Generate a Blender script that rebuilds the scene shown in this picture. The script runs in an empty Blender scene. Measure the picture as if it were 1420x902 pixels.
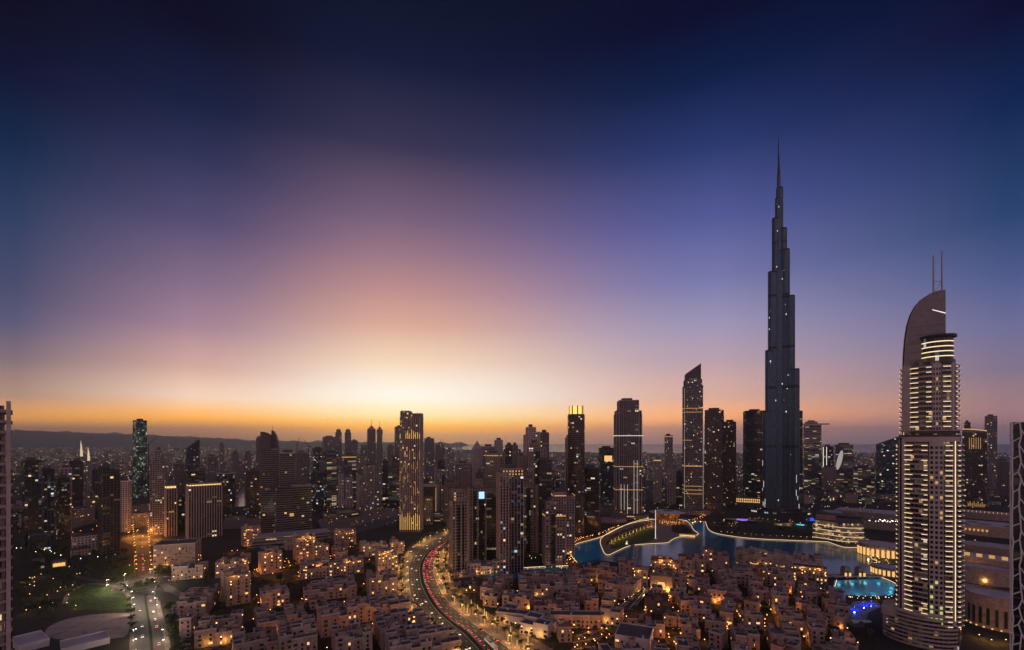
import bpy, bmesh, math, random
from mathutils import Vector, Matrix, noise as mnoise

R = math.radians
SC = bpy.context.scene
COL = SC.collection
F, CX, HY, CH = 640.0, 710.0, 612.0, 157.0      # focal length in photo pixels, principal column, horizon row, eye height (m)

# ------------------------------------------------------------------ camera
cam_data = bpy.data.cameras.new('camera')
cam = bpy.data.objects.new('camera', cam_data); COL.objects.link(cam)
cam.location = (0, 0, CH); cam.rotation_euler = (R(90), 0, 0)
cam_data.sensor_width = 36.0
cam_data.lens = 36.0 * F / 1420.0
cam_data.shift_y = (HY - 451.0) / 1420.0
cam_data.clip_start = 1.0; cam_data.clip_end = 120000.0
SC.camera = cam

def lin(c):
    return tuple(((v/255.0)/12.92 if v/255.0 <= 0.04045 else ((v/255.0+0.055)/1.055)**2.4) for v in c)

# ------------------------------------------------------------------ sky
SUN_AZ, SUN_EL = -14.0, 1.0
SKY_NISHITA = 0.05
world = bpy.data.worlds.new('World'); SC.world = world
world.use_nodes = True
nt = world.node_tree; nt.nodes.clear()
class NB:
    def __init__(s, nt): s.nt = nt
    def n(s, t, **kw):
        x = s.nt.nodes.new(t)
        for k, v in kw.items(): setattr(x, k, v)
        return x
    def put(s, sock, v):
        if v is None: return
        if hasattr(v, 'is_output'): s.nt.links.new(v, sock)
        else:
            try: sock.default_value = v
            except Exception: sock.default_value = tuple(v) + (1.0,)
    def m(s, op, a, b=None, c=None, clamp=False):
        x = s.n('ShaderNodeMath', operation=op); x.use_clamp = clamp
        for i, v in enumerate((a, b, c)):
            s.put(x.inputs[i], v)
        return x.outputs[0]
    def mr(s, v, a, b, c=0.0, d=1.0, smooth=False):
        x = s.n('ShaderNodeMapRange'); x.clamp = True
        if smooth: x.interpolation_type = 'SMOOTHSTEP'
        for i, q in enumerate((v, a, b, c, d)): s.put(x.inputs[i], q)
        return x.outputs[0]
    def mix(s, f, a, b, blend='MIX'):
        x = s.n('ShaderNodeMix', data_type='RGBA', blend_type=blend)
        s.put(x.inputs[0], f); s.put(x.inputs[6], a); s.put(x.inputs[7], b)
        return x.outputs[2]
    def ramp(s, f, stops, interp='LINEAR'):
        x = s.n('ShaderNodeValToRGB'); e = x.color_ramp; e.interpolation = interp
        while len(e.elements) < len(stops): e.elements.new(0.5)
        for i, (p, c) in enumerate(stops):
            e.elements[i].position = p; e.elements[i].color = tuple(c) + (1.0,)
        s.put(x.inputs[0], f)
        return x.outputs[0]
    def link(s, a, b): s.nt.links.new(a, b)

b = NB(nt)
geo = b.n('ShaderNodeTexCoord')
nrm = b.n('ShaderNodeVectorMath', operation='NORMALIZE'); b.link(geo.outputs['Generated'], nrm.inputs[0])
sep = b.n('ShaderNodeSeparateXYZ'); b.link(nrm.outputs[0], sep.inputs[0])
el = b.m('MULTIPLY', b.m('ARCSINE', sep.outputs[2]), 180/math.pi)
azd = b.m('MULTIPLY', b.m('ARCTAN2', sep.outputs[0], sep.outputs[1]), 180/math.pi)
daz = b.m('SUBTRACT', azd, SUN_AZ)
elp = b.m('MAXIMUM', el, 0.0)
# five profiles of the evening sky against elevation, at set angles from the sunset; the sky runs smoothly between them
SKY = {
    -33: [(0,(0.3812,0.2075,0.1628)), (0.7,(0.6190,0.2867,0.1844)), (1.95,(1.6652,0.6883,0.1078)), (3.8,(0.6489,0.3950,0.2783)), (6.8,(0.2752,0.1904,0.2233)), (9.8,(0.1147,0.1076,0.2132)), (12.7,(0.0633,0.0740,0.1668)), (18.3,(0.0221,0.0462,0.1261)), (23.6,(0.0010,0.0184,0.0691)), (28.5,(0.0005,0.0032,0.0284)), (33,(0.0005,0.0005,0.0120)), (48,(0.0006,0.0037,0.0160)), (90,(0.0006,0.0030,0.0130))],
    -21: [(0,(0.5917,0.2624,0.1529)), (1,(1.0275,0.4278,0.1801)), (2.4,(2.1493,0.8941,0.0968)), (4.5,(1.3460,0.9447,0.7016)), (7.5,(0.8308,0.4930,0.4206)), (11.6,(0.4312,0.2579,0.3430)), (16,(0.2394,0.1579,0.2612)), (21.6,(0.0861,0.0719,0.1756)), (27,(0.0243,0.0291,0.0961)), (31,(0.0042,0.0116,0.0515)), (37,(0.0005,0.0005,0.0142)), (48,(0.0006,0.0037,0.0160)), (90,(0.0006,0.0030,0.0130))],
    0: [(0,(1.2517,0.5618,0.2108)), (0.8,(1.6050,0.7599,0.2155)), (1.64,(3.0427,1.1898,0.0005)), (2.4,(1.9903,1.3005,0.3553)), (3.2,(1.7143,1.3693,0.7025)), (5.35,(1.3677,1.2982,1.1192)), (9.6,(1.0779,0.7929,0.5685)), (13.7,(0.7868,0.4448,0.3467)), (17.7,(0.5482,0.2850,0.2843)), (21.6,(0.3309,0.1860,0.2472)), (25.2,(0.1898,0.1170,0.2007)), (31.9,(0.0371,0.0325,0.0830)), (38.5,(0.0036,0.0087,0.0377)), (43,(0.0018,0.0048,0.0212)), (90,(0.0006,0.0030,0.0130))],
    38: [(0,(0.7395,0.3773,0.3154)), (1,(1.0626,0.4825,0.3333)), (2.6,(1.8081,0.7388,0.2413)), (5,(0.9778,0.5622,0.4314)), (9,(0.5838,0.4126,0.4809)), (13,(0.3832,0.3367,0.5161)), (18,(0.1966,0.1995,0.4365)), (23.9,(0.0890,0.1045,0.3266)), (30.4,(0.0198,0.0384,0.1598)), (36,(0.0005,0.0105,0.0610)), (40.5,(0.0005,0.0013,0.0215)), (50,(0.0006,0.0037,0.0160)), (90,(0.0006,0.0030,0.0130))],
    61: [(0,(0.4910,0.3311,0.4392)), (1.35,(0.7795,0.3842,0.3783)), (3.8,(0.4733,0.2838,0.3029)), (6,(0.2820,0.2105,0.3124)), (9.8,(0.1666,0.1722,0.3504)), (14,(0.0713,0.1038,0.2719)), (18.5,(0.0192,0.0565,0.1693)), (26.3,(0.0005,0.0165,0.0851)), (32.4,(0.0005,0.0009,0.0240)), (48,(0.0006,0.0037,0.0160)), (90,(0.0006,0.0030,0.0130))],
}
def profile(st):
    r = b.ramp(b.m('DIVIDE', elp, 90.0), [(e_/90.0, tuple(v/4.0 for v in c)) for e_, c in st])
    x = b.n('ShaderNodeVectorMath', operation='SCALE'); b.link(r, x.inputs[0]); x.inputs['Scale'].default_value = 4.0
    return x.outputs[0]
keys = sorted(SKY)
glow = profile(SKY[keys[0]])
for k0, k1 in zip(keys, keys[1:]):
    glow = b.mix(b.mr(daz, k0, k1, 0.0, 1.0, k0 == 0 or k1 == 0), glow, profile(SKY[k1]))
# eastern sky: pink belt over blue
east = b.ramp(b.m('DIVIDE', elp, 90.0), [(0.0,(0.33,0.225,0.235)),(0.12,(0.54,0.335,0.345)),(0.28,(0.47,0.32,0.38)),(0.5,(0.14,0.13,0.23)),(1.0,(0.008,0.018,0.055))])
eastf = b.mr(b.m('ABSOLUTE', daz), 74.0, 125.0, 0.0, 1.0, True)
col = b.mix(eastf, glow, east)
sky = b.n('ShaderNodeTexSky', sky_type='NISHITA'); sky.sun_disc = False
sky.sun_elevation = R(SUN_EL); sky.sun_rotation = R(SUN_AZ)
add = b.mix(1.0, col, b.mix(1.0, sky.outputs[0], (SKY_NISHITA*0.03,)*3 + (1.0,), 'MULTIPLY'), 'ADD')
bg = b.n('ShaderNodeBackground'); b.link(add, bg.inputs[0]); bg.inputs[1].default_value = 1.0
wo = b.n('ShaderNodeOutputWorld'); b.link(bg.outputs[0], wo.inputs[0])

# ------------------------------------------------------------------ the last of the sun
sd = bpy.data.lights.new('sun', 'SUN'); sun = bpy.data.objects.new('sun', sd); COL.objects.link(sun)
sd.energy = 0.12; sd.angle = R(2.0); sd.color = (1.0, 0.62, 0.32)
v = Vector((math.sin(R(SUN_AZ))*math.cos(R(SUN_EL)), math.cos(R(SUN_AZ))*math.cos(R(SUN_EL)), math.sin(R(SUN_EL))))
sun.rotation_euler = v.to_track_quat('Z', 'Y').to_euler()

# ------------------------------------------------------------------ view
SC.view_settings.view_transform = 'Standard'; SC.view_settings.look = 'None'
SC.view_settings.exposure = 0.0; SC.view_settings.gamma = 1.0; SC.view_settings.use_curve_mapping = False
SC.render.engine = 'CYCLES'
cy = SC.cycles
cy.use_denoising = True
cy.max_bounces = 5; cy.diffuse_bounces = 2; cy.glossy_bounces = 2; cy.transmission_bounces = 2; cy.volume_bounces = 0
cy.transparent_max_bounces = 4
cy.sample_clamp_indirect = 3.0
cy.caustics_reflective = False; cy.caustics_refractive = False
cy.use_light_tree = True
SC.render.film_transparent = False

# ------------------------------------------------------------------ geometry of the view -> ground
def G(px, py, z=0.0):
    Y = F*(CH-z)/(py-HY)
    return ((px-CX)/F*Y, Y)
def gY(py): return F*CH/(py-HY)
def at(px, Y): return ((px-CX)/F*Y, Y)
def zat(py, Y): return CH-(py-HY)/F*Y

# ------------------------------------------------------------------ object helpers
def link(o): COL.objects.link(o); return o
def tag(o, label=None, cat=None, group=None, kind=None):
    if label: o['label'] = label
    if cat: o['category'] = cat
    if group: o['group'] = group
    if kind: o['kind'] = kind
    return o
def empty(name, loc, rz=0.0):
    o = bpy.data.objects.new(name, None); link(o)
    o.location = (loc[0], loc[1], loc[2] if len(loc) > 2 else 0.0); o.rotation_euler = (0, 0, rz)
    o.empty_display_size = 1.0
    return o

class MB:
    """collects faces of one mesh with uv (u in bays, v in storeys) and material slots"""
    def __init__(s): s.v = []; s.f = []; s.uv = []; s.mi = []
    def face(s, pts, mi=0, uv=None):
        i = len(s.v); s.v.extend(pts); s.f.append(tuple(range(i, i+len(pts)))); s.mi.append(mi)
        s.uv.extend(uv if uv else [(0.0, 0.0)]*len(pts))
    def wall(s, p, q, z0, z1, mi=0, u0=0.0, bay=4.0, fl=3.6, zt=None, z2=None):
        L = math.hypot(q[0]-p[0], q[1]-p[1]); n = max(1, round(L/bay))
        v0, v1 = z0/fl, z1/fl
        zq = z1 if z2 is None else z2
        s.face([(p[0],p[1],z0),(q[0],q[1],z0),(q[0],q[1],zq),(p[0],p[1],z1)], mi, [(u0,v0),(u0+n,v0),(u0+n,zq/fl),(u0,v1)])
        return u0+n+7
    def prism(s, poly, z0, z1, mi=0, top=1, bay=4.0, fl=3.6, u0=0.0, bottom=False, poly2=None):
        """poly counter-clockwise seen from above"""
        n = len(poly); P2 = poly2 or poly
        u = u0
        smooth = n > 10
        for i in range(n):
            p, q = poly[i], poly[(i+1) % n]; p2, q2 = P2[i], P2[(i+1) % n]
            L = math.hypot(q[0]-p[0], q[1]-p[1]); k = L/bay if smooth else max(1, round(L/bay))
            s.face([(p[0],p[1],z0),(q[0],q[1],z0),(q2[0],q2[1],z1),(p2[0],p2[1],z1)], mi, [(u,z0/fl),(u+k,z0/fl),(u+k,z1/fl),(u,z1/fl)])
            u += k if smooth else k+7
        if top is not None: s.face([(p[0],p[1],z1) for p in P2], top)
        if bottom: s.face([(p[0],p[1],z0) for p in reversed(poly)], top if top is not None else mi)
        return u
    def box(s, x0, x1, y0, y1, z0, z1, mi=0, top=None, bottom=True, bay=4.0, fl=3.6, u0=0.0):
        s.prism([(x0,y0),(x1,y0),(x1,y1),(x0,y1)], z0, z1, mi, mi if top is None else top, bay, fl, u0, bottom)
    def obox(s, c, a, hx, hy, z0, z1, mi=0):
        ca, sa = math.cos(a), math.sin(a)
        s.prism([(c[0]+ca*x-sa*y, c[1]+sa*x+ca*y) for x, y in ((-hx,-hy),(hx,-hy),(hx,hy),(-hx,hy))], z0, z1, mi, mi, bottom=True)
    def tube(s, p, q, r, r2=None, n=6, mi=0):
        p, q = Vector(p), Vector(q); d = (q-p).normalized(); r2 = r if r2 is None else r2
        a = d.orthogonal().normalized(); c = d.cross(a)
        A = [p+(a*math.cos(2*math.pi*k/n)+c*math.sin(2*math.pi*k/n))*r for k in range(n)]
        B = [q+(a*math.cos(2*math.pi*k/n)+c*math.sin(2*math.pi*k/n))*r2 for k in range(n)]
        for k in range(n):
            j = (k+1) % n
            s.face([tuple(A[k]), tuple(A[j]), tuple(B[j]), tuple(B[k])], mi)
        s.face([tuple(x) for x in reversed(A)], mi); s.face([tuple(x) for x in B], mi)
    def dome(s, c, r, h=None, mi=0, n=12, m=4):
        h = h or r
        rings = [[(c[0]+r*math.cos(i/m*math.pi/2)*math.cos(2*math.pi*k/n), c[1]+r*math.cos(i/m*math.pi/2)*math.sin(2*math.pi*k/n), c[2]+h*math.sin(i/m*math.pi/2)) for k in range(n)] for i in range(m)]
        for i in range(m-1):
            for k in range(n):
                j = (k+1) % n
                s.face([rings[i][k], rings[i][j], rings[i+1][j], rings[i+1][k]], mi)
        for k in range(n): s.face([rings[m-1][k], rings[m-1][(k+1)%n], (c[0],c[1],c[2]+h)], mi)
    def mesh(s, name, mats):
        me = bpy.data.meshes.new(name)
        me.from_pydata(s.v, [], s.f)
        uvl = me.uv_layers.new(name='UVMap')
        flat = [c for uv in s.uv for c in uv]
        uvl.data.foreach_set('uv', flat)
        for m in (mats if isinstance(mats, (list, tuple)) else [mats]): me.materials.append(m)
        me.polygons.foreach_set('material_index', s.mi)
        me.update()
        return me
    def build(s, name, mats, parent=None, loc=None, rz=0.0):
        o = bpy.data.objects.new(name, s.mesh(name, mats)); link(o)
        if parent is not None: o.parent = parent
        if loc is not None: o.location = (loc[0], loc[1], loc[2] if len(loc) > 2 else 0.0)
        o.rotation_euler = (0, 0, rz)
        return o

def put(name, me, parent=None, loc=(0,0,0), rz=0.0, sc=None):
    o = bpy.data.objects.new(name, me); link(o)
    if parent is not None: o.parent = parent
    o.location = loc; o.rotation_euler = (0, 0, rz)
    if sc is not None: o.scale = sc if isinstance(sc, (tuple, list)) else (sc,)*3
    return o

# ------------------------------------------------------------------ materials
def mat_new(name):
    m = bpy.data.materials.new(name); m.use_nodes = True
    m.node_tree.nodes.clear()
    return m, NB(m.node_tree)
def plain(name, c, rough=0.8, metal=0.0, var=0.18, scale=0.35, spec=0.3, c2=None, bump=0.0):
    m, b = mat_new(name)
    p = b.n('ShaderNodeBsdfPrincipled'); o = b.n('ShaderNodeOutputMaterial'); b.link(p.outputs[0], o.inputs[0])
    tc = b.n('ShaderNodeTexCoord')
    nz = b.n('ShaderNodeTexNoise'); nz.inputs['Scale'].default_value = scale; nz.inputs['Detail'].default_value = 4.0
    b.link(tc.outputs['Object'], nz.inputs['Vector'])
    oi = b.n('ShaderNodeObjectInfo')
    f = b.mr(nz.outputs[0], 0.3, 0.7, 1.0-var, 1.0+var)
    f = b.m('MULTIPLY', f, b.mr(oi.outputs['Random'], 0.0, 1.0, 1.0-var*0.6, 1.0+var*0.6))
    base = b.mix(b.mr(nz.outputs[0], 0.35, 0.65), tuple(c)+(1,), tuple(c2 or c)+(1,))
    vm = b.n('ShaderNodeVectorMath', operation='SCALE'); b.link(base, vm.inputs[0]); b.link(f, vm.inputs['Scale'])
    b.link(vm.outputs[0], p.inputs['Base Color'])
    p.inputs['Roughness'].default_value = rough; p.inputs['Metallic'].default_value = metal
    p.inputs['Specular IOR Level'].default_value = spec
    if bump:
        bn = b.n('ShaderNodeBump'); bn.inputs['Strength'].default_value = bump; b.link(nz.outputs[0], bn.inputs['Height']); b.link(bn.outputs[0], p.inputs['Normal'])
    return m
def glowmat(name, c, s, sample=False):
    m, b = mat_new(name)
    e = b.n('ShaderNodeEmission'); e.inputs[0].default_value = tuple(c)+(1,); e.inputs[1].default_value = s
    o = b.n('ShaderNodeOutputMaterial'); b.link(e.outputs[0], o.inputs[0])
    m.cycles.emission_sampling = 'AUTO' if sample else 'NONE'
    return m
def winmat(name, wall, glass, wx=(0.14,0.86), wy=(0.2,0.85), lit=0.12, cols=None, s=1.6, rough=0.16, metal=0.0, wrough=0.75, cluster=0.9, spec=0.5, grp=1.0):
    """facade: cells of one bay by one storey, a pane in each; some panes have the light on inside"""
    m, b = mat_new(name)
    p = b.n('ShaderNodeBsdfPrincipled'); o = b.n('ShaderNodeOutputMaterial'); b.link(p.outputs[0], o.inputs[0])
    uv = b.n('ShaderNodeUVMap'); uv.uv_map = 'UVMap'
    sp = b.n('ShaderNodeSeparateXYZ'); b.link(uv.outputs[0], sp.inputs[0])
    u, v_ = sp.outputs[0], sp.outputs[1]
    fu, fv = b.m('FRACT', u), b.m('FRACT', v_)
    inx = b.m('MULTIPLY', b.m('GREATER_THAN', fu, wx[0]), b.m('LESS_THAN', fu, wx[1]))
    iny = b.m('MULTIPLY', b.m('GREATER_THAN', fv, wy[0]), b.m('LESS_THAN', fv, wy[1]))
    gn = b.n('ShaderNodeNewGeometry'); gz = b.n('ShaderNodeSeparateXYZ'); b.link(gn.outputs['Normal'], gz.inputs[0])
    vert = b.m('LESS_THAN', b.m('ABSOLUTE', gz.outputs[2]), 0.5)
    pane = b.m('MULTIPLY', b.m('MULTIPLY', inx, iny), vert)
    oi = b.n('ShaderNodeObjectInfo')
    cell = b.n('ShaderNodeCombineXYZ')
    b.put(cell.inputs[0], b.m('FLOOR', b.m('DIVIDE', u, grp))); b.put(cell.inputs[1], b.m('FLOOR', v_)); b.put(cell.inputs[2], b.m('MULTIPLY', oi.outputs['Random'], 917.0))
    wn = b.n('ShaderNodeTexWhiteNoise', noise_dimensions='3D'); b.link(cell.outputs[0], wn.inputs['Vector'])
    cl = b.n('ShaderNodeTexNoise'); cl.inputs['Scale'].default_value = 0.21; cl.inputs['Detail'].default_value = 1.0
    b.link(cell.outputs[0], cl.inputs['Vector'])
    prob = b.m('MULTIPLY', lit*0.62, b.mr(cl.outputs[0], 0.35, 0.68, 1.0-cluster, 1.0+cluster*1.4))
    on = b.m('LESS_THAN', wn.outputs['Value'], prob)
    ws = b.n('ShaderNodeSeparateColor'); b.link(wn.outputs['Color'], ws.inputs[0])
    cols = cols or [(0.0,(1.0,0.50,0.16)),(0.35,(1.0,0.66,0.32)),(0.8,(1.0,0.80,0.55)),(0.95,(0.9,0.9,0.95)),(1.0,(0.6,0.8,1.0))]
    lc = b.ramp(ws.outputs[1], cols)
    dim = b.m('MULTIPLY', b.m('LESS_THAN', wn.outputs['Value'], b.m('MULTIPLY', prob, 3.2)), b.mr(ws.outputs[0], 0.0, 1.0, 0.0, 0.085*s))
    st = b.m('MULTIPLY', b.m('ADD', dim, b.m('MULTIPLY', on, b.mr(b.m('POWER', ws.outputs[2], 3.0), 0.0, 1.0, 0.04*s, 0.95*s))), pane)
    nz = b.n('ShaderNodeTexNoise'); nz.inputs['Scale'].default_value = 0.12; tc = b.n('ShaderNodeTexCoord'); b.link(tc.outputs['Object'], nz.inputs['Vector'])
    wl = b.n('ShaderNodeVectorMath', operation='SCALE'); wl.inputs[0].default_value = wall; b.put(wl.inputs['Scale'], b.mr(nz.outputs[0], 0.3, 0.7, 0.85, 1.15))
    gl = b.n('ShaderNodeVectorMath', operation='SCALE'); gl.inputs[0].default_value = glass; b.put(gl.inputs['Scale'], b.mr(ws.outputs[0], 0.0, 1.0, 0.6, 1.4))
    b.link(b.mix(pane, wl.outputs[0], gl.outputs[0]), p.inputs['Base Color'])
    b.put(p.inputs['Roughness'], b.mr(pane, 0.0, 1.0, wrough, rough))
    b.put(p.inputs['Metallic'], b.m('MULTIPLY', pane, metal))
    p.inputs['Specular IOR Level'].default_value = spec
    b.link(lc, p.inputs['Emission Color']); b.put(p.inputs['Emission Strength'], st)
    m.cycles.emission_sampling = 'NONE'
    return m
# ------------------------------------------------------------------ material library
M = {}
M['ground'] = plain('ground_dusk', (0.045,0.036,0.032), 0.95, var=0.35, scale=0.02, c2=(0.028,0.026,0.022))
M['sandpale'] = plain('pale_sand_lot', (0.34,0.26,0.24), 0.95, var=0.55, scale=0.12, c2=(0.2,0.15,0.15))
M['sand'] = plain('sand_lot', (0.27,0.19,0.14), 0.95, var=0.3, scale=0.03, c2=(0.2,0.14,0.11))
M['asphalt'] = plain('asphalt', (0.08,0.075,0.076), 0.7, var=0.2, scale=0.15)
M['roadpale'] = plain('pale_asphalt', (0.105,0.096,0.096), 0.75, var=0.3, scale=0.12, c2=(0.08,0.075,0.075))  # asphalt paled to add to the lamplight on the park roads
M['paving'] = plain('paving', (0.26,0.2,0.18), 0.85, var=0.25, scale=0.2, c2=(0.2,0.16,0.15))
M['kerb'] = plain('kerb', (0.32,0.28,0.26), 0.85)
M['paint'] = plain('road_paint', (0.75,0.74,0.7), 0.6)
M['lawn'] = plain('lawn', (0.042,0.088,0.016), 0.95, var=0.5, scale=0.25, c2=(0.065,0.1,0.022))
M['soil'] = plain('planting', (0.022,0.03,0.014), 0.95, var=0.4, scale=0.1)
M['stone'] = plain('rose_stone', (0.37,0.25,0.225), 0.85, var=0.3)
M['stone2'] = plain('sand_stone', (0.39,0.275,0.225), 0.85, var=0.3)
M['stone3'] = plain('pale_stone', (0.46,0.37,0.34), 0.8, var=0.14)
M['mauve'] = plain('mauve_stone', (0.38,0.30,0.30), 0.8, var=0.12)
M['roof'] = plain('roof_felt', (0.13,0.10,0.10), 0.9, var=0.3, scale=0.15, c2=(0.11,0.09,0.1))
M['facadestone'] = plain('facade_stone', (0.29,0.215,0.20), 0.8, var=0.14)
M['roofpale'] = plain('roof_pale', (0.52,0.46,0.48), 0.8, var=0.2, scale=0.06)
M['tile'] = plain('roof_tile', (0.22,0.095,0.065), 0.85, var=0.3, scale=0.6)
M['metal'] = plain('grey_metal', (0.3,0.3,0.32), 0.4, 0.7, var=0.1)
M['white'] = plain('white_metal', (0.72,0.71,0.72), 0.5, 0.0, var=0.06)
M['dark'] = plain('dark_metal', (0.035,0.033,0.036), 0.5, 0.2, var=0.1)
M['darkstone'] = plain('dark_stone', (0.10,0.078,0.082), 0.7, var=0.15)
M['bark'] = plain('bark', (0.11,0.075,0.05), 0.95)
M['leaf'] = plain('leaves', (0.045,0.065,0.025), 0.9, var=0.5, scale=0.3)
M['palm'] = plain('palm_fronds', (0.06,0.075,0.028), 0.85, var=0.4, scale=0.3)
M['skin'] = plain('skin', (0.4,0.25,0.18), 0.7)
M['glass'] = plain('dark_glass', (0.018,0.019,0.024), 0.12, 0.0, var=0.1, spec=0.6)
M['winlit'] = glowmat('lit_pane', (1.0,0.55,0.2), 1.3)
M['gold'] = glowmat('gold_light', (1.0,0.55,0.17), 1.05)
M['goldbright'] = glowmat('gold_crown', (1.0,0.58,0.16), 1.5)
M['bulb'] = glowmat('warm_bulb', (1.0,0.62,0.26), 4.5)
M['bulborange'] = glowmat('orange_bulb', (1.0,0.36,0.06), 9.0)
M['bulbwhite'] = glowmat('white_bulb', (1.0,0.86,0.66), 6.0)
M['strip'] = glowmat('balcony_strip', (1.0,0.74,0.42), 1.35)
M['spireglow'] = glowmat('cream_spire', (1.0,0.74,0.5), 0.75)
M['leafglow'] = glowmat('pale_leaf', (1.0,0.85,0.8), 0.4)
M['edge'] = glowmat('promenade_strip', (1.0,0.68,0.36), 1.5)
M['gold2'] = glowmat('amber_wash', (1.0,0.52,0.17), 0.6)
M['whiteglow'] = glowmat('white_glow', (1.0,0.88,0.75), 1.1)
M['blueglow'] = glowmat('blue_glow', (0.05,0.12,1.0), 0.9)
M['cyanglow'] = glowmat('cyan_glow', (0.05,0.75,0.9), 1.2)
M['red'] = glowmat('tail_light', (1.0,0.06,0.08), 4.0)
M['head'] = glowmat('head_light', (1.0,0.84,0.66), 3.0)
M['screen'] = glowmat('blue_screen', (0.35,0.6,1.0), 1.6)

DK = (0.017,0.017,0.021)
M['w_dark'] = winmat('dark_curtain_wall', (0.06,0.048,0.05), DK, (0.08,0.92), (0.15,0.9), lit=0.085, s=1.3, grp=2.0)
M['w_brown'] = winmat('brown_curtain_wall', (0.13,0.085,0.07), (0.03,0.02,0.018), (0.1,0.9), (0.2,0.85), lit=0.09, s=1.2)
M['w_blue'] = winmat('blue_curtain_wall', (0.05,0.055,0.075), (0.016,0.022,0.042), (0.05,0.95), (0.15,0.9), lit=0.11, s=1.6, metal=0.25,
    cols=[(0.0,(1.0,0.6,0.25)),(0.6,(1.0,0.8,0.55)),(0.75,(0.7,0.85,1.0)),(1.0,(0.4,0.7,1.0))])
M['w_green'] = winmat('green_glass_wall', (0.05,0.075,0.07), (0.025,0.05,0.048), (0.05,0.95), (0.2,0.85), lit=0.28, s=0.8, metal=0.2,
    cols=[(0.0,(0.5,0.9,0.6)),(0.4,(0.8,1.0,0.75)),(0.7,(1.0,0.9,0.6)),(1.0,(0.5,0.85,1.0))])
M['w_stone'] = winmat('stone_facade', (0.25,0.185,0.18), DK, (0.2,0.8), (0.22,0.8), lit=0.13, s=1.2, grp=2.0)
M['w_pale'] = winmat('pale_facade', (0.46,0.39,0.40), DK, (0.25,0.75), (0.25,0.78), lit=0.10, s=1.3)
M['w_mauve'] = winmat('mauve_facade', (0.27,0.21,0.22), DK, (0.18,0.82), (0.22,0.82), lit=0.12, s=1.4)
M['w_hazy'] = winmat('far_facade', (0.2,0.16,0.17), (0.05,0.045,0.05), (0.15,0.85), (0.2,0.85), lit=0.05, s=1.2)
M['w_office'] = winmat('office_facade', (0.11,0.10,0.11), DK, (0.06,0.94), (0.3,0.85), lit=0.28, s=0.9, cluster=1.0, grp=3.0)
M['w_gold'] = winmat('gold_fin_facade', (0.2,0.14,0.11), (0.03,0.022,0.02), (0.2,0.8), (0.15,0.9), lit=0.12, s=1.3,
    cols=[(0.0,(1.0,0.5,0.14)),(1.0,(1.0,0.72,0.36))])
M['w_needle'] = winmat('needle_facade', (0.07,0.105,0.145), (0.05,0.088,0.135), (0.12,0.88), (0.1,0.92), lit=0.008, s=2.0, metal=0.85, rough=0.28, wrough=0.4, spec=0.5,
    cols=[(0.0,(1.0,0.8,0.55)),(0.5,(0.9,0.92,1.0)),(1.0,(0.6,0.75,1.0))])
M['w_low'] = winmat('low_rise_facade', (0.33,0.25,0.22), DK, (0.25,0.75), (0.25,0.75), lit=0.10, s=1.6,
    cols=[(0.0,(1.0,0.45,0.12)),(0.6,(1.0,0.6,0.25)),(1.0,(1.0,0.8,0.55))])
M['w_town'] = winmat('old_town_facade', (0.40,0.28,0.235), DK, (0.3,0.7), (0.28,0.74), lit=0.05, s=1.2,
    cols=[(0.0,(1.0,0.42,0.1)),(1.0,(1.0,0.6,0.25))])
M['w_far'] = winmat('distant_city_facade', (0.22,0.17,0.17), (0.05,0.045,0.05), (0.2,0.8), (0.2,0.8), lit=0.16, s=3.0,
    cols=[(0.0,(1.0,0.45,0.12)),(0.5,(1.0,0.65,0.3)),(0.8,(1.0,0.85,0.65)),(1.0,(0.7,0.85,1.0))])
M['w_fleck'] = winmat('fleck_facade', (0.05,0.045,0.055), (0.013,0.013,0.02), (0.1,0.9), (0.15,0.85), lit=0.14, s=1.2,
    cols=[(0.0,(1.0,0.55,0.25)),(0.5,(1.0,0.8,0.6)),(0.75,(0.75,0.85,1.0)),(1.0,(0.5,0.7,1.0))])

M['violet'] = glowmat('violet_glow', (0.35,0.2,1.0), 0.9)
M['roofviolet'] = plain('violet_roof', (0.2,0.17,0.34), 0.6)
M['roofblue'] = plain('blue_roof', (0.25,0.33,0.42), 0.5)
# water
def water(name, deep, rough, bump, scale):
    m, b = mat_new(name)
    p = b.n('ShaderNodeBsdfPrincipled'); o = b.n('ShaderNodeOutputMaterial'); b.link(p.outputs[0], o.inputs[0])
    p.inputs['Base Color'].default_value = tuple(deep)+(1,); p.inputs['Roughness'].default_value = rough; p.inputs['IOR'].default_value = 1.33
    tc = b.n('ShaderNodeTexCoord'); nz = b.n('ShaderNodeTexNoise'); nz.inputs['Scale'].default_value = scale; nz.inputs['Detail'].default_value = 5
    b.link(tc.outputs['Object'], nz.inputs['Vector'])
    bn = b.n('ShaderNodeBump'); bn.inputs['Strength'].default_value = bump; bn.inputs['Distance'].default_value = 0.4
    b.link(nz.outputs[0], bn.inputs['Height']); b.link(bn.outputs[0], p.inputs['Normal'])
    return m
M['lake'] = water('lake_water', (0.006,0.12,0.23), 0.13, 0.07, 0.30)
M['channel'] = water('channel_water', (0.004,0.32,0.58), 0.1, 0.15, 0.3)
M['pool'] = water('pool_water', (0.02,0.62,0.78), 0.14, 0.2, 0.4)  # strong turquoise base stands in for lighting under the water
M['bluepool'] = water('blue_pool_water', (0.005,0.03,0.45), 0.12, 0.2, 0.4)
M['sea'] = water('sea_water', (0.02,0.03,0.05), 0.25, 0.3, 0.01)
M['canal'] = water('canal_water', (0.02,0.03,0.045), 0.15, 0.2, 0.08)

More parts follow.
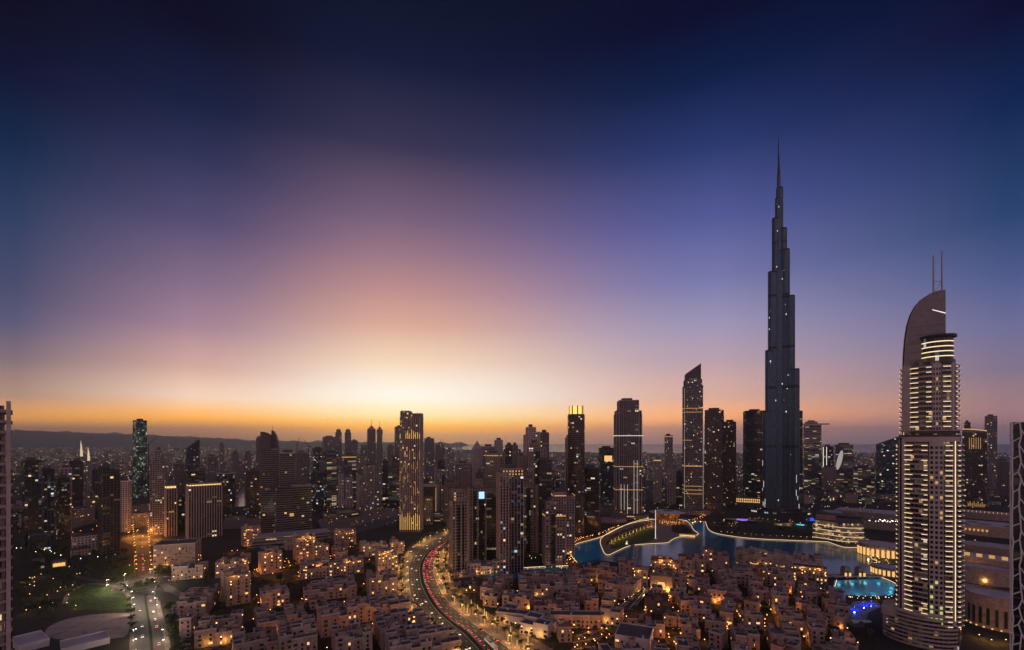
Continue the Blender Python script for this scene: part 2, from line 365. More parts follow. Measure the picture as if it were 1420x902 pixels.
def sheet(name, pts, z, m, kind='structure', label=None, cat=None, smooth=0):
    """a flat sheet from ground points (photo pixels already turned into metres)"""
    bm = bmesh.new()
    vs = [bm.verts.new((p[0], p[1], z)) for p in pts]
    bm.faces.new(vs); bmesh.ops.triangulate(bm, faces=bm.faces[:])
    for f in bm.faces:
        if f.normal.z < 0: f.normal_flip()
    me = bpy.data.meshes.new(name); bm.to_mesh(me); bm.free()
    me.materials.append(m); o = bpy.data.objects.new(name, me); link(o)
    tag(o, label, cat, None, kind)
    return o
def curve(pts, n=6, closed=False):
    """Catmull-Rom through points"""
    P = [Vector(p) for p in pts]; N = len(P); out = []
    rng = range(N) if closed else range(N-1)
    for i in rng:
        p0 = P[(i-1) % N] if closed or i > 0 else P[0]
        p1, p2 = P[i], P[(i+1) % N]
        p3 = P[(i+2) % N] if closed or i+2 < N else P[-1]
        for k in range(n):
            t = k/n
            out.append(0.5*((2*p1)+(p2-p0)*t+(2*p0-5*p1+4*p2-p3)*t*t+(3*p1-p0-3*p2+p3)*t**3))
    if not closed: out.append(P[-1])
    return [tuple(p) for p in out]
def pxs(pts): return [G(*p) for p in pts]
def ribbon(name, L, Rr, z, m, kind='structure', h=0.0):
    """a road-like strip between two polylines"""
    mb = MB(); n = min(len(L), len(Rr))
    for i in range(n-1):
        a, b_, c, d = L[i], Rr[i], Rr[i+1], L[i+1]
        mb.face([(a[0],a[1],z),(b_[0],b_[1],z),(c[0],c[1],z),(d[0],d[1],z)])
        if h:
            mb.face([(a[0],a[1],z-h),(a[0],a[1],z),(d[0],d[1],z),(d[0],d[1],z-h)])
            mb.face([(b_[0],b_[1],z),(b_[0],b_[1],z-h),(c[0],c[1],z-h),(c[0],c[1],z)])
    o = mb.build(name, m); tag(o, kind=kind); return o
def offset(line, d):
    out = []
    for i, p in enumerate(line):
        a = Vector(line[max(i-1,0)]); c = Vector(line[min(i+1,len(line)-1)])
        t = (c-a).normalized(); out.append((p[0]-t.y*d, p[1]+t.x*d))
    return out
def along(line, step, start=0.0):
    """points and headings every step metres along a polyline"""
    out = []; acc = start
    for i in range(len(line)-1):
        a, c = Vector(line[i]), Vector(line[i+1]); L = (c-a).length
        while acc <= L:
            p = a+(c-a)*(acc/L); out.append((p.x, p.y, math.atan2(c.y-a.y, c.x-a.x))); acc += step
        acc -= L
    return out
def inside(p, poly):
    x, y = p; c = False; n = len(poly)
    for i in range(n):
        x1, y1 = poly[i][0], poly[i][1]; x2, y2 = poly[(i+1) % n][0], poly[(i+1) % n][1]
        if (y1 > y) != (y2 > y) and x < (x2-x1)*(y-y1)/(y2-y1)+x1: c = not c
    return c

# ------------------------------------------------------------------ ground, sea, hills
GS = 24000.0
sheet('ground', [(-GS,-400),(GS,-400),(GS,GS),(-GS,GS)], 0.0, M['ground'])
sheet('sea', [(300,6800),(2600,5600),(9000,5200),(23900,5000),(23900,23900),(-4200,23900),(-1500,9500)], 1.2, M['sea'])
def hills():
    rnd = random.Random(4); mb = MB(); n = 240
    for row, (Y0, hs, sd_) in enumerate(((13500, 1.0, 0.0),(17500, 1.25, 40.0))):
        prof = []
        for i in range(n+1):
            px = -120+760*i/n
            env = max(0.0, 1.0-max(0.0, px-60)/380.0)*0.9
            h = (90+430*env*(0.86+0.2*mnoise.noise((px*0.013+sd_, 1.3, 0)))+75*mnoise.noise((px*0.06+sd_, 7.0, 0))+40*mnoise.noise((px*0.21+sd_, 3.0, 0)))*hs
            prof.append(((px-CX)/F*Y0, max(20.0, h)))
        for i in range(n):
            (x0,h0),(x1,h1) = prof[i], prof[i+1]
            dq = 2600
            mb.face([(x0,Y0-dq,0.5),(x1,Y0-dq,0.5),(x1,Y0-700,h1*0.55),(x0,Y0-700,h0*0.55)])
            mb.face([(x0,Y0-700,h0*0.55),(x1,Y0-700,h1*0.55),(x1,Y0,h1),(x0,Y0,h0)])
            mb.face([(x0,Y0,h0),(x1,Y0,h1),(x1,Y0+dq,0.5),(x0,Y0+dq,0.5)])
    o = mb.build('hills', plain('hill_rock', (0.12,0.095,0.085), 0.95, var=0.3, scale=0.002)); tag(o, kind='structure')
hills()

# ------------------------------------------------------------------ haze
def haze():
    mb = MB(); E = GS+60.0
    mb.box(-E, E, -520.0, E, -1.0, 850.0)
    m, b = mat_new('haze_air')
    pv = b.n('ShaderNodeVolumePrincipled'); o = b.n('ShaderNodeOutputMaterial'); b.link(pv.outputs[0], o.inputs['Volume'])
    pv.inputs['Color'].default_value = (0.66,0.80,0.92,1); pv.inputs['Density'].default_value = HAZE
    pv.inputs['Anisotropy'].default_value = 0.65
    o = mb.build('haze', m); tag(o, kind='stuff')
HAZE = 5.2e-5
haze()
M['w_sail'] = winmat('ribbon_glass_wall', (0.035,0.03,0.036), DK, (0.05,0.95), (0.1,0.9), lit=0.035, s=1.2)
M['w_strip'] = winmat('glass_band', (0.03,0.028,0.032), DK, (0.06,0.94), (0.1,0.95), lit=0.07, s=1.1)
# ------------------------------------------------------------------ towers
def frame_for(mb, poly, z0, z1, style, bay, fl, seed=0):
    """piers and slab edges standing proud of a shaft"""
    n = len(poly)
    for i in range(n):
        p, q = Vector(poly[i]), Vector(poly[(i+1) % n]); L = (q-p).length
        if L < 2.0: continue
        d = (q-p)/L; nr = Vector((d.y, -d.x)); a = math.atan2(d.y, d.x)
        k = max(1, round(L/bay))
        if style in ('grid','fin','mull'):
            pw, pd = {'grid':(0.55,0.35),'fin':(0.5,0.7),'mull':(0.22,0.3)}[style]
            for j in range(k+1):
                c = p+d*(L*j/k)+nr*(pd*0.5-0.05)
                mb.obox((c.x,c.y), a, pw*(1.3 if j in (0,k) else 1.0), pd*0.5+0.05, z0, z1+(0.6 if style=='fin' else 0.25))
        if style in ('grid','slab'):
            sh, sd_ = {'grid':(0.45,0.22),'slab':(0.5,1.0)}[style]
            z = z0+fl
            while z < z1-0.5:
                c = p+d*(L*0.5)+nr*(sd_*0.5-0.05)
                mb.obox((c.x,c.y), a, L*0.5+(0.9 if style=='slab' else 0.0), sd_*0.5+0.05, z-sh, z)
                z += fl
def rectp(x0, x1, y0, y1): return [(x0,y0),(x1,y0),(x1,y1),(x0,y1)]
def ellip(cx, cy, a, b_, n=28, t0=0.0): return [(cx+a*math.cos(t0+2*math.pi*k/n), cy+b_*math.sin(t0+2*math.pi*k/n)) for k in range(n)]
def antenna(root, x, y, z, h, r=0.5):
    mb = MB(); mb.tube((x,y,z),(x,y,z+h), r, r*0.35, 6); mb.build('antenna', M['metal'], root)
FRAME = {'w_dark':'dark','w_brown':'darkstone','w_blue':'dark','w_green':'dark','w_stone':'facadestone','w_pale':'stone3','w_mauve':'mauve','w_hazy':'mauve','w_office':'darkstone','w_gold':'darkstone','w_fleck':'dark','w_low':'stone2','w_town':'stone'}
def tower(name, label, xl, xr, yt, yb, mk, style=None, k=0.8, yaw=0.0, blocks=None, crown=None, cat='tower', bay=3.6, fl=3.5, fm=None, plant=True, podium=None, Y=None, top=0.0, seed=None, strips=()):
    Yf = Y or gY(yb)
    Wp = (xr-xl)
    xm = (xl+xr)/2
    az = math.atan2((xm-CX)/F, 1.0)
    Wm = Wp/F*Yf*math.cos(az)
    th = R(yaw)
    w = Wm/(abs(math.cos(th))+k*abs(math.sin(th))); d = w*k
    Yc = Yf+0.5*d*math.cos(az)
    H = zat(yt, Yc)
    x, y = at(xm, Yc)
    root = empty(name, (x, y, 0), -az+th)
    tag(root, label, cat)
    rnd = random.Random(seed or int(xl*131+yt*7))
    near = Yf < 1300
    hw, hd = w/2, d/2
    B = blocks or [(0,1,0,1,0,1)]
    u0 = rnd.randrange(400)*9
    sh = MB(); fr = MB(); roofs = []
    for i, bl in enumerate(B):
        e = 0.06*i
        x0, x1 = -hw+w*bl[0]+e, -hw+w*bl[1]-e; y0, y1 = -hd+d*bl[2]+e, -hd+d*bl[3]-e
        z0, z1 = H*bl[4], H*bl[5]
        if len(bl) > 6 and bl[6] == 'oval': poly = ellip((x0+x1)/2,(y0+y1)/2,(x1-x0)/2,(y1-y0)/2)
        elif len(bl) > 6 and bl[6] == 'cut':
            c = min(x1-x0, y1-y0)*0.22
            poly = [(x0+c,y0),(x1-c,y0),(x1,y0+c),(x1,y1-c),(x1-c,y1),(x0+c,y1),(x0,y1-c),(x0,y0+c)]
        else: poly = rectp(x0,x1,y0,y1)
        zz = z1
        if crown == 'slope' and i == 0: zz = z1*0.86
        sh.prism(poly, z0, zz, 0, 1, bay, fl, u0+i*50)
        if crown == 'slope' and i == 0:
            l, rr = (zz+0.1, z1) if top >= 0 else (z1, zz+0.1)
            a, b_, c_, d_ = [(p[0],p[1]) for p in poly[:4]]
            sh.wall(a, b_, zz, l, 0, u0, bay, fl, z2=rr); sh.wall(c_, d_, zz, rr, 0, u0+31, bay, fl, z2=l)
            sh.wall(b_, c_, zz, rr, 0, u0+60, bay, fl); sh.wall(d_, a, zz, l, 0, u0+90, bay, fl)
            sh.face([(a[0],a[1],l),(b_[0],b_[1],rr),(c_[0],c_[1],rr),(d_[0],d_[1],l)], 1)
        elif style and near: frame_for(fr, poly, z0, z1, style, bay, fl)
        roofs.append((x0,x1,y0,y1,zz))
    sh.build('shaft', [M[mk], M['roof']], root)
    if fr.f: fr.build('facade_frame', M[fm or FRAME.get(mk,'mauve')], root)
    for (a,c) in strips:                                   # bands of dark glass between the stone bays
        q = MB(); z1 = H*(B[0][5] if len(B[0]) > 5 else 1)*.955; q.prism(rectp(-hw+w*a,-hw+w*c,-hd-.45,-hd+.3), 4, z1, 0, 1, 2.4, fl, u0+333); q.build('glass_strip', [M['w_strip'], M['dark']], root)
    tall = max(roofs, key=lambda q: q[4]); x0,x1,y0,y1,zt = tall
    if near and crown not in ('slope','pyramid','dome','drum'):
        pm = MB(); t_ = 0.5
        pm.box(x0+.1,x1-.1,y0+.1,y0+t_,zt,zt+1.6); pm.box(x0+.1,x1-.1,y1-t_,y1-.1,zt,zt+1.6)
        pm.box(x0+.1,x0+t_,y0+t_,y1-t_,zt,zt+1.6); pm.box(x1-t_,x1-.1,y0+t_,y1-t_,zt,zt+1.6)
        pm.build('parapet', M[fm or FRAME.get(mk,'mauve')], root)
    if plant and crown not in ('slope','pyramid','dome','drum'):
        pm = MB(); cx, cy_ = (x0+x1)/2, (y0+y1)/2; qw, qd = (x1-x0)*0.27, (y1-y0)*0.27
        ph = min(6.0, 0.05*H+2)
        pm.box(cx-qw*rnd.uniform(.8,1.2), cx+qw*rnd.uniform(.5,1.1), cy_-qd, cy_+qd, zt, zt+ph)
        if near:
            for _ in range(4):
                a, c = rnd.uniform(x0+1,x1-3), rnd.uniform(y0+1,y1-3); pm.box(a,a+rnd.uniform(1,2.5),c,c+rnd.uniform(1,2.5),zt,zt+rnd.uniform(1,2.2))
        pm.build('roof_plant', M['darkstone'], root)
    if podium:
        pw, ph = podium
        pm = MB(); pm.prism(rectp(-hw*pw,hw*pw,-hd*pw-1.5,hd*pw), 0, ph, 0, 1, 4.0, 4.0, u0+900); pm.build('podium', [M['w_low'], M['roof']], root)
    root['dims'] = None; del root['dims']
    return dict(root=root, w=w, d=d, H=H, hw=hw, hd=hd, az=az, x=x, y=y, roofs=roofs, Y=Yf, tall=tall)
def litcrown(T, m='goldbright', h=4.0, inset=0.6, z=None, name='lit_crown', cap=True, frac=(0,1,0,1)):
    x0,x1,y0,y1,zt = T['tall']; zt = zt if z is None else z
    w, d = x1-x0, y1-y0
    x0, x1, y0, y1 = x0+w*frac[0]+inset, x0+w*frac[1]-inset, y0+d*frac[2]+inset, y0+d*frac[3]-inset
    mb = MB(); mb.prism(rectp(x0,x1,y0,y1), zt+0.3, zt+h, 0, 0); mb.build(name, M[m], T['root'])
    if cap:
        c = MB(); c.box(x0-.8,x1+.8,y0-.8,y1+.8,zt+h,zt+h+1.0)
        n = max(3, int((x1-x0)/3.5))
        for i in range(n+1):
            xx = x0+(x1-x0)*i/n; c.box(xx-.3,xx+.3,y0-.5,y0-.02,zt,zt+h); c.box(xx-.3,xx+.3,y1+.02,y1+.5,zt,zt+h)
        c.build('crown_frame', M['stone3'], T['root'])
def litband(T, z, m='whiteglow', h=1.2, name='lit_band', x=(0,1), pd=0.35):
    mb = MB(); hw, hd = T['hw']+pd, T['hd']+pd
    xa, xb = -hw+2*hw*x[0], -hw+2*hw*x[1]
    mb.box(xa,xb,-hd-.15,-hd+.1,z,z+h); mb.box(-hw-.15,-hw+.1,-hd+.2,hd,z,z+h); mb.box(hw-.1,hw+.15,-hd+.2,hd,z,z+h)
    return mb.build(name, M[m], T['root'])
def litfin(T, x, z0, z1, m='gold', w=0.5, name='light_fin', pd=0.8):
    mb = MB(); xx = -T['hw']+2*T['hw']*x; mb.box(xx-w/2,xx+w/2,-T['hd']-pd-.12,-T['hd']-pd+.1,z0,z1)
    return mb.build(name, M[m], T['root'])
def pyramid(T, h, m='mauve', name='pyramid_roof'):
    x0,x1,y0,y1,zt = T['tall']; mb = MB(); c = ((x0+x1)/2,(y0+y1)/2,zt+h)
    P = [(x0-.4,y0-.4,zt),(x1+.4,y0-.4,zt),(x1+.4,y1+.4,zt),(x0-.4,y1+.4,zt)]
    for i in range(4): mb.face([P[i],P[(i+1)%4],c])
    mb.face(P[::-1]); mb.build(name, M[m], T['root'])
def sign(T, x, z, w, h, m, name='lit_sign', side='front'):
    mb = MB(); xx = -T['hw']+2*T['hw']*x; mb.box(xx-w/2,xx+w/2,-T['hd']-1.2,-T['hd']-.8,z,z+h); return mb.build(name, M[m], T['root'])

# --- far left cluster beyond the park
t = tower
t('apartment_tower','dark apartment tower flecked with small lights, hard beside the pale building at the left edge',30,58,640,762,'w_fleck','slab',.8,12)
t('apartment_tower','slim blue-black tower between two flecked dark towers behind the park',61,77,652,752,'w_fleck',None,1,-8)
t('apartment_tower','low flecked dark tower with a lit square lantern on its corner, far left cluster',78,97,664,748,'w_fleck','slab',.8,15)
T = t('apartment_tower','violet flat tower with a pale blotched top, left of the two glowing spires',82,100,650,738,'w_mauve',None,.8,5,bay=5)
t('apartment_tower','plain dark violet slab tower directly in front of the taller glowing spire',97,115,640,716,'w_dark','mull',.7,-6)
for lab, xl, xr, yt, ysp, yb in (('pale tower with a tall glowing cream spire bent like a flame, taller of the two',109,117,634,611,690),('pale tower with a blunt glowing cream spire, shorter of the two',119,127,640,620,694)):
    T = t('spired_tower', lab, xl, xr, yt, yb, 'w_mauve', None, 1, 0, plant=False)
    x0,x1,y0,y1,zt = T['tall']; h = zat(ysp, T['Y'])-zt; mb = MB()
    P0 = ellip(0,0,T['hw']*.5,T['hd']*.5,10)
    for i,(f0,f1,z0,z1,sx) in enumerate(((1,.85,0,.35,0),(.85,.5,.35,.7,.1),(.5,.05,.7,1.0,.25))):
        A = [(p[0]*f0-T['hw']*sx*.6,p[1]*f0) for p in P0]; Bq = [(p[0]*f1-T['hw']*sx,p[1]*f1) for p in P0]
        mb.prism(A, zt+h*z0, zt+h*z1, 0, 0, poly2=Bq)
    mb.build('spire', M['spireglow'], T['root'])
t('apartment_tower','dark tower with black glass bays, tallest mass left of the orange junction',136,167,648,770,'w_dark','mull',.8,18,blocks=[(0,.62,0,1,0,1),(.3,1,.1,1,0,.97),(.62,1,0,.5,0,.9)],fm='darkstone')
T = t('apartment_tower','pale rounded tower ringed by white floor lines beside the orange junction',167,183,668,738,'w_pale','slab',.9,0,blocks=[(0,1,0,1,0,1,'oval')],fm='white')
T = t('glass_tower','tall green glass tower speckled with lights, alone against the hazy hills',184,204,584,690,'w_green',None,.8,24,blocks=[(0,1,0,1,0,1)],bay=3.2)
t('low_block','long flat-roofed block just below the green glass tower',172,206,702,716,'w_low',None,.7,5,cat='building')
t('low_block','broad dark flat building behind the orange junction',168,210,712,732,'w_low',None,.6,0,cat='building')
T = t('office_tower','dark shouldered tower with a blunt stepped crown, just right of the green glass tower',208,233,632,742,'w_mauve','slab',.8,-16,blocks=[(0,1,0,1,0,.9),(.15,.8,.1,.9,.9,.98),(.28,.66,.2,.8,.98,1.06)])
T = t('apartment_tower','slender tower with a gold-lit cube crown and two pale corner piers',228,245,678,744,'w_dark','fin',1,10,fm='stone3',plant=False)
litcrown(T,'goldbright',4.5,.5)
t('apartment_tower','small hazy pale tower behind the gold-crowned slender tower',240,256,643,700,'w_hazy',None,.9,8)
T = t('glass_tower','wedge-topped glass tower with a needle mast, roof rising to its right',257,277,610,700,'w_blue',None,.8,12,crown='slope',top=1,bay=3.2)
antenna(T['root'], T['hw']*.4, 0, T['H']*.93, 26, .5)
t('office_tower','squat dark block at the foot of the wedge-topped tower',256,284,655,705,'w_dark',None,.8,12)
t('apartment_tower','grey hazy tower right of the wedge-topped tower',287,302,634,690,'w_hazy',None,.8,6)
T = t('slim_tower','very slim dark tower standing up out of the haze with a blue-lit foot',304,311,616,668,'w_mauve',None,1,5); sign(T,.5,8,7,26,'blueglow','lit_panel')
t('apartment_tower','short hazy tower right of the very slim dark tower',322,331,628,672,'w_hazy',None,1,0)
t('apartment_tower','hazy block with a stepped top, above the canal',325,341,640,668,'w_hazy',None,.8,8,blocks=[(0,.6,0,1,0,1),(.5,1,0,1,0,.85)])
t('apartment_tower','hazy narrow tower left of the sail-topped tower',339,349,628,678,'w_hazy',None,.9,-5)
T = t('apartment_block','broad apartment slab with pale grid piers and a gold-lit cornice',258,308,674,746,'w_dark','fin',.45,10,fm='stone3',plant=False,bay=3.4)
litcrown(T,'goldbright',3.2,.5); 
T = t('office_tower','dark blue glass office with an overhanging flat roof by the canal',301,326,658,716,'w_blue','mull',.8,-14); 
mb = MB(); mb.box(-T['hw']-3,T['hw']+3,-T['hd']-3,T['hd']+3,T['H']+1.7,T['H']+3.6); mb.build('roof_canopy',M['mauve'],T['root'])
t('office_block','brown flat-topped block beside the canal bend, next to the sail-topped tower',341,362,654,718,'w_brown','mull',.8,14)
t('apartment_tower','hazy tower peeping out behind the left side of the sail-topped tower',355,363,608,690,'w_hazy',None,1,0)
# the sail-topped complex
T = t('sail_tower','broad dark tower of close white floor lines with a curved sail top and finial',361,388,624,745,'w_sail','slab',.9,-10,plant=False,fm='mauve')
hw, hd, zt = T['hw'], T['hd'], T['H']; mb = MB(); topz = zat(597,T['Y'])
for (xa,xb,sgn,yy0,yy1) in ((-hw,hw*.3,-1,-hd,hd*.3),(hw*.22,hw,1,-hd*.4,hd)):
    n = 10; ys = [yy0, yy1]
    prof = []
    for i in range(n+1):
        f = i/n; x = xa+(xb-xa)*f
        hgt = (topz-zt)*((.93-.22*f*f) if sgn<0 else math.sqrt(max(0,1-f**1.6)))
        prof.append((x,zt+max(.5,hgt)))
    for i in range(n):
        (xa_,za),(xb_,zb) = prof[i],prof[i+1]
        mb.face([(xa_,yy0,zt),(xb_,yy0,zt),(xb_,yy0,zb),(xa_,yy0,za)]); mb.face([(xb_,yy1,zt),(xa_,yy1,zt),(xa_,yy1,za),(xb_,yy1,zb)])
        mb.face([(xa_,yy0,za),(xb_,yy0,zb),(xb_,yy1,zb),(xa_,yy1,za)],0)
    mb.face([(xb,yy0,zt),(xb,yy1,zt),(xb,yy1,prof[-1][1]),(xb,yy0,prof[-1][1])])
    mb.face([(xa,yy1,zt),(xa,yy0,zt),(xa,yy0,prof[0][1]),(xa,yy1,prof[0][1])])
mb.build('sail_crown', M['darkstone'], T['root']); antenna(T['root'],hw*.3,0,topz,9,.5)
t('apartment_tower','mid-height dark tower of white floor lines abutting the sail-topped tower',388,411,629,747,'w_sail','slab',1,-8,fm='mauve')
T = t('apartment_block','wide curved lower wing of white floor lines with a small pink sign',382,433,674,749,'w_sail','slab',.35,6,fm='mauve',blocks=[(0,.5,0,1,0,.98),(.42,1,.15,1,0,1)]); sign(T,.42,zat(716,T['Y']),6,5,'gold2','lit_sign')
# stepped podium
mb = MB()
x,y = at(404,gY(756)); hw = 52
for i in range(4): mb.prism([(-hw-3+i*2.2,-14+i*3),( -10,-19+i*3),(hw+i*1,-10+i*3),(hw,30),(-hw,30)], i*4.0, i*4.0+3.4, 0, 1, 5, 3.4); 
for i in range(4): mb.prism([(-hw-3.6+i*2.2,-14.8+i*3),(-10,-19.8+i*3),(hw+.6+i,-10.8+i*3),(hw+.6,30.5),(-hw-.6,30.5)], i*4.0+3.4, i*4.0+3.98, 1, 1)
o = mb.build('podium_building',[M['w_office'],M['mauve']],None,(x,y),-math.atan2(x,y)); tag(o,'stepped podium of dark bands at the foot of the sail-topped tower','building')
# hazy middle distance
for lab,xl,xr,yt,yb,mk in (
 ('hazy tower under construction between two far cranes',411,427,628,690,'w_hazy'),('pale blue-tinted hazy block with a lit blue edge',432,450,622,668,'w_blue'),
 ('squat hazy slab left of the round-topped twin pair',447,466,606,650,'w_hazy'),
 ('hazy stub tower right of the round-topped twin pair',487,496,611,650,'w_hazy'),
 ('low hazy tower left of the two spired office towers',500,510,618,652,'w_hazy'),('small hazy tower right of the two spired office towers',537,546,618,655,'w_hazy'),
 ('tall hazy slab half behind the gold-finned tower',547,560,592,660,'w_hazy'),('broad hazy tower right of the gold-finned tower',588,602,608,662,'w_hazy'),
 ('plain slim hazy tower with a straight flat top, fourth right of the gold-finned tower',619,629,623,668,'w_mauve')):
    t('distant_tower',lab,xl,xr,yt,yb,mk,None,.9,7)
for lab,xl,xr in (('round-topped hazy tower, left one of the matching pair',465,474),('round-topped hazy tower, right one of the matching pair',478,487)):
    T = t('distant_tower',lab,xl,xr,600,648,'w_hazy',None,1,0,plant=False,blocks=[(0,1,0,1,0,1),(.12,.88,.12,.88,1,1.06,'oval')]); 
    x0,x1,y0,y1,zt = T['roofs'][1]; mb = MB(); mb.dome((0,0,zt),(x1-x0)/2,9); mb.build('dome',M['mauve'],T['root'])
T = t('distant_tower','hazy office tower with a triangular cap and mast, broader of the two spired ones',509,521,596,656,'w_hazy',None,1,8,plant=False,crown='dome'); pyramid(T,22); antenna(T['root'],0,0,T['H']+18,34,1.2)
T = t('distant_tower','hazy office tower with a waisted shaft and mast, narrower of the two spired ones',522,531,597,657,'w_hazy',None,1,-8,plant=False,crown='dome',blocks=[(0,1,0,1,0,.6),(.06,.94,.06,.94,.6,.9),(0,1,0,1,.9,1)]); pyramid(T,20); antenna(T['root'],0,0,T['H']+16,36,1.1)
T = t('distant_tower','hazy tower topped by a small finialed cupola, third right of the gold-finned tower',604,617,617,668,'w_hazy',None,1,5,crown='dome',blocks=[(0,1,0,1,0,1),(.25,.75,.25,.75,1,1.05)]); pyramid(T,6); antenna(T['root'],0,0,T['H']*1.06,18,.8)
mb = MB(); 
# business district
T = t('glass_tower','narrow black glass tower with scattered yellow windows',450,469,628,706,'w_office','mull',.9,12,fm='dark')
t('office_block','dark blue glass block with bright office floors, left of the narrow black tower',431,451,657,708,'w_blue',None,.8,-10)
T = t('office_tower','black office tower with a lit band under its roof, behind the white slab pair',474,494,632,694,'w_office',None,.8,10); litband(T,T['H']-5,'gold2',2.2)
for lab,xl,xr,yt in (('white windowless slab, left one of a tight pair',468,477,658),('white windowless slab with a lit foot, right one of a tight pair',478,489,663)):
    T = t('white_slab_tower',lab,xl,xr,yt,706,'w_pale',None,1.2,14,bay=6)
T = t('finned_tower','lilac-grey tower made of broad vertical slabs stepping up to the middle',494,529,650,708,'w_mauve','fin',.7,12,bay=4.5,fm='stone3',blocks=[(0,.34,.1,1,0,.85),(.3,.66,0,.9,0,1.06),(.62,1,.1,1,0,1.0)])
t('office_block','dark office block with warm window rows behind the lilac slabs',527,556,650,694,'w_office',None,.8,-6)
t('apartment_tower','dim brown tower between the lilac slabs and the gold-finned tower',543,557,634,690,'w_brown',None,.9,6)
mb = MB(); x,y = at(474,gY(716)); mb.prism(ellip(0,0,38,26,26),0,9,0,1,5,4); mb.prism(ellip(0,4,28,18,26),9,15,0,1,5,4); o = mb.build('drum_building',[M['w_office'],M['roof']],None,(x,y)); tag(o,'low dark drum-shaped building on the edge of the sand lot','building')
# the gold-finned tower
T = t('gold_fin_tower','tall tower striped with gold-lit vertical fins beside the boulevard bend',555,587,577,738,'w_gold','fin',.8,-14,bay=3.4,fm='mauve',plant=False,
      blocks=[(0,1,0,1,0,.985),(0,.42,.1,.9,.985,1.035),(.3,1,.2,1,.985,1.02)])
rnd = random.Random(5); w = T['w']; nb = max(1,round(w/3.4)); H = T['H']
for j in range(nb+1):
    z = 6
    litfin(T, j/nb, 4, 27+rnd.uniform(-3,6), 'gold', .7)
    for _ in range(3):
        a = rnd.choice((rnd.uniform(25,H*.55),rnd.uniform(H*.5,H*.66))); litfin(T, j/nb, a, a+rnd.uniform(4,14), 'gold2', .45)
    if rnd.random() < .7: litfin(T, j/nb, H*.80, H*.80+rnd.uniform(6,16), 'gold', .7)
# right of it
T = t('frame_building','brown block inside a white-roofed portal frame with gold light within',586,606,676,722,'w_brown','grid',.9,-8); mb = MB(); hw,hd,H = T['hw'],T['hd'],T['H']
mb.box(-hw-3,hw+4,-hd-3,hd+3,H+2.5,H+5.5); mb.box(hw+1.5,hw+4,-hd-3,hd+3,0,H+2.5); mb.build('portal_frame',M['stone3'],T['root'])
mb = MB(); mb.box(hw+.9,hw+1.3,-hd-2,-hd+1,3,H); mb.build('lit_panel',M['gold'],T['root'])
t('apartment_block','plain mid-rise between the gold-finned tower and the portal frame',588,600,690,728,'w_stone',None,1,0)
t('apartment_block','pink stone mid-rise with crenellated top right of the portal frame',614,637,670,726,'w_stone','grid',.9,12,blocks=[(0,1,0,1,0,.93),(.1,.9,.1,.9,.93,1)])
t('office_block','dim dark block filling the gap beneath the pointed pyramid tower',631,655,643,700,'w_mauve',None,.7,4)
T = t('pyramid_tower','pale tower with a pointed pyramid roof',655,668,622,712,'w_pale','fin',1,10,crown='pyramid',plant=False); pyramid(T,17,'mauve')
t('apartment_tower','dark flat-topped tower adjoining the pointed pyramid tower',667,686,620,712,'w_mauve','mull',.8,8)
t('apartment_tower','pale narrow tower with a boxy top, right of the flat-topped one by the pyramid',686,697,611,706,'w_pale','grid',.9,0)
T = t('apartment_tower','cream tower with a lit attic and tall window bays, in front of the pyramid tower',671,696,630,735,'w_stone','grid',.8,-8,blocks=[(0,1,0,1,0,.72),(.12,.95,.1,.9,.72,1)]); litband(T,T['H']-3,'gold2',1.2,x=(.15,.9))
T = t('apartment_tower','brown tower between the cream lit-attic tower and the pale central cluster',701,711,618,718,'w_brown','fin',1,0); 
t('apartment_tower','brown stepped tower whose top drops to the right, left of the pale cluster',710,725,618,720,'w_stone','grid',.9,10,blocks=[(0,.45,0,1,0,1),(.4,.75,0,1,0,.95),(.7,1,0,1,0,.88)])
t('apartment_tower','large pale stone tower, broadest and tallest of the central cluster',726,749,598,742,'w_pale','fin',.9,14,blocks=[(0,.8,0,1,0,.96),(.2,1,.1,1,0,.99),(.15,.7,.1,.9,.96,1.03)],strips=[(.3,.5)])
t('apartment_tower','pale stone tower with square windows under its eaves, front of the central cluster',733,759,616,750,'w_stone','grid',.8,-8,blocks=[(0,1,0,1,0,.97),(.05,.6,.1,.9,.97,1.0)],strips=[(.4,.7)])
t('apartment_tower','rust-capped pale tower at the right end of the central cluster',749,761,601,735,'w_stone','fin',1,0)
t('apartment_tower','dark glass strip tower at the right side of the central cluster',748,765,640,752,'w_dark','mull',1,0)
# foreground cluster above the boulevard
T = t('apartment_tower','rose stone tower with a blank pale cap, standing at the boulevard edge',623,648,694,800,'w_stone','grid',.85,14,blocks=[(0,1,0,1,0,1),(.1,.85,.1,.9,1,1.14)],podium=(1.25,7),strips=[(.34,.5),(.66,.8)])
T = t('apartment_tower','stone tower carrying a bright blue-white screen below its top',648,674,676,782,'w_stone','grid',.85,10,blocks=[(0,1,0,1,0,1),(.35,.8,.2,.8,1,1.1)],strips=[(.22,.4),(.56,.9)]); sign(T,.72,zat(692,T['Y']),7,9,'screen','video_screen')
t('apartment_tower','black slab tower without lights behind the screen tower',671,692,690,778,'w_dark','mull',.8,0)
T = t('apartment_tower','stone-and-blue-glass tower with a perforated lit crown, tallest of the front row',688,726,655,796,'w_blue','mull',.75,12,fm='stone',plant=True,blocks=[(.34,1,0,1,0,.96),(0,.36,-.03,.96,0,1),(.1,.98,.08,.92,.96,1.03)])
mb = MB(); hw,hd,H = T['hw'],T['hd'],T['H']
frame_for(mb, rectp(-hw-.1,-hw+2*hw*.36+.1,-hd-1.2,hd*.9), 0, H, 'grid', 3.2, 3.5); mb.build('stone_frame',M['stone'],T['root'])
mb = MB()
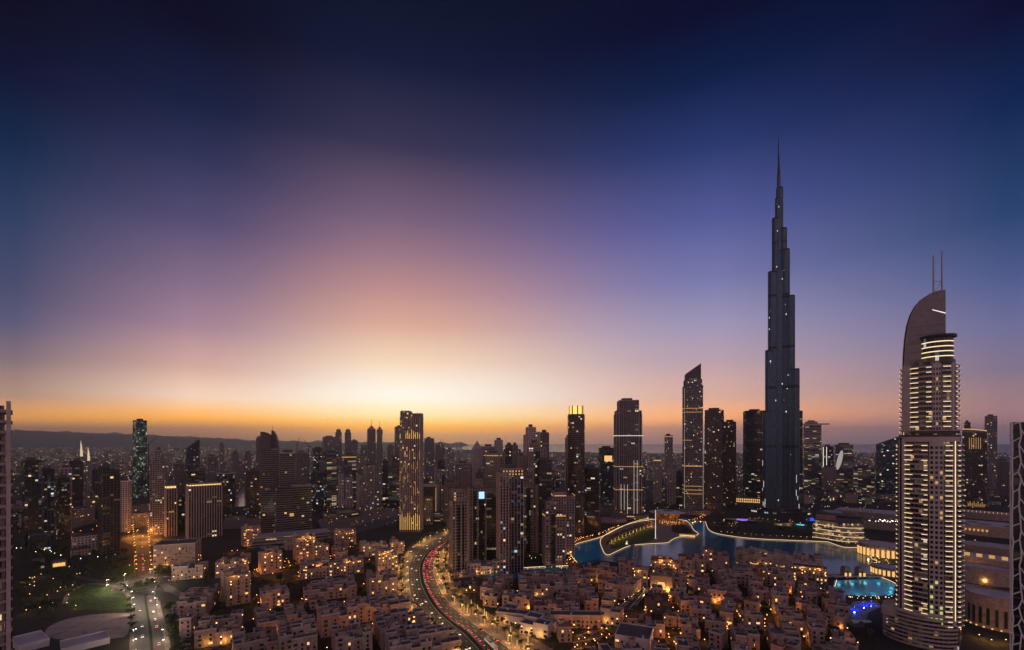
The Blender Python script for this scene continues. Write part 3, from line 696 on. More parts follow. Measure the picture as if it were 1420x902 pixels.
for i in range(7):
    for j in range(2): mb.box(-hw*.7+i*hw*.26,-hw*.7+i*hw*.26+1.6,-hd*.86,-hd*.80,H*.975+j*3.6,H*.975+j*3.6+2.0)
mb.build('crown_opening',M['gold2'],T['root'])
t('apartment_tower','pink stone tower with a shadowed loggia near its top, right of the perforated crown',724,746,672,772,'w_stone','grid',.85,-10,blocks=[(0,1,0,1,0,1),(.1,.7,.1,.9,1,1.07)],strips=[(.3,.62)])
T = t('apartment_tower','stone tower with a row of lit windows below a flat cap, nearest the blue channel',752,784,708,787,'w_stone','grid',.8,12,blocks=[(0,.5,0,1,0,1.0),(.45,1,.1,1,0,.95),(.1,.45,.2,.8,1,1.16)],strips=[(.28,.5)]); litband(T,T['H']*.95-2.8,'gold2',1.4,x=(.5,1))
T = t('apartment_tower','dim tower with a lit attic half hidden behind the stone tower nearest the blue channel',764,797,683,770,'w_mauve','grid',.8,8,blocks=[(0,.6,0,1,0,1),(.5,1,.1,1,0,.96)]); litband(T,T['H']-4,'gold2',1.4,x=(.05,.6))
for lab,xl,xr,yt,yb,mk,st in (
 ('slim grey tower in the gap left of the rose stone tower',603,612,652,716,'w_mauve','fin'),('slim dark tower just left of the crenellated pink mid-rise',607,616,640,706,'w_dark','mull'),
 ('slim pale tower between the crenellated mid-rise and the pyramid tower',641,650,652,722,'w_stone','grid'),('narrow brown tower in front of the flat-topped tower by the pyramid',660,670,656,740,'w_brown','fin'),
 ('narrow tower behind the perforated crown, showing over its left shoulder',690,699,640,726,'w_mauve','grid'),('slim pale stepped tower between the cream tower and the brown frame tower',697,704,627,716,'w_pale','fin'),
 ('slender pale tower between the brown stepped tower and the pale cluster',719,728,634,744,'w_stone','fin'),('dark slim slab between the pale cluster and the gold cylinder tower',767,776,664,748,'w_dark','mull'),
 ('pale low tower at the left foot of the gold cylinder tower',775,786,690,756,'w_stone','grid'),('thin hazy tower behind the wedge-topped tower, to its right',277,285,648,694,'w_hazy',None),
 ('thin dark tower left of the gold-lit cornice slab',247,256,690,738,'w_dark','mull'),('thin grey tower above the lilac slabs',497,505,634,690,'w_mauve',None),
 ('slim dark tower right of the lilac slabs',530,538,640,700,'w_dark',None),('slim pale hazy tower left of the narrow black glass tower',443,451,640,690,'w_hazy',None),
 ('thin dark tower between the two leftmost flecked towers, far back',58,66,650,700,'w_fleck',None),('thin dark tower between the plain violet slab and the black-bayed tower',127,136,652,722,'w_dark',None)):
    t('slim_tower',lab,xl,xr,yt,yb,mk,st,.9,6)
# gold drum tower
T = t('gold_drum_tower','tall dark rounded tower wearing a bright gold cylinder crown',786,812,575,742,'w_brown','slab',.95,0,plant=False,fm='darkstone',crown='drum',blocks=[(.04,.96,0,1,0,1,'oval')])
mb = MB(); hw,hd,H = T['hw'],T['hd'],T['H']; mb.prism(ellip(0,0,hw*.72,hd*.72,24),H,zat(563,T['Y']),0,0); mb.build('gold_crown',M['goldbright'],T['root'])
mb = MB()
for k in range(8):
    a = 2*math.pi*k/8+.2; mb.obox((hw*.76*math.cos(a),hd*.76*math.sin(a)),a,.4,.9,H,zat(563,T['Y'])+.8)
mb.build('crown_frame',M['darkstone'],T['root'])
t('apartment_tower','narrow pale wing hugging the left side of the gold cylinder tower',784,792,608,736,'w_pale','fin',1.4,0)
t('apartment_tower','purple-brown dark tower at the right foot of the gold cylinder tower',808,833,650,738,'w_dark','slab',.8,-8,fm='darkstone')
T = t('gold_screen_building','mid-rise office with a gold glowing panel framed under its roof',830,852,622,700,'w_blue','mull',.8,10); sign(T,.55,zat(640,T['Y']),T['w']*.55,14,'gold','gold_panel'); litfin(T,.96,4,T['H']*.93,'gold',.9)
# big striped tower
T = t('striped_tower','massive dark tower with pale vertical piers, shoulders and thin lines of white light',850,891,566,718,'w_dark','fin',.7,8,bay=4.0,fm='mauve',blocks=[(.04,.96,.04,.96,0,.97),(.14,.86,.0,1,0,1.06),(0,.2,.2,.8,0,.94),(.8,1,.2,.8,0,.94)])
for z in (.25,.46,.74): litband(T,T['H']*z,'gold2' if z<.5 else 'whiteglow',1.0,pd=.9)
for x in (.2,.32,.44,.68,.8): litfin(T,x,8,T['H']*(.3 if x<.5 else .52),'whiteglow',.35,pd=.95)
mb = MB(); hw = T['hw']; mb.prism(ellip(0,-T['hd']-4,hw*1.4,22,26),0,8,0,1,5,4); mb.build('podium',[M['w_office'],M['roof']],T['root'])
# beyond the lawn island
T = t('slim_tower','slim pale tower with a gold-lit square cap, right of the massive striped tower',906,917,640,698,'w_pale','fin',1,0,plant=False); litcrown(T,'gold',3.5,.3)
T = t('slim_tower','dark slim hazy tower with a lit roof slot, standing off alone by the sea',921,933,604,672,'w_mauve','mull',1,6); litband(T,T['H']-6,'gold2',2)
T = t('apartment_tower','pale smooth tower with a small lit cupola, left of the tall slanted-crown tower',925,939,646,700,'w_pale',None,1.0,0,blocks=[(0,1,0,1,0,.96),(.15,.85,.15,.85,.96,1.04,'oval')],bay=6); litcrown(T,'gold2',3,.8,z=T['H']*1.04,frac=(.2,.8,.2,.8))
t('apartment_tower','dark sliver of a tower right behind the pale smooth cupola tower',938,946,655,702,'w_dark',None,1.4,0)
# slanted crown
T = t('slanted_crown_tower','very tall violet tower with a raked open crown and lit floors, right of the theatre',946,975,536,712,'w_mauve','mull',.8,8,bay=2.6,fm='darkstone',plant=False,blocks=[(0,1,0,1,0,1),(.05,.95,.05,.95,1,1.045)])
hw,hd,H = T['hw']*.8,T['hd']*.8,T['H']*1.045; hl,hr = zat(518,T['Y']),zat(504,T['Y'])
mb = MB(); a,b_,c_,d_ = [(p[0],p[1]) for p in rectp(-hw,hw,-hd,hd)]
for (p,q,za,zb) in ((a,b_,hl,hr),(b_,c_,hr,hr),(c_,d_,hr,hl),(d_,a,hl,hl)):
    for f0,f1 in ((0,1),):
        P0 = (p[0]+(q[0]-p[0])*f0,p[1]+(q[1]-p[1])*f0); P1 = (p[0]+(q[0]-p[0])*f1,p[1]+(q[1]-p[1])*f1); z0,z1 = za+(zb-za)*f0,za+(zb-za)*f1
        mb.face([(P0[0],P0[1],H),(P1[0],P1[1],H),(P1[0],P1[1],z1),(P0[0],P0[1],z0)])
mb.face([(a[0],a[1],hl),(b_[0],b_[1],hr),(c_[0],c_[1],hr),(d_[0],d_[1],hl)])
mb.build('raked_crown',M['darkstone'],T['root'])
mb = MB(); mb.box(-hw*.55,hw*.55,-hd-.25,-hd+.1,H+.6,H+2.2); mb.build('lit_room',M['gold2'],T['root'])
mb = MB(); mb.box(-hw*.7,hw*.62,-hd-.12,-hd+.1,H+3.2,hl-1.2); mb.build('crown_glass',M['glass'],T['root'])
for z,m_ in ((.15,'gold2'),(.18,'gold2'),(.21,'gold2'),(.365,'gold2'),(.37,'gold2'),(.79,'gold2'),(.82,'gold2'),(.57,'gold2')): litband(T,T['H']*z,m_,1.0,x=(.06,.94) if z<.4 or z>.7 else (.05,.4))
for x in (0.0,1.0): litfin(T,x,10,T['H']*.98,'whiteglow',.22,pd=.4)
mb = MB(); mb.prism(ellip(2,-T['hd']-3,T['hw']*1.7,22,24),0,9,0,1,5,4); mb.build('podium',[M['w_low'],M['roof']],T['root'])
# lattice pair
def lattice(T, m='darkstone'):
    mb = MB(); hw,hd,H = T['hw'],T['hd'],T['H']
    n = int(H/9)
    for i in range(-8, n):
        z0 = i*9.0
        for (p,q) in (((-hw,-hd-.3),(hw,-hd-.3)),((hw+.3,-hd),(hw+.3,hd)),((-hw-.3,hd),(-hw-.3,-hd))):
            L = math.hypot(q[0]-p[0],q[1]-p[1]); rise = L*1.1
            za, zb = z0+rise, z0
            f0,f1 = 0,1
            if za > H: f0 = (za-H)/(za-zb)
            if zb < 0: f1 = za/(za-zb) if za>0 else 0
            if f1 <= f0: continue
            A = (p[0]+(q[0]-p[0])*f0,p[1]+(q[1]-p[1])*f0,za+(zb-za)*f0); Bq = (p[0]+(q[0]-p[0])*f1,p[1]+(q[1]-p[1])*f1,za+(zb-za)*f1)
            mb.tube(A,Bq,.45,n=4)
    mb.build('diagonal_bracing',M[m],T['root'])
T = t('lattice_tower','black tower with a diagonal lattice skin, taller of the leaning-hatched pair',977,1004,570,714,'w_brown',None,.8,-8,bay=3); lattice(T)
T = t('lattice_tower','black tower with a diagonal lattice skin, shorter of the leaning-hatched pair',1002,1021,586,704,'w_brown',None,.9,-8,bay=3); lattice(T)
t('window_tower','broad black tower evenly peppered with small warm windows, left of the needle skyscraper',1030,1062,571,693,'w_dark','mull',.8,10,seed=12)
t('window_tower','dark tower edge showing just right of the needle skyscraper',1098,1113,571,690,'w_dark',None,1,0)
# tower with the cantilever bridge
T = t('bridge_tower','tower with white bare concrete upper floors and a long cantilevered slab at its top',1113,1139,590,676,'w_office','slab',.8,6,fm='stone3',plant=False,blocks=[(0,1,0,1,0,.62),(0,1,.02,.98,.62,1)])
hw,hd,H = T['hw'],T['hd'],T['H']; mb = MB()
for i in range(9): mb.box(-hw-.8,hw+.8,-hd-.8,hd+.8,H*.64+i*H*.038,H*.64+i*H*.038+2.6)
mb.build('bare_floors',M['stone3'],T['root'])
mb = MB(); mb.box(-hw*1.5,hw*1.95,-hd*.5,hd*.4,H+1.5,H+5.5); mb.box(-hw*.8,hw*.6,-hd*.6,hd*.6,H+5.5,H+12); mb.box(-hw*.5,hw*.3,-hd*.4,hd*.4,H+12,H+17); mb.build('cantilever_deck',M['mauve'],T['root'])
T = t('office_tower','pale-edged tower with a column of white lights beside the cantilever tower',1141,1156,619,676,'w_blue',None,.9,0); 
for x in (.05,.35): litfin(T,x,20,T['H']*.98,'whiteglow',1.6,pd=.3)
t('low_block','rusty pink lit block at the foot of the white-lights tower',1140,1160,648,680,'w_low',None,.8,0,cat='building')
T = t('office_tower','dark block with a glowing white leaf-shaped cut-out in its face',1157,1183,617,680,'w_office','mull',.7,6)
mb = MB(); hw,hd,H = T['hw'],T['hd'],T['H']; n=12; L_=[]
for i in range(n): a=2*math.pi*i/n; L_.append((-hw*.55+hw*.3*math.cos(a)+hw*.35*math.sin(a)*.8,-hd-.6,H*.66+H*.22*math.sin(a)))
mb.face(L_); mb.face([(p[0],p[1]+.5,p[2]) for p in L_[::-1]]); mb.build('leaf_panel',M['leafglow'],T['root'])
t('office_block','low dark office right of the leaf-marked block',1182,1214,648,684,'w_office',None,.7,4)
T = t('glass_tower','dark blue mirror-glass tower with a sloping roof, left of the balcony skyscraper',1212,1250,605,692,'w_blue',None,.7,6,crown='slope',top=1,bay=4)
# brown tower with the gold roof
T = t('gold_roof_tower','brown louvred tower under a curved gold-lit roof, behind the balcony skyscraper',1334,1371,600,704,'w_brown','slab',.7,-6,fm='darkstone',plant=False)
hw,hd,H = T['hw'],T['hd'],T['H']; mb = MB(); n=10
for i in range(n):
    x0,x1 = -hw+2*hw*i/n,-hw+2*hw*(i+1)/n; f=lambda x: H+9-5*((x+hw)/(2*hw))**2
    mb.face([(x0,-hd-1,H),(x1,-hd-1,H),(x1,-hd-1,f(x1)),(x0,-hd-1,f(x0))]); mb.face([(x0,-hd-1,f(x0)),(x1,-hd-1,f(x1)),(x1,hd,f(x1)),(x0,hd,f(x0))]); mb.face([(x1,hd,H),(x0,hd,H),(x0,hd,f(x0)),(x1,hd,f(x1))])
mb.build('curved_roof',M['stone2'],T['root'])
mb = MB()
for i in range(n):
    x0,x1 = -hw+2*hw*i/n,-hw+2*hw*(i+1)/n; mb.face([(x0,-hd-1.3,f(x0)-1.6),(x1,-hd-1.3,f(x1)-1.6),(x1,-hd-1.3,f(x1)-.2),(x0,-hd-1.3,f(x0)-.2)])
mb.build('roof_light',M['gold'],T['root'])
for i in range(6): litfin(T,.3+i*.09,H*.78,H*.93,'gold2',.8,pd=1.3)
for i in range(9): litfin(T,.25+i*.08,2,10+4*(i%2),'gold2',1.0,pd=1.3)
antenna(T['root'],hw*.7,0,H+4,26,.4)
t('office_tower','dark grey tower peering over the gold-lit curved roof',1365,1383,578,690,'w_mauve',None,.9,4)
t('office_tower','small dark stub tower left of the gold-lit curved roof',1337,1346,586,684,'w_dark',None,1,0)
t('office_block','pale hazy block right of the gold-lit curved roof',1378,1404,640,690,'w_hazy',None,.8,0)
# ------------------------------------------------------------------ the needle skyscraper
M['finsteel'] = plain('fin_steel', (0.15,0.2,0.27), 0.3, 0.9, var=0.08)
def needle():
    x, y = G(1080, 710); s = F/y                     # photo px per metre
    root = empty('needle_skyscraper', (x, y, 0), -math.atan2(x, y)*0.85)
    tag(root, 'tallest skyscraper, a grey-blue needle of stepped rounded wings ending in a long spire', 'skyscraper')
    hz = lambda py: CH-(py-HY)/s
    def lobe(cx, cy, r, z0, z1, n=16): return ellip(cx, cy, r, r, n)
    core = MB()
    for (r, z0, z1) in ((13,0,hz(378)),(9.5,hz(378),hz(320)),(7.4,hz(320),hz(290)),(5.6,hz(290),hz(262)),(3.8,hz(262),hz(243))):
        core.prism(ellip(0,0,r,r,18), z0, z1, 0, 1, 2.0, 3.6)
    core.build('core', [M['w_needle'], M['dark']], root)
    sp = MB()
    zs = [(hz(243),2.8),(hz(232),2.5),(hz(231.9),1.9),(hz(215),1.6),(hz(214.9),1.1),(hz(203),1.0),(hz(190),.7)]
    for i in range(len(zs)-1): sp.tube((-.6*i*.25,0,zs[i][0]),(-.6*(i+1)*.25,0,zs[i+1][0]),zs[i][1],zs[i+1][1],10)
    sp.build('spire', M['dark'], root)
    wings = ((R(-152), ((29.5,6.6,571),(23,7.0,487),(16.2,7.4,378),(8.0,6.6,304),(2.5,5.2,276)), (36,)),
             (R(-28), ((35,6.6,515),(25.5,7.0,415),(15,7.2,350),(10.5,6.0,320),(3.8,4.8,262)), (40,)),
             (R(90), ((38,7.5,545),(28,8,445),(18,8,360),(10,7,312)), (40,)))
    for wi,(ang, bays, _) in enumerate(wings):
        for bi,(rad, r, py) in enumerate(bays):
            top = hz(py)
            mb = MB(); c, s_ = math.cos(ang), math.sin(ang)
            # a rounded bay running from the core out to its own radius
            poly = []
            hw = r
            for k in range(9):
                a = -math.pi/2+math.pi*k/8; poly.append((rad-hw*.0+hw*math.cos(a)*.95, hw*math.sin(a)))
            poly += [(2, hw), (2, -hw)]
            e = 0.12*bi
            poly = [(px_*1.0, py_*(1-e*.02)) for px_, py_ in poly]
            poly = [(c*u-s_*v, s_*u+c*v) for u, v in poly]
            mb.prism(poly, 0, top, 0, 1, 2.0, 3.6, u0=100*wi+17*bi)
            w_ = mb.build('wing_tier', [M['w_needle'], M['dark']], root)
            # dark plant-room belts and a railing crown on each tier
            ring = []
            for k in range(9):
                a = -math.pi/2+math.pi*k/8; ring.append((rad+(hw+.35)*math.cos(a)*.95, (hw+.35)*math.sin(a)))
            ring += [(2,hw+.35),(2,-hw-.35)]
            ring = [(c*u-s_*v, s_*u+c*v) for u, v in ring]
            for zb in (hz(621),hz(540),hz(487)+3,hz(415)+3,hz(340)):
                if zb+5 < top: bm_ = MB(); bm_.prism(ring, zb, zb+5.5, 0, 0, bottom=True); bm_.build('plant_belt', M['dark'], w_)
            bm_ = MB(); bm_.prism(ring, top-2.2, top+1.2, 0, 0, bottom=True); bm_.build('roof_rail', M['dark'], w_)
            # polished fins running the height of the wing nose
            fm_ = MB()
            for k in range(7):
                a = -math.pi/2+math.pi*(k+.5)/7; u, v = rad+(hw+.2)*math.cos(a)*.95, (hw+.2)*math.sin(a)
                fm_.obox((c*u-s_*v, s_*u+c*v), ang+a, .35, .12, 6, top-2.4)
            fm_.build('fin', M['finsteel'], w_)
    # lines of light low on the shaft
    lm = MB(); rnd = random.Random(9)
    for k in range(16):
        a = R(-152) if k < 7 else R(-28); rad = 29.5 if k < 7 else 35
        q = rnd.uniform(-1.3, 1.0); u, v = rad+7.0*math.cos(q)*.95, 7.0*math.sin(q)
        z = rnd.uniform(10, 110); lm.obox((math.cos(a)*u-math.sin(a)*v, math.sin(a)*u+math.cos(a)*v), a+q, .2, .25, z, z+rnd.uniform(4,18))
    lm.build('light_line', M['whiteglow'], root)
    pm = MB(); pm.prism(ellip(0,0,62,46,30),0,6,0,1,4,4); pm.prism(ellip(0,0,50,38,30),6,11,0,1,4,4); pm.build('podium',[M['w_dark'],M['roof']],root)
needle()

# ------------------------------------------------------------------ the balcony skyscraper
def sector(mb, ex, ey, o, t0, t1, z0, z1, mi=0, n=None):
    """slab standing out by o from the ellipse ex,ey between angles t (0 = front, + = right)"""
    n = n or max(2, int(abs(t1-t0)/0.12))
    pt = lambda t, e: ((ex+e)*math.sin(t), -(ey+e)*math.cos(t))
    for i in range(n):
        a, c = t0+(t1-t0)*i/n, t0+(t1-t0)*(i+1)/n
        A, Bq, Cq, D = pt(a,o[0]), pt(c,o[0]), pt(c,o[1]), pt(a,o[1])
        mb.face([(*D,z0),(*Cq,z0),(*Cq,z1),(*D,z1)], mi)
        mb.face([(*A,z1),(*D,z1),(*Cq,z1),(*Bq,z1)], mi); mb.face([(*A,z0),(*Bq,z0),(*Cq,z0),(*D,z0)], mi)
        mb.face([(*Bq,z0),(*A,z0),(*A,z1),(*Bq,z1)], mi)
    for t in (t0, t1):
        A, D = pt(t,o[0]), pt(t,o[1]); mb.face([(*A,z0),(*D,z0),(*D,z1),(*A,z1)], mi)
WCOUNT = [0]
def balcony_tower():
    Yb = 345.0; xc, yc = at(1288, Yb+15); az = math.atan2(xc, yc)
    root = empty('balcony_skyscraper', (xc, yc, 0), -az)
    tag(root, 'stone skyscraper of lit curved balconies with a sail-shaped crown and two masts', 'skyscraper')
    z_ = lambda py: CH-(py-HY)/1.855
    lx = lambda px: (px-1288)*0.40
    def T(ex, x): return math.asin(max(-1, min(1, x/ex)))
    sections = ((z_(868), z_(612), 18.2, 14.0, -16.0, -13.6, -13.4, -.4, 0.2, 7.8, 8.0, 12.6),
                (z_(598), z_(504), 16.2, 12.5, -14.0, -10.2, -10.0, 1.6, 2.0, 6.6, 6.8, 11.6))
    core = MB(); panel = MB()
    for si,(z0, z1, ex, ey, p0, p1, b0, b1, g0, g1, c0, c1) in enumerate(sections):
        core.prism(ellip(0,0,ex,ey,40), z0-(3 if si else 20), z1, 0, 1, 2.6, 3.75, u0=si*300)
        # stone panel with square windows, pier and fin
        for (xa, xb, o) in ((p0,p1,1.9),(g0,g1,.9),):
            sector(panel, ex, ey, (-.3,o), T(ex,xa), T(ex,xb), z0, z1+.5)
        sector(panel, ex, ey, (-.3,1.7), T(ex,c1+.3), T(ex,c1+1.3), z0, z1+.5)
        nfl = int((z1-z0)/3.75)
        rnd = random.Random(si+3)
        # the small square windows of the panel
        ga, gb = T(ex,g0), T(ex,g1); extra = MB()
        for f in range(nfl):
            for q in range(3):
                ta = ga+(gb-ga)*(q+.22)/3; tb = ga+(gb-ga)*(q+.80)/3
                low = f < 9 and si == 0
                on = rnd.random() < (.75-.07*f if low else .1)
                if WCOUNT[0] < 100 or on:
                    WCOUNT[0] += 1; wm = MB(); sector(wm, ex, ey, (.85,.98), ta, tb, z0+f*3.75+.8, z0+f*3.75+2.9, n=1)
                    wm.build('window', M['glass'] if not on else (M['yellowgreen'] if low else M['gold2']), root)
                else: sector(extra, ex, ey, (.85,.98), ta, tb, z0+f*3.75+.8, z0+f*3.75+2.9, n=1)
        if extra.f: tag(extra.build('upper_windows', M['glass'], root), kind='stuff')
        side = MB(); sidel = MB()
        for f in range(nfl+1):
            z = z0+f*3.75
            def run(a, c, o, lights, own):
                mb, sb = (MB(), MB()) if own else (side, sidel)
                sector(mb, ex, ey, (-.2,o), a, c, z-.22, z+.22)
                sector(mb, ex, ey, (o-.14,o), a, c, z+.22, z+1.0)
                for (la, lc) in lights:
                    sector(sb, ex, ey, (o-.02,o+.10), a+(c-a)*la, a+(c-a)*lc, z-.55, z-.12)
                if own:
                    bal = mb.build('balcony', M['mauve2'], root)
                    if sb.f: sb.build('light_strip', M['strip'], bal)
            r1, r2 = rnd.random(), rnd.random()
            run(T(ex,b0), T(ex,b1), 1.7, ((.02,.42),(.76,.98)) if r1 < .6 else ((.02,.40),) if r1 < .8 else ((.05,.3),(.85,.98)), True)
            run(T(ex,c0), T(ex,c1), 1.6, ((.1,.9),) if r2 < .85 else (), True)
            run(T(ex,c1+1.5), R(118), 1.5, ((.08,.2),(.5,.58)), False)
            run(R(-118), R(-70), 1.5, ((.6,.95),), False)
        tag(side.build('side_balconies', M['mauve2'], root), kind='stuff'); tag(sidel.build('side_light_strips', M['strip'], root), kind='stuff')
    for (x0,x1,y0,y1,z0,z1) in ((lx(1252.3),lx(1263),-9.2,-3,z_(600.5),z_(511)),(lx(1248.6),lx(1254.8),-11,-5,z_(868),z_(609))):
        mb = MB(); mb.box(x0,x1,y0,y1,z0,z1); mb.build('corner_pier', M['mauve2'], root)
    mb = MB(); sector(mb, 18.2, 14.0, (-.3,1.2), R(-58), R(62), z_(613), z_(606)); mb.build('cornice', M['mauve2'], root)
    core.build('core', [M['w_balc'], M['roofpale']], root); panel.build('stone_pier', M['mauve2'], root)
    # vertical line of light
    lm = MB(); t = T(18.2, 13.35); sector(lm, 18.2, 14, (1.7,1.85), t-.012, t+.012, z_(860), z_(612)); lm.build('light_line', M['strip'], root)
    # belt between the sections
    bm_ = MB(); sector(bm_, 17.2, 13.4, (-3,1.0), R(-36), R(75), z_(601.5), z_(597.5)); sector(bm_, 17.6, 13.6, (-3,.4), R(-178), R(178), z_(612), z_(603)); bm_.build('belt_ledge', M['darkstone'], root)
    # upper tiers
    um = MB(); um.prism(ellip(0,1,15.2,11.5,36), z_(504)-1, z_(497), 0, 1, 2.6, 3.75); 
    um.prism([(lx(1300)+9.2*math.cos(2*math.pi*k/28), -4.5+8*math.sin(2*math.pi*k/28)) for k in range(28)], z_(504), z_(466), 0, 1, 2.6, 3.75, u0=70)
    um.build('upper_drum', [M['w_balc'], M['roofpale']], root)
    dm = MB(); dm.prism([(lx(1301)+10.6*math.cos(2*math.pi*k/28), -4.8+9.6*math.sin(2*math.pi*k/28)) for k in range(28)], z_(466.5), z_(463), 0, 0, bottom=True); dm.build('roof_disc', M['dark'], root)
    for k in range(4):
        lm = MB(); c = lx(1300); z = z_(494)+k*3.7; ring = []
        for i in range(15):
            a = R(-165+i*150/14); ring.append((c+9.5*math.cos(a), -4.5+8.3*math.sin(a)))
        for i in range(14):
            p, q = ring[i], ring[i+1]; lm.face([(*p,z),(*q,z),(*q,z+.7),(*p,z+.7)])
        lm.build('light_ring', M['strip'], root)
    # sail plates
    prof = [(1252,512),(1253,485),(1255,462),(1258,443),(1263,428),(1270,416),(1279,407.5),(1289,402.5),(1300,400),(1311.5,400),(1312,512)]
    for (nm, y0, y1, grow, mk) in (('sail_plate',-7.2,-3.2,0.0,'sailstone'),('sail_back',0.5,5.5,1.0,'darkstone')):
        P = [(lx(px)-grow*(1.6 if px < 1290 else 0), z_(py)+grow*(0.9 if py < 500 else 0)) for px, py in prof]
        mb = MB(); n = len(P)
        mb.face([(p[0],y0,p[1]) for p in P[::-1]]); mb.face([(p[0],y1,p[1]) for p in P])
        for i in range(n):
            a, c = P[i], P[(i+1)%n]; mb.face([(a[0],y0,a[1]),(a[0],y1,a[1]),(c[0],y1,c[1]),(c[0],y0,c[1])])
        mb.build(nm, M[mk], root)
    mb = MB()
    for i in range(len(prof)-2):
        a, c = (lx(prof[i][0]), z_(prof[i][1])), (lx(prof[i+1][0]), z_(prof[i+1][1])); mb.tube((a[0],-7.25,a[1]),(c[0],-7.25,c[1]),.22,n=5)
    mb.build('edge_trim', M['stone3'], root)
    for zz in range(6):
        z = z_(508)+zz*6.5; x0 = lx(1257 if z < z_(440) else 1268)+.6; mb = MB(); mb.box(x0,lx(1311),-7.28,-7.16,z,z+.22); mb.build('panel_joint', M['darkstone'], root)
    P = [(lx(px)+.5, z_(py)-.6) for px, py in prof[1:9]]; mb = MB()
    mb.face([(p[0],-3.2,p[1]) for p in P]+[(P[-1][0],-3.2,P[0][1])]); 
    for i in range(len(P)-1):
        a, c = P[i], P[i+1]; mb.face([(a[0],-3.2,a[1]),(c[0],-3.2,c[1]),(c[0],.5,c[1]),(a[0],.5,a[1])])
    mb.build('sail_core', M['dark'], root)
    # the lit seam on the sail's back edge and the slot in its face
    mb = MB()
    for i in range(0, 5):
        a, c = (lx(prof[i][0])-.25, z_(prof[i][1])), (lx(prof[i+1][0])-.25, z_(prof[i+1][1])); mb.face([(a[0],-3.0,a[1]),(a[0],-1.8,a[1]),(c[0],-1.8,c[1]),(c[0],-3.0,c[1])])
    mb.build('sail_light', M['gold2'], root)
    mb = MB(); mb.face([(lx(1293),-7.3,z_(426)),(lx(1311.5),-7.3,z_(433.5)),(lx(1311.5),-7.3,z_(432)),(lx(1293),-7.3,z_(424.8))]); mb.build('light_slot', M['whiteglow'], root)
    for px, top in ((1294.5,346),(1306.5,342)):
        mb = MB(); mb.tube((lx(px),-2.5,z_(402)),(lx(px),-2.5,z_(top)),.62,.5,10); mb.build('mast', M['metal'], root)
    mb = MB(); mb.tube((lx(1294.5),-2.5,z_(401)),(lx(1306.5),-2.5,z_(384)),.16,n=5); mb.tube((lx(1294.5),-2.5,z_(384)),(lx(1306.5),-2.5,z_(384)),.16,n=5); mb.build('mast_brace', M['metal'], root)
    # round stepped base
    c = lx(1275); base = MB(); rings = MB()
    base.prism(ellip(c,0,21.5,17,44), 0, z_(862), 0, 1, 3.0, 3.6)
    for k in range(9):
        z = .6+k*3.0
        A = ellip(c,0,22.9,18.4,44); 
        rings.prism(A, z, z+1.15, 0, 0, bottom=True)
    base.build('base_drum', [M['w_balc'], M['roofpale']], root); rings.build('base_ring', M['stone3'], root)
    mb = MB(); mb.prism(ellip(lx(1233),-9,6.5,5,24), z_(868), z_(856), 0, 1, 3, 3); mb.build('terrace_roof', [M['stone3'], M['roofpale']], root)
    mb = MB(); mb.prism([(lx(1245.4),-9.6),(lx(1248.4),-10.4),(lx(1248.4),-5),(lx(1245.4),-5)], z_(868), z_(611)+2, 0, 0); mb.build('dark_groove', M['dark'], root)
M['yellowgreen'] = glowmat('yellow_green_window', (0.75,0.9,0.22), 0.7)
M['sailstone'] = plain('sail_panel', (0.27,0.225,0.245), 0.6, var=0.12, scale=0.25)
M['mauve2'] = plain('rose_grey_panel', (0.52,0.43,0.42), 0.7, var=0.1)  # stone paled, the uplight on the pier put into its colour
M['w_balc'] = winmat('balcony_glazing', (0.12,0.09,0.085), (0.02,0.017,0.017), (0.1,0.9), (0.05,0.95), lit=0.2, s=0.7,
    cols=[(0.0,(1.0,0.5,0.18)),(0.7,(1.0,0.66,0.34)),(1.0,(0.85,0.9,1.0))])
balcony_tower()

# ------------------------------------------------------------------ two near towers cut by the frame
def edge_left():
    Y = 150.0; s = F/Y; z = lambda py: CH-(py-HY)/s
    ex, ey = at(20, Y); az = math.atan2(ex, ey); c, sn = math.cos(az), math.sin(az)
    u, v = -14.4, 12.0                                     # from the visible corner to the centre, along right and depth
    root = empty('near_balcony_tower', (ex+u*c+v*sn, ey-u*sn+v*c, 0), -az)
    tag(root, 'pale near tower with curved white balcony edges, cut off by the left edge', 'tower')
    mb = MB(); mb.prism(rectp(-9,12.2,-11,11), 0, z(563), 0, 1, 3, 3.4); mb.build('shaft', [M['w_stone'], M['roof']], root)
    n = int(z(570)/3.4)
    for i in range(n):
        q = MB(); zz = i*3.4+3
        a = [(-9,-13.0),(9.5,-13.4),(12.8,-12.2),(14.0,-9.5),(14.0,6),(13.2,8)]
        for k in range(len(a)-1):
            p, e = a[k], a[k+1]; q.face([(*p,zz),(*e,zz),(*e,zz+.9),(*p,zz+.9)])
        rim = [(-9,-11)]+a+[(12,8)]
        q.face([(*p,zz) for p in rim][::-1]); q.face([(*p,zz+.2) for p in rim])
        q.build('balcony', M['mauve'], root)
    for y0 in (-12.6, 2.0):
        mb = MB(); mb.box(12.6,13.6,y0,y0+1.2,0,z(557)); mb.build('corner_pier', M['stone3'], root)
edge_left()
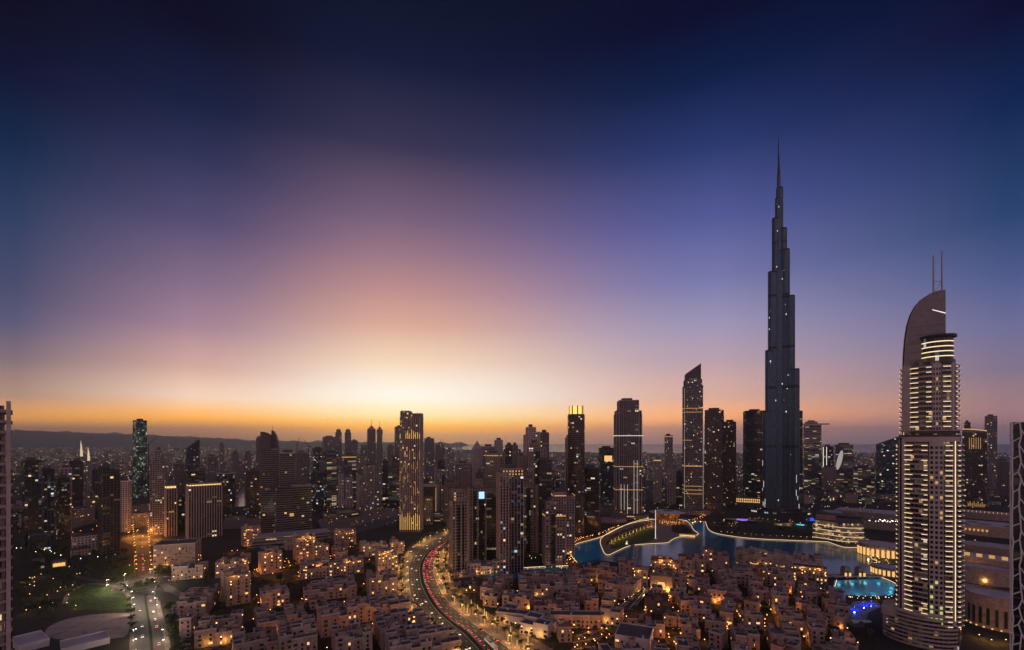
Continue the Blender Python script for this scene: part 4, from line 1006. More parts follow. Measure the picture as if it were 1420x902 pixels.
def edge_right():
    Y = 175.0; s = F/Y; z = lambda py: CH-(py-HY)/s
    ex, ey = at(1401, Y); az = math.atan2(ex, ey); c, sn = math.cos(az), math.sin(az)
    root = empty('near_lattice_tower', (ex+14*c+12*sn, ey-14*sn+12*c, 0), -az)
    tag(root, 'black near tower wrapped in a wavy white lattice, cut off by the right edge', 'tower')
    hw, hd, H, H2 = 13.5, 12.0, z(586), z(548)
    mb = MB(); mb.prism(rectp(-hw,hw,-hd,hd), 0, H, 0, 1, 3, 3.5); mb.prism(rectp(-hw+6,hw,-hd+.1,hd-.1), H+.02, H2, 0, 1, 3, 3.5); mb.build('shaft', [M['w_dark'], M['roof']], root)
    rnd = random.Random(8); la = MB()
    for side in (0,1,2):
        L = 2*hw if side == 0 else 2*hd; nx = int(L/2.0); nz = int(H/3.2)
        def P(i, j):
            u = i/nx*L; jx = 0.9*mnoise.noise((i*1.3+side*9, j*0.9, 3)); jz = 1.1*mnoise.noise((i*1.1, j*1.2+side*5, 8))
            zz = max(0, min(H, j*3.2+jz*.8+(1.6 if i % 2 else 0))); u = max(0, min(L, u+jx))
            if side == 0: return (-hw+u, -hd-.45, zz)
            if side == 1: return (-hw-.45, hd-u, zz)
            return (hw+.45, -hd+u, zz)
        for i in range(nx+1):
            for j in range(nz):
                la.tube(P(i,j), P(i,j+1), .3, n=4)
                if i < nx and (i+j) % 2 == 0: la.tube(P(i,j+1), P(i+1,j+(1 if i % 2 == 0 else 0)), .26, n=4)
    la.build('lattice_screen', M['white'], root)
edge_right()

# ------------------------------------------------------------------ water, banks and lawn island
def fx(pts, n=6): return curve(pxs(pts), n)
lake_pts = pxs([(791,765),(800,755.5),(834,745.5),(858,733.5),(878,725),(900,719.5),(930,717),(960,720),(978,724),(986,738),(1020,745.5),(1061,749),(1110,751),(1148,752.6),(1170,760),(1192,761),(1205,768),(1209,776),(1212,789),(1221,801),(1150,801),(1120,800),(1080,793),(1040,786),(1000,790),(960,789),(900,786),(850,780),(834,778),(815,784),(800,781)])
sheet('lake', curve(lake_pts, 3, True), 0.25, M['lake'])
sheet('west_channel', curve(pxs([(791.5,765.5),(800.5,756),(834,746),(858,734),(878,725.5),(899,720),(897,722),(868,728.5),(846,738.5),(833,749),(835,762),(838,769),(826,776),(800,780)]),3,True), 0.29, M['channel'])
sheet('inlet', pxs([(957,722),(972,723.5),(978,725),(986,738.5),(1000,742),(988,748),(968,742.5),(962,736),(957,728)]), 0.29, M['channel'])
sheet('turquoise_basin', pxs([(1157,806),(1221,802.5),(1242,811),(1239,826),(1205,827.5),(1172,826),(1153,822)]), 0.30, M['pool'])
sheet('channel', pxs([(672,796),(720,789),(788,786),(806,788),(803,806),(790,806),(778,799),(730,800),(700,806),(680,812)]), 0.25, M['lake'])
island = pxs([(833,749),(846,739),(868,729),(896,722.5),(925,720.5),(950,723),(957,728),(962,736),(968,742.5),(941,746),(930,751),(925,754),(900,755.5),(874,758),(856,765.5),(842,771),(835,762)])
isl = curve(island, 4, True); o = sheet('island', isl, 0.7, M['paving'])
lawn_pts = curve(pxs([(847,754),(858,745),(880,736.5),(900,732.5),(910,737),(909,747),(900,752),(878,755.5),(860,760.5),(848,762)]),3,True)
sheet('island_lawn', lawn_pts, 0.80, M['lawn'])
sheet('flower_bed', pxs([(931,731),(945,727),(954,731),(961,738),(958,741),(944,741),(932,738)]), 0.80, M['soil'])
def edge_strip(line, label, z=0.9, r=0.28, mk='edge', name='edge_light', wall=True):
    root = empty(name, (line[0][0], line[0][1], 0)); tag(root, label, 'light strip')
    ox, oy = line[0][:2]
    q = MB(); k = MB()
    for i in range(len(line)-1):
        a, c = line[i], line[i+1]
        q.tube((a[0]-ox,a[1]-oy,z+.3),(c[0]-ox,c[1]-oy,z+.3), r, n=5)
        if wall:
            d = math.atan2(c[1]-a[1], c[0]-a[0]); L = math.hypot(c[1]-a[1], c[0]-a[0]); k.obox(((a[0]+c[0])/2-ox,(a[1]+c[1])/2-oy), d, L/2, .45, 0, z)
    q.build('light_line', M[mk], root)
    if wall: k.build('quay_wall', M['kerb'], root)
edge_strip(isl[:13*4], 'line of warm light along the far and near quay of the lawn island'); edge_strip(isl[13*4:]+isl[:1], 'short line of warm light round the blunt west tip of the lawn island')
for lab, pts in (('curved line of light on the outer bank of the blue western channel',[(800,781),(793,773),(791,765),(800,755.5),(834,745.5),(858,733.5),(878,725),(900,719.5)]),
    ('line of light along the northern quay below the needle skyscraper',[(978,724),(986,738),(1020,745.5),(1061,749),(1110,751),(1148,752.6)]),
    ('line of light along the quay in front of the tiered terraces',[(1148,752.6),(1170,760),(1192,761),(1205,768),(1209,776),(1216,780),(1211,788)]),
    ('line of light tracing the west bank of the small turquoise basin',[(1160,806),(1158,814),(1153,822),(1170,824)]),
    ('line of light along the south quay of the narrow residential channel',[(672,796),(700,791),(740,788),(788,786)]),
    ('lit edge of the walkway running past the balcony skyscraper to the basin',[(1221,802),(1232,806),(1242,811)])):
    edge_strip(fx(pts,5), lab)

# the bridge with twin gatehouses
def bridge():
    a, c = G(1150,801), G(1226,802); L = math.hypot(c[0]-a[0],c[1]-a[1]); root = empty('footbridge', ((a[0]+c[0])/2,(a[1]+c[1])/2,0), math.atan2(c[1]-a[1],c[0]-a[0]))
    tag(root, 'footbridge with two gold-lit gatehouses between the lake and the turquoise basin', 'bridge')
    mb = MB(); mb.box(-L/2,L/2,-3,3,1.6,2.4); 
    for x in (-L*.4,-L*.2,0,L*.2,L*.4): mb.box(x-1.2,x+1.2,-2.6,2.6,0,1.6)
    mb.build('deck', M['stone2'], root)
    mb = MB(); mb.box(-L/2,L/2,-3.2,-2.9,2.4,3.3); mb.box(-L/2,L/2,2.9,3.2,2.4,3.3); mb.build('balustrade', M['stone2'], root)
    for x in (-L*.2, L*.06):
        g = MB(); g.box(x-3.5,x-1.2,-3.8,3.8,2.4,9); g.box(x+1.2,x+3.5,-3.8,3.8,2.4,9); g.box(x-3.5,x+3.5,-3.8,3.8,9,11.5); g.box(x-2.5,x+2.5,-2.8,2.8,11.5,13)
        gh = g.build('gatehouse', M['stone2'], root)
        l = MB(); l.box(x-3.6,x-1.1,-4.0,-3.85,2.6,6.5); l.box(x+1.1,x+3.6,-4.0,-3.85,2.6,6.5); l.build('wall_light', M['gold'], gh)
bridge()
# flagpole
mb = MB(); p = G(909,748); root = empty('flagpole',(p[0],p[1],.7)); tag(root,'tall white flagpole at the edge of the island lawn','flagpole')
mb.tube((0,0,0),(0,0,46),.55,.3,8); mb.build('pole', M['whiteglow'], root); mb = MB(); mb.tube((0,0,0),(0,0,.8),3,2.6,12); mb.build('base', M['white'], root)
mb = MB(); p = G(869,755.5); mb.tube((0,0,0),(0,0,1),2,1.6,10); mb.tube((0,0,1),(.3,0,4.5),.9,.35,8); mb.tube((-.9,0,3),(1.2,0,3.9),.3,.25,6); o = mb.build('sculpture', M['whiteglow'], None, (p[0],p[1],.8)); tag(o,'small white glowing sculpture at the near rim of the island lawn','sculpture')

# ------------------------------------------------------------------ theatre
def theatre():
    x, y = at(925, gY(726)+20); root = empty('theatre', (x,y,0), -math.atan2(x,y)); tag(root,'round amber-glowing theatre under a wide pale overhanging roof','theatre')
    a, b_ = 27, 20
    mb = MB(); mb.prism(ellip(0,0,a*.72,b_*.72,36), 0, 17, 0, 0, poly2=ellip(0,0,a*.88,b_*.88,36)); mb.build('amber_wall', M['ambr'], root)
    mb = MB()
    for k in range(34):
        t = 2*math.pi*k/34; p = (a*.74*math.cos(t), b_*.74*math.sin(t)); q = (a*.91*math.cos(t), b_*.91*math.sin(t)); mb.tube((*p,0),(*q,17),.28,n=4)
    mb.build('mullion', M['darkstone'], root)
    mb = MB(); mb.prism(ellip(0,0,a*1.02,b_*1.02,40), 17, 18.2, 0, 0, poly2=ellip(0,0,a*1.25,b_*1.25,40), bottom=True); mb.prism(ellip(0,0,a*1.25,b_*1.25,40), 18.2, 19.0, 0, 0, poly2=ellip(0,0,a*1.1,b_*1.1,40)); mb.prism(ellip(0,0,a*1.1,b_*1.1,40), 19, 21.5, 0, 0, poly2=ellip(0,0,a*.8,b_*.8,40)); mb.build('roof', M['roofpale'], root)
    mb = MB(); mb.prism(ellip(3,0,a*.35,b_*.3,24), 21.6, 22.2, 0, 0); mb.build('roof_well', M['dark'], root)
    mb = MB()
    for k in range(8): mb.box(-9+k*3.6,-8.2+k*3.6,-b_*.98,-b_*.9,0,4)
    mb.build('foyer_light', M['gold'], root)
M['ambr'] = winmat('amber_wall', (0.35,0.10,0.04), (0.3,0.09,0.03), (0.03,0.97), (0.0,1.0), lit=0.95, s=0.5, cols=[(0.0,(1.0,0.20,0.03)),(0.6,(1.0,0.30,0.06)),(1.0,(1.0,0.55,0.2))])
theatre()

# ------------------------------------------------------------------ shopping centre and lakeside buildings
def terraces():
    x, y = at(1162, gY(751)+26); root = empty('terrace_building', (x,y,0), -math.atan2(x,y)); tag(root,'wavy white terraces of four brightly lit storeys on the lake quay','building')
    s = gY(751)/F; W = 66*s*.85
    def outline(e):
        pts = []
        for i in range(15):
            f = i/14; pts.append((-W/2-e+(W+2*e)*f, -15-e-9.0*math.sin(f*math.pi)+3.0*math.sin(f*7.0+.4)))
        return pts+[(W/2+e,22),(-W/2-e,22)]
    for k in range(4):
        z = k*7.0
        mb = MB(); mb.prism(outline(-1.5), z+.9, z+7.0, 0, 0, 3, 3.5); fl = mb.build('storey', M['w_ter'], root)
        mb = MB(); mb.prism(outline(1.2+.4*(3-k)), z+0.0, z+.9, 0, 0, bottom=True); mb.build('terrace_slab', M['stone3'], fl)
        mb = MB(); o_ = outline(1.35+.4*(3-k))[:15]
        for i in range(14): mb.face([(*o_[i],z+.15),(*o_[i+1],z+.15),(*o_[i+1],z+.75),(*o_[i],z+.75)])
        mb.build('light_line', M['edge2'], fl)
    mb = MB(); mb.prism(outline(.6), 28.0, 29.4, 0, 0, bottom=True); mb.build('roof', M['roof'], root)
    mb = MB(); mb.prism([(-W*.47,-6),(-W*.05,-8),(-W*.05,8),(-W*.47,8)], 29.4, 36, 0, 1, 2.5, 6); mb.build('roof_pavilion', [M['w_rose'], M['tile']], root)
M['w_ter'] = winmat('terrace_storey', (0.3,0.24,0.2), (0.05,0.035,0.03), (0.05,0.95), (0.1,0.9), lit=0.8, s=0.9, cols=[(0.0,(1.0,0.5,0.18)),(1.0,(1.0,0.75,0.45))])
M['w_rose'] = winmat('rose_slot_wall', (0.42,0.22,0.2), (0.05,0.03,0.03), (0.35,0.6), (0.1,0.8), lit=0.02)
M['edge2'] = glowmat('terrace_light', (1.0,0.74,0.44), 1.25)
terraces()
M['w_hall'] = winmat('hall_wall', (0.30,0.23,0.20), DK, (0.3,0.7), (0.3,0.7), lit=0.10, s=1.0)
def building(name, label, px, py, poly, h, mats, parts=(), rz=None, cat='building', bay=4, fl=4):
    x, y = G(px, py); root = empty(name, (x,y,0), -math.atan2(x,y) if rz is None else rz); tag(root, label, cat)
    mb = MB(); mb.prism(poly, 0, h, 0, 1, bay, fl, u0=int(px)); mb.build('wall', mats, root)
    par = MB(); n = len(poly)
    for i in range(n):
        p, q = poly[i], poly[(i+1)%n]; d = math.atan2(q[1]-p[1],q[0]-p[0]); L = math.hypot(q[0]-p[0],q[1]-p[1]); nx_, ny_ = math.sin(d), -math.cos(d)
        par.obox(((p[0]+q[0])/2-nx_*.2,(p[1]+q[1])/2-ny_*.2), d, max(.05,L/2-.12), .2, h, h+.9)
    par.build('parapet', mats[0] if not mats[0].name.endswith('facade') else M['stone'], root)
    return root
W_ = [M['w_hall'], M['roofpale']]
r = building('boat_hall','dark boat-shaped hall with a pale blue sunken roof behind the tiered terraces',1155,722,ellip(0,0,24,30,24),14,[M['w_dark'],M['roof']])
mb = MB(); mb.prism(ellip(0,0,27,33,24),14,17,0,0,poly2=ellip(0,0,24,30,24),bottom=True); mb.build('roof_rim',M['darkstone'],r); mb = MB(); mb.prism(ellip(0,3,17,20,20),17.02,17.6,0,0); mb.build('roof_light',M['roofblue'] if 'roofblue' in M else M['roofpale'],r)
r = building('shopping_hall','long low shopping hall with a pale wavy roof behind the tiered terraces',1205,716,[(-60,-22),(40,-30),(62,-6),(62,40),(-50,36)],10,W_)
mb = MB(); 
for i in range(8): mb.box(-44+i*7,-39+i*7,-12,16,10,12.2)
mb.build('roof_vault',M['roofpale'],r)
r = building('shopping_hall','flat shopping hall with a square row of roof openings below the mirror-glass tower',1212,694,[(-40,-8),(44,-8),(44,30),(-40,30)],14,[M['w_rose2'] if 'w_rose2' in M else M['w_low'],M['roof']])
r = building('shopping_hall','dusky low roof with scattered roof lights left of the balcony skyscraper',1225,733,[(-34,-18),(30,-24),(44,20),(-26,24)],13,[M['w_hall'],M['roof']])
mb = MB(); rnd = random.Random(2)
for i in range(26):
    a, c = rnd.uniform(-22,24), rnd.uniform(-12,14); mb.box(a,a+.8,c,c+.8,13,13.7)
mb.build('roof_lamp',M['bulbwhite'],r)
r = building('rotunda','curved hall with a glowing gold arcade facing the lake',1222,770,ellip(0,0,26,22,28),15,[M['w_arc'] if 'w_arc' in M else M['w_hall'],M['roofpale']])
mb = MB()
for k in range(12):
    a = R(-170+k*12); p = (26.3*math.cos(a),22.3*math.sin(a)); mb.obox(p,a,.2,1.6,1,11)
mb.build('arcade_light',M['gold'],r)
r = building('rotunda','round lit pavilion beside the left flank of the balcony skyscraper',1233,797,ellip(0,0,17,14,26),9,[M['w_hall'],M['roofpale']])
mb = MB()
for k in range(9):
    a = R(-175+k*14); mb.obox((17.2*math.cos(a),14.2*math.sin(a)),a,.2,1.2,1,7)
mb.build('arcade_light',M['gold'],r)
# right of the balcony skyscraper
r = building('shopping_hall','broad curved flat roof with dark oval openings right of the balcony skyscraper',1372,742,ellip(0,14,72,38,40),16,[M['stone2'],M['roofpale']])
for (a,c) in ((-30,0),(-5,10),(22,4),(-20,26),(30,26)): mb = MB(); mb.prism(ellip(a,c,7,5,18),16.02,16.3,0,0); mb.build('roof_opening',M['dark'],r)
mb = MB()
for i in range(9): mb.box(-44+i*5,-41.5+i*5,-25.4-i*.26,-25.0-i*.26,8,11.5)
mb.build('lit_window',M['gold2'],r)
r = building('shopping_hall','low curved hall roofed with a fan of small glowing rooflights',1368,720,ellip(0,10,60,24,36),12,[M['stone2'],M['roofpale']])
mb = MB()
for i in range(14):
    for j in range(3): mb.box(-45+i*6,-44+i*6,0+j*9,5+j*9,12,12.6)
mb.build('roof_lamp',M['gold2'],r)
r = building('gallery_hall','glazed barrel-roofed gallery with glowing panes, right of the balcony skyscraper',1366,788,[(-44,-8),(36,-14),(40,12),(-40,16)],12,[M['stone2'],M['roofpale']])
mb = MB(); n=14
for i in range(n):
    x0 = -40+i*5.4
    for j in range(6):
        a0,a1 = math.pi*j/6,math.pi*(j+1)/6; y0,z0,y1,z1 = -11*math.cos(a0)+2-i*.35,12+5*math.sin(a0),-11*math.cos(a1)+2-i*.35,12+5*math.sin(a1)
        mb.face([(x0,y0,z0),(x0+5.2,y0,z0),(x0+5.2,y1,z1),(x0,y1,z1)], 1 if (j in (1,2) and i%2==0 and i>2) else 0)
mb.build('barrel_roof',[M['roofpale'],M['gold2']],r)
r = building('shopping_hall','plain grey curved roof between the oval openings and the barrel-roofed gallery',1376,768,ellip(0,0,52,20,36),11,[M['stone2'],M['roofpale']])
r = building('drum_hall','big round sandstone drum with amber light washing its slotted wall',1386,868,ellip(0,0,21,17,40),26,[M['stone2'],M['roofpale']])
mb = MB()
for k in range(7):
    a = R(-150+k*14); mb.obox((21.1*math.cos(a),17.1*math.sin(a)),a,.25,1.0,3,17)
mb.build('wall_slot',M['dark'],r)
mb = MB()
for k in range(8):
    a = R(-157+k*14); mb.obox((21.5*math.cos(a),17.5*math.sin(a)),a,.3,.5,.3,1.2)
mb.build('wall_lamp',M['gold'],r)
r = building('entrance_hall','tall gold-lit portico between the balcony skyscraper and the sandstone drum',1346,846,[(-9,-6),(9,-6),(9,10),(-9,10)],21,[M['stone2'],M['roofpale']])
mb = MB()
for i in range(4): mb.box(-7.4+i*4.2,-5.2+i*4.2,-6.35,-6.05,1,17)
mb.build('portico_light',M['gold'],r)
r = building('shopping_hall','pale amber-washed hall stepping down behind the sandstone drum',1352,806,ellip(0,0,30,14,30),17,[M['stone2'],M['roofpale']]); mb = MB(); mb.box(-24,18,-12.4,-12.1,10,13); 
r = building('lit_pavilion','long two-storey pavilion with glowing gold arcades, left of the needle skyscraper',1037,697,[(-28,-8),(28,-8),(28,8),(-28,8)],12,[M['w_hall'],M['roof']])
mb = MB()
for i in range(13): 
    for j in range(2): mb.box(-26+i*4.2,-23.6+i*4.2,-8.4,-8.1,1+j*5.6,4.6+j*5.6)
mb.build('arcade_light',M['gold'],r)
r = building('saucer_pavilion','flat saucer pavilion with a violet glowing middle near the northern quay',1027,724,ellip(0,0,30,14,28),4,[M['w_dark'],M['roofpale']]); mb = MB(); mb.prism(ellip(2,-10,9,4,16),4.2,7,0,0); mb.build('violet_light',M['violet'],r)
r = building('garden_kiosk','low kiosk crowded with warm lights before the needle skyscraper',1088,729,[(-16,-6),(16,-6),(16,6),(-16,6)],4,[M['w_ter'],M['roof']])
r = building('tent_pavilion','small pavilion with a blue glowing dome beside the tiered terraces',1125,724,ellip(0,0,10,8,18),3,[M['w_dark'],M['roof']]); mb = MB(); mb.dome((0,0,3),9,5); mb.build('blue_dome',M['blueglow'],r)
r = building('garden_kiosk','small cyan-lit kiosk on the northern quay lawn',1110,730,ellip(0,0,8,4,16),2,[M['w_dark'],M['roof']]); mb = MB(); mb.prism(ellip(0,-1,7,3,14),2.1,3.4,0,0); mb.build('cyan_light',M['cyanglow'],r)
r = building('blue_roof_hall','low hall with a sweeping violet-blue roof beyond the western channel',840,724,[(-30,-10),(20,-14),(40,4),(10,16),(-30,12)],6,[M['w_low'],M['roofviolet']])
r = building('lake_kiosk','gold-lit waterside kiosk at the east point of the lawn island',953,744,[(-13,-2),(13,1),(13,5),(-13,3)],3,[M['stone2'],M['stone2']]); mb = MB(); mb.box(-12,12,-2.5,-2.2,.3,2.6); mb.build('wall_light',M['gold'],r)
# ------------------------------------------------------------------ roads
NS = 6
b_out_w = curve(pxs([(650,940),(632,915),(606,890),(584,867),(566,848),(553,830),(550,806),(552,785),(562,765),(582,751),(610,739),(645,729)]),NS)
b_l = curve(pxs([(672,940),(648,912),(622,888),(600,865),(582,846),(570,828),(566,806),(567,785),(576,766),(594,753),(620,741),(655,730)]),NS)
b_m = curve(pxs([(700,940),(671,905),(646,878),(630,866),(608,846),(592,822),(585,802),(585,782),(594,767),(608,757),(632,745),(664,733)]),NS)
b_r = curve(pxs([(760,940),(712,903),(680,880),(650,861),(622,835),(608,812),(602,795),(602,781),(608,769),(622,758),(645,746),(674,734)]),NS)
b_out_e = curve(pxs([(830,940),(770,903),(730,880),(690,858),(655,835),(636,812),(626,795),(622,780),(626,769),(638,759),(660,747),(690,735)]),NS)
def mixl(A, B, f): return [(a[0]+(c[0]-a[0])*f, a[1]+(c[1]-a[1])*f) for a, c in zip(A, B)]
ribbon('pavement', b_out_w, b_l, 0.18, M['paving'], h=0.18)
ribbon('boulevard_road', b_l, b_r, 0.06, M['asphalt'])
ribbon('pavement', b_r, b_out_e, 0.18, M['paving'], h=0.18)
m1, m2 = offset(b_m, 1.6), offset(b_m, -1.6)
ribbon('median_strip', m1, m2, 0.22, M['soil'], h=0.22)
def lane_marks(A, B, fr, name, dash=True, w=0.16, z=0.075):
    c = mixl(A, B, fr); mb = MB(); pts = along(c, 1.0)
    for i in range(len(pts)-1):
        if dash and (i//4) % 3: continue
        a, d = pts[i], pts[i+1]; nx_, ny_ = -math.sin(a[2])*w, math.cos(a[2])*w
        mb.face([(a[0]-nx_,a[1]-ny_,z),(d[0]-nx_,d[1]-ny_,z),(d[0]+nx_,d[1]+ny_,z),(a[0]+nx_,a[1]+ny_,z)][::-1] if False else [(a[0]+nx_,a[1]+ny_,z),(a[0]-nx_,a[1]-ny_,z),(d[0]-nx_,d[1]-ny_,z),(d[0]+nx_,d[1]+ny_,z)])
    o = mb.build(name, M['paint']); tag(o, kind='structure')
for fr in (.25,.5,.75): lane_marks(b_l, m1, fr, 'lane_marking'); lane_marks(m2, b_r, fr, 'lane_marking')
for fr in (.03,.97): lane_marks(b_l, m1, fr, 'edge_marking', False); lane_marks(m2, b_r, fr, 'edge_marking', False)
# roundabout road
rc = G(201,811)
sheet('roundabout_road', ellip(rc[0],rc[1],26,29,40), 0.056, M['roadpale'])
ribbon('kerb', ellip(rc[0],rc[1],12.4,14,41)[:41]+[ellip(rc[0],rc[1],12.4,14,41)[0]], ellip(rc[0],rc[1],11.4,12.9,41)+[ellip(rc[0],rc[1],11.4,12.9,41)[0]], 0.21, M['kerb'], h=0.2)
ribbon('kerb', ellip(rc[0],rc[1],26.8,29.8,41)[2:12], ellip(rc[0],rc[1],26,29,41)[2:12], 0.18, M['kerb'], h=0.18)
ribbon('kerb', ellip(rc[0],rc[1],26.8,29.8,41)[23:27], ellip(rc[0],rc[1],26,29,41)[23:27], 0.18, M['kerb'], h=0.18)
sheet('roundabout_island', ellip(rc[0],rc[1],11.5,13,30), 0.2, M['lawn'])
def strip(name, L, Rr, z, m, h=0, n=4): return ribbon(name, curve(pxs(L),n), curve(pxs(Rr),n), z, m, h=h)
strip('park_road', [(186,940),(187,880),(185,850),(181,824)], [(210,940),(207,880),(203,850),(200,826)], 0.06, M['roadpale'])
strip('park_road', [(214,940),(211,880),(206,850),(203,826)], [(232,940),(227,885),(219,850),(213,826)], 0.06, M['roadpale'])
strip('park_median', [(210,940),(207,880),(203,850),(200,832)], [(214,940),(211,880),(206,850),(203,832)], 0.2, M['soil'], .2)
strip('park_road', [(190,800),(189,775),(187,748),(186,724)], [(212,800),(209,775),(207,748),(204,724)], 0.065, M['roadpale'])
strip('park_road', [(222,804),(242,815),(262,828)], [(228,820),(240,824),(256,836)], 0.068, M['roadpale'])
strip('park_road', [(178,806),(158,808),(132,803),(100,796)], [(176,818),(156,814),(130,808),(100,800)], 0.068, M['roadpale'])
strip('pavement', [(230,940),(227,885),(219,850),(216,832)], [(240,940),(235,885),(225,850),(222,834)], 0.18, M['paving'], .18)
strip('pavement', [(178,940),(180,880),(180,850),(178,832)], [(186,940),(187,880),(185,850),(182,830)], 0.18, M['paving'], .18)
strip('service_road', [(262,940),(248,890),(240,850),(232,836)], [(275,940),(256,885),(246,850),(240,838)], 0.06, M['asphalt'])
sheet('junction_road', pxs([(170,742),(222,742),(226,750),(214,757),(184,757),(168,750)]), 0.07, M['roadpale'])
sheet('park_lawn', curve(pxs([(88,836),(95,824),(118,812),(140,811),(165,816),(182,830),(180,842),(150,846),(115,846),(100,845)]),3,True), 0.05, M['lawn'])
pk = curve(pxs([(86,838),(92,824),(116,811),(140,809.5),(168,815),(186,831)]),4); strip_o = ribbon('park_path', pk, offset(pk,-3.5), 0.08, M['paving'])
sheet('park_lawn', pxs([(140,800),(158,782),(188,782),(189,798),(176,804)]), 0.05, M['lawn'])
mound = curve(pxs([(62,878),(75,865),(110,855),(150,851),(184,852),(180,868),(170,884),(110,888),(75,886)]),3,True)
sheet('sand_lot', mound, 0.045, M['sandpale'])
sheet('sand_lot', pxs([(309,734),(312,716),(362,714),(362,732)]), 0.05, M['sand'])
sheet('sand_lot', pxs([(440,722),(500,703),(556,706),(552,722),(520,733),(470,742),(448,738)]), 0.05, M['sand'])
sheet('sand_lot', pxs([(452,742),(520,722),(556,716),(556,722),(500,738),(462,748)]), 0.09, M['asphalt'])
sheet('canal', pxs([(150,716),(215,714),(262,708),(345,702),(345,684),(330,668),(300,672),(262,690),(200,700),(150,704)]), 0.3, M['canal'])
sheet('canal', pxs([(322,700),(345,700),(348,655),(326,655)]), 0.32, M['canal'])

# ------------------------------------------------------------------ vehicles
def car_meshes(col):
    b = MB(); b.prism(rectp(-.88,.88,-2.2,2.2),.35,.95,0,0,bottom=True,poly2=rectp(-.86,.86,-2.15,2.1)); 
    c = MB(); c.prism(rectp(-.8,.8,-1.6,.9),.95,1.5,0,1,poly2=rectp(-.66,.66,-1.2,.35))
    w = MB(); w.tube((-.1,0,0),(.1,0,0),.33,n=8)
    t = MB(); t.box(-.3,.3,-.09,.03,-.16,.16)
    return b.mesh('body',col), c.mesh('cabin',[M['glass'],col]), w.mesh('wheel',M['dark']), t
paints = [plain('car_paint_%s'%n,c,.35,0,var=.05,spec=.5) for n,c in (('white',(.6,.6,.6)),('silver',(.3,.31,.33)),('black',(.02,.02,.022)),('sand',(.3,.24,.18)))]
pn = ['white','silver','black','sand coloured']
CM = [car_meshes(p) for p in paints]
tl_me = CM[0][3].mesh('tail_light', M['red']); hl_me = CM[0][3].mesh('head_light', M['head'])
tl_off = CM[0][3].mesh('tail_light', plain('unlit_lens',(.25,.02,.02),.3)); hl_off = CM[0][3].mesh('head_light', M['white'])
def car(x, y, a, ci, label, group, name='car'):
    on = name == 'car'
    root = empty(name, (x,y,.075), a-math.pi/2); tag(root, label, 'car', group)
    put('body', CM[ci][0], root); put('cabin', CM[ci][1], root)
    for sx in (-.8,.8):
        for sy in (-1.35,1.4): put('wheel', CM[ci][2], root, (sx,sy,.33))
    for sx in (-.58,.58): put('tail_light', tl_me if on else tl_off, root, (sx,-2.2,.74)); put('head_light', hl_me if on else hl_off, root, (sx,2.24,.66))
def carset(lane, step, y0, y1, label, group, rev=False, jitter=1.5, seed=1, keep=1.0):
    rnd = random.Random(seed)
    for (x,y,a) in along(lane, step, rnd.uniform(0,step)):
        if not (gY(y0) <= y <= gY(y1)) or rnd.random() > keep: continue
        j = rnd.uniform(-jitter,jitter); ci = rnd.randrange(4)
        car(x+math.cos(a)*j, y+math.sin(a)*j, a+(math.pi if rev else 0), ci, label % pn[ci], group)
carset(mixl(m2,b_r,.12), 8.5, 905, 752, '%s car with red tail lights queuing in the lane against the median', 'cars in the median lane of the jam', seed=1, keep=.85)
carset(mixl(m2,b_r,.37), 9, 810, 757, '%s car with red tail lights in the second lane of the jam', 'cars in the second lane of the jam', seed=2, keep=.8)
carset(mixl(m2,b_r,.62), 10, 806, 764, '%s car with red tail lights in the third lane of the jam', 'cars in the third lane of the jam', seed=3, keep=.75)
carset(mixl(m2,b_r,.86), 30, 900, 752, '%s car with red tail lights moving in the kerb lane beside the palms', 'cars in the kerb lane', seed=4, jitter=8)
carset(mixl(m1,b_l,.3), 42, 905, 742, '%s car coming down the nearly empty carriageway of the boulevard', 'oncoming boulevard cars', rev=True, seed=5, jitter=14)
carset(mixl(m1,b_l,.7), 60, 905, 742, '%s car near the west kerb of the empty carriageway', 'oncoming kerb side cars', rev=True, seed=6, jitter=14)
carset(curve(pxs([(221,900),(217,870),(212,846),(207,828)]),6), 22, 905, 826, '%s car driving up towards the roundabout', 'cars going up to the roundabout', seed=7, jitter=6, keep=.45)
carset(curve(pxs([(198,905),(197,870),(194,846),(191,828)]),6), 26, 905, 826, '%s car driving down away from the roundabout', 'cars coming down from the roundabout', rev=True, seed=8, jitter=6, keep=.4)
carset(curve(pxs([(199,798),(198,775),(197,755)]),6), 16, 800, 750, '%s car on the orange-lit road between roundabout and junction', 'cars on the orange lit road', seed=9, jitter=5, keep=.35)
carset([(rc[0]+21*math.cos(a*.2),rc[1]+22*math.sin(a*.2)) for a in range(32)], 27, 840, 790, '%s car going round the roundabout', 'cars on the roundabout', seed=10, jitter=6)
def bus(x, y, a, label):
    root = empty('bus',(x,y,.075),a-math.pi/2); tag(root,label,'bus')
    mb = MB(); mb.box(-1.25,1.25,-5.5,5.5,.4,3.1); mb.build('body',paints[0],root)
    mb = MB(); mb.box(-1.28,1.28,-5.0,5.2,1.5,2.5); mb.build('window_band',M['winlit2'],root)
    w = MB(); w.tube((-.15,0,0),(.15,0,0),.5,n=10); wm = w.mesh('wheel',M['dark'])
    for sx in (-1.15,1.15):
        for sy in (-3.4,3.4): put('wheel',wm,root,(sx,sy,.5))
    for sx in (-.9,.9): put('tail_light',tl_me,root,(sx,-5.5,1.0)); put('head_light',hl_me,root,(sx,5.5,.9))
M['winlit2'] = glowmat('bus_windows',(1.0,.85,.7),.5)
ln = along(mixl(m2,b_r,.40),1.0)
for py,lab in ((893,'white bus ahead of a second bus at the lower end of the boulevard'),(899,'white bus following close behind another bus on the boulevard')):
    q = min(ln, key=lambda p: abs(p[1]-gY(py))); bus(q[0],q[1],q[2],lab)

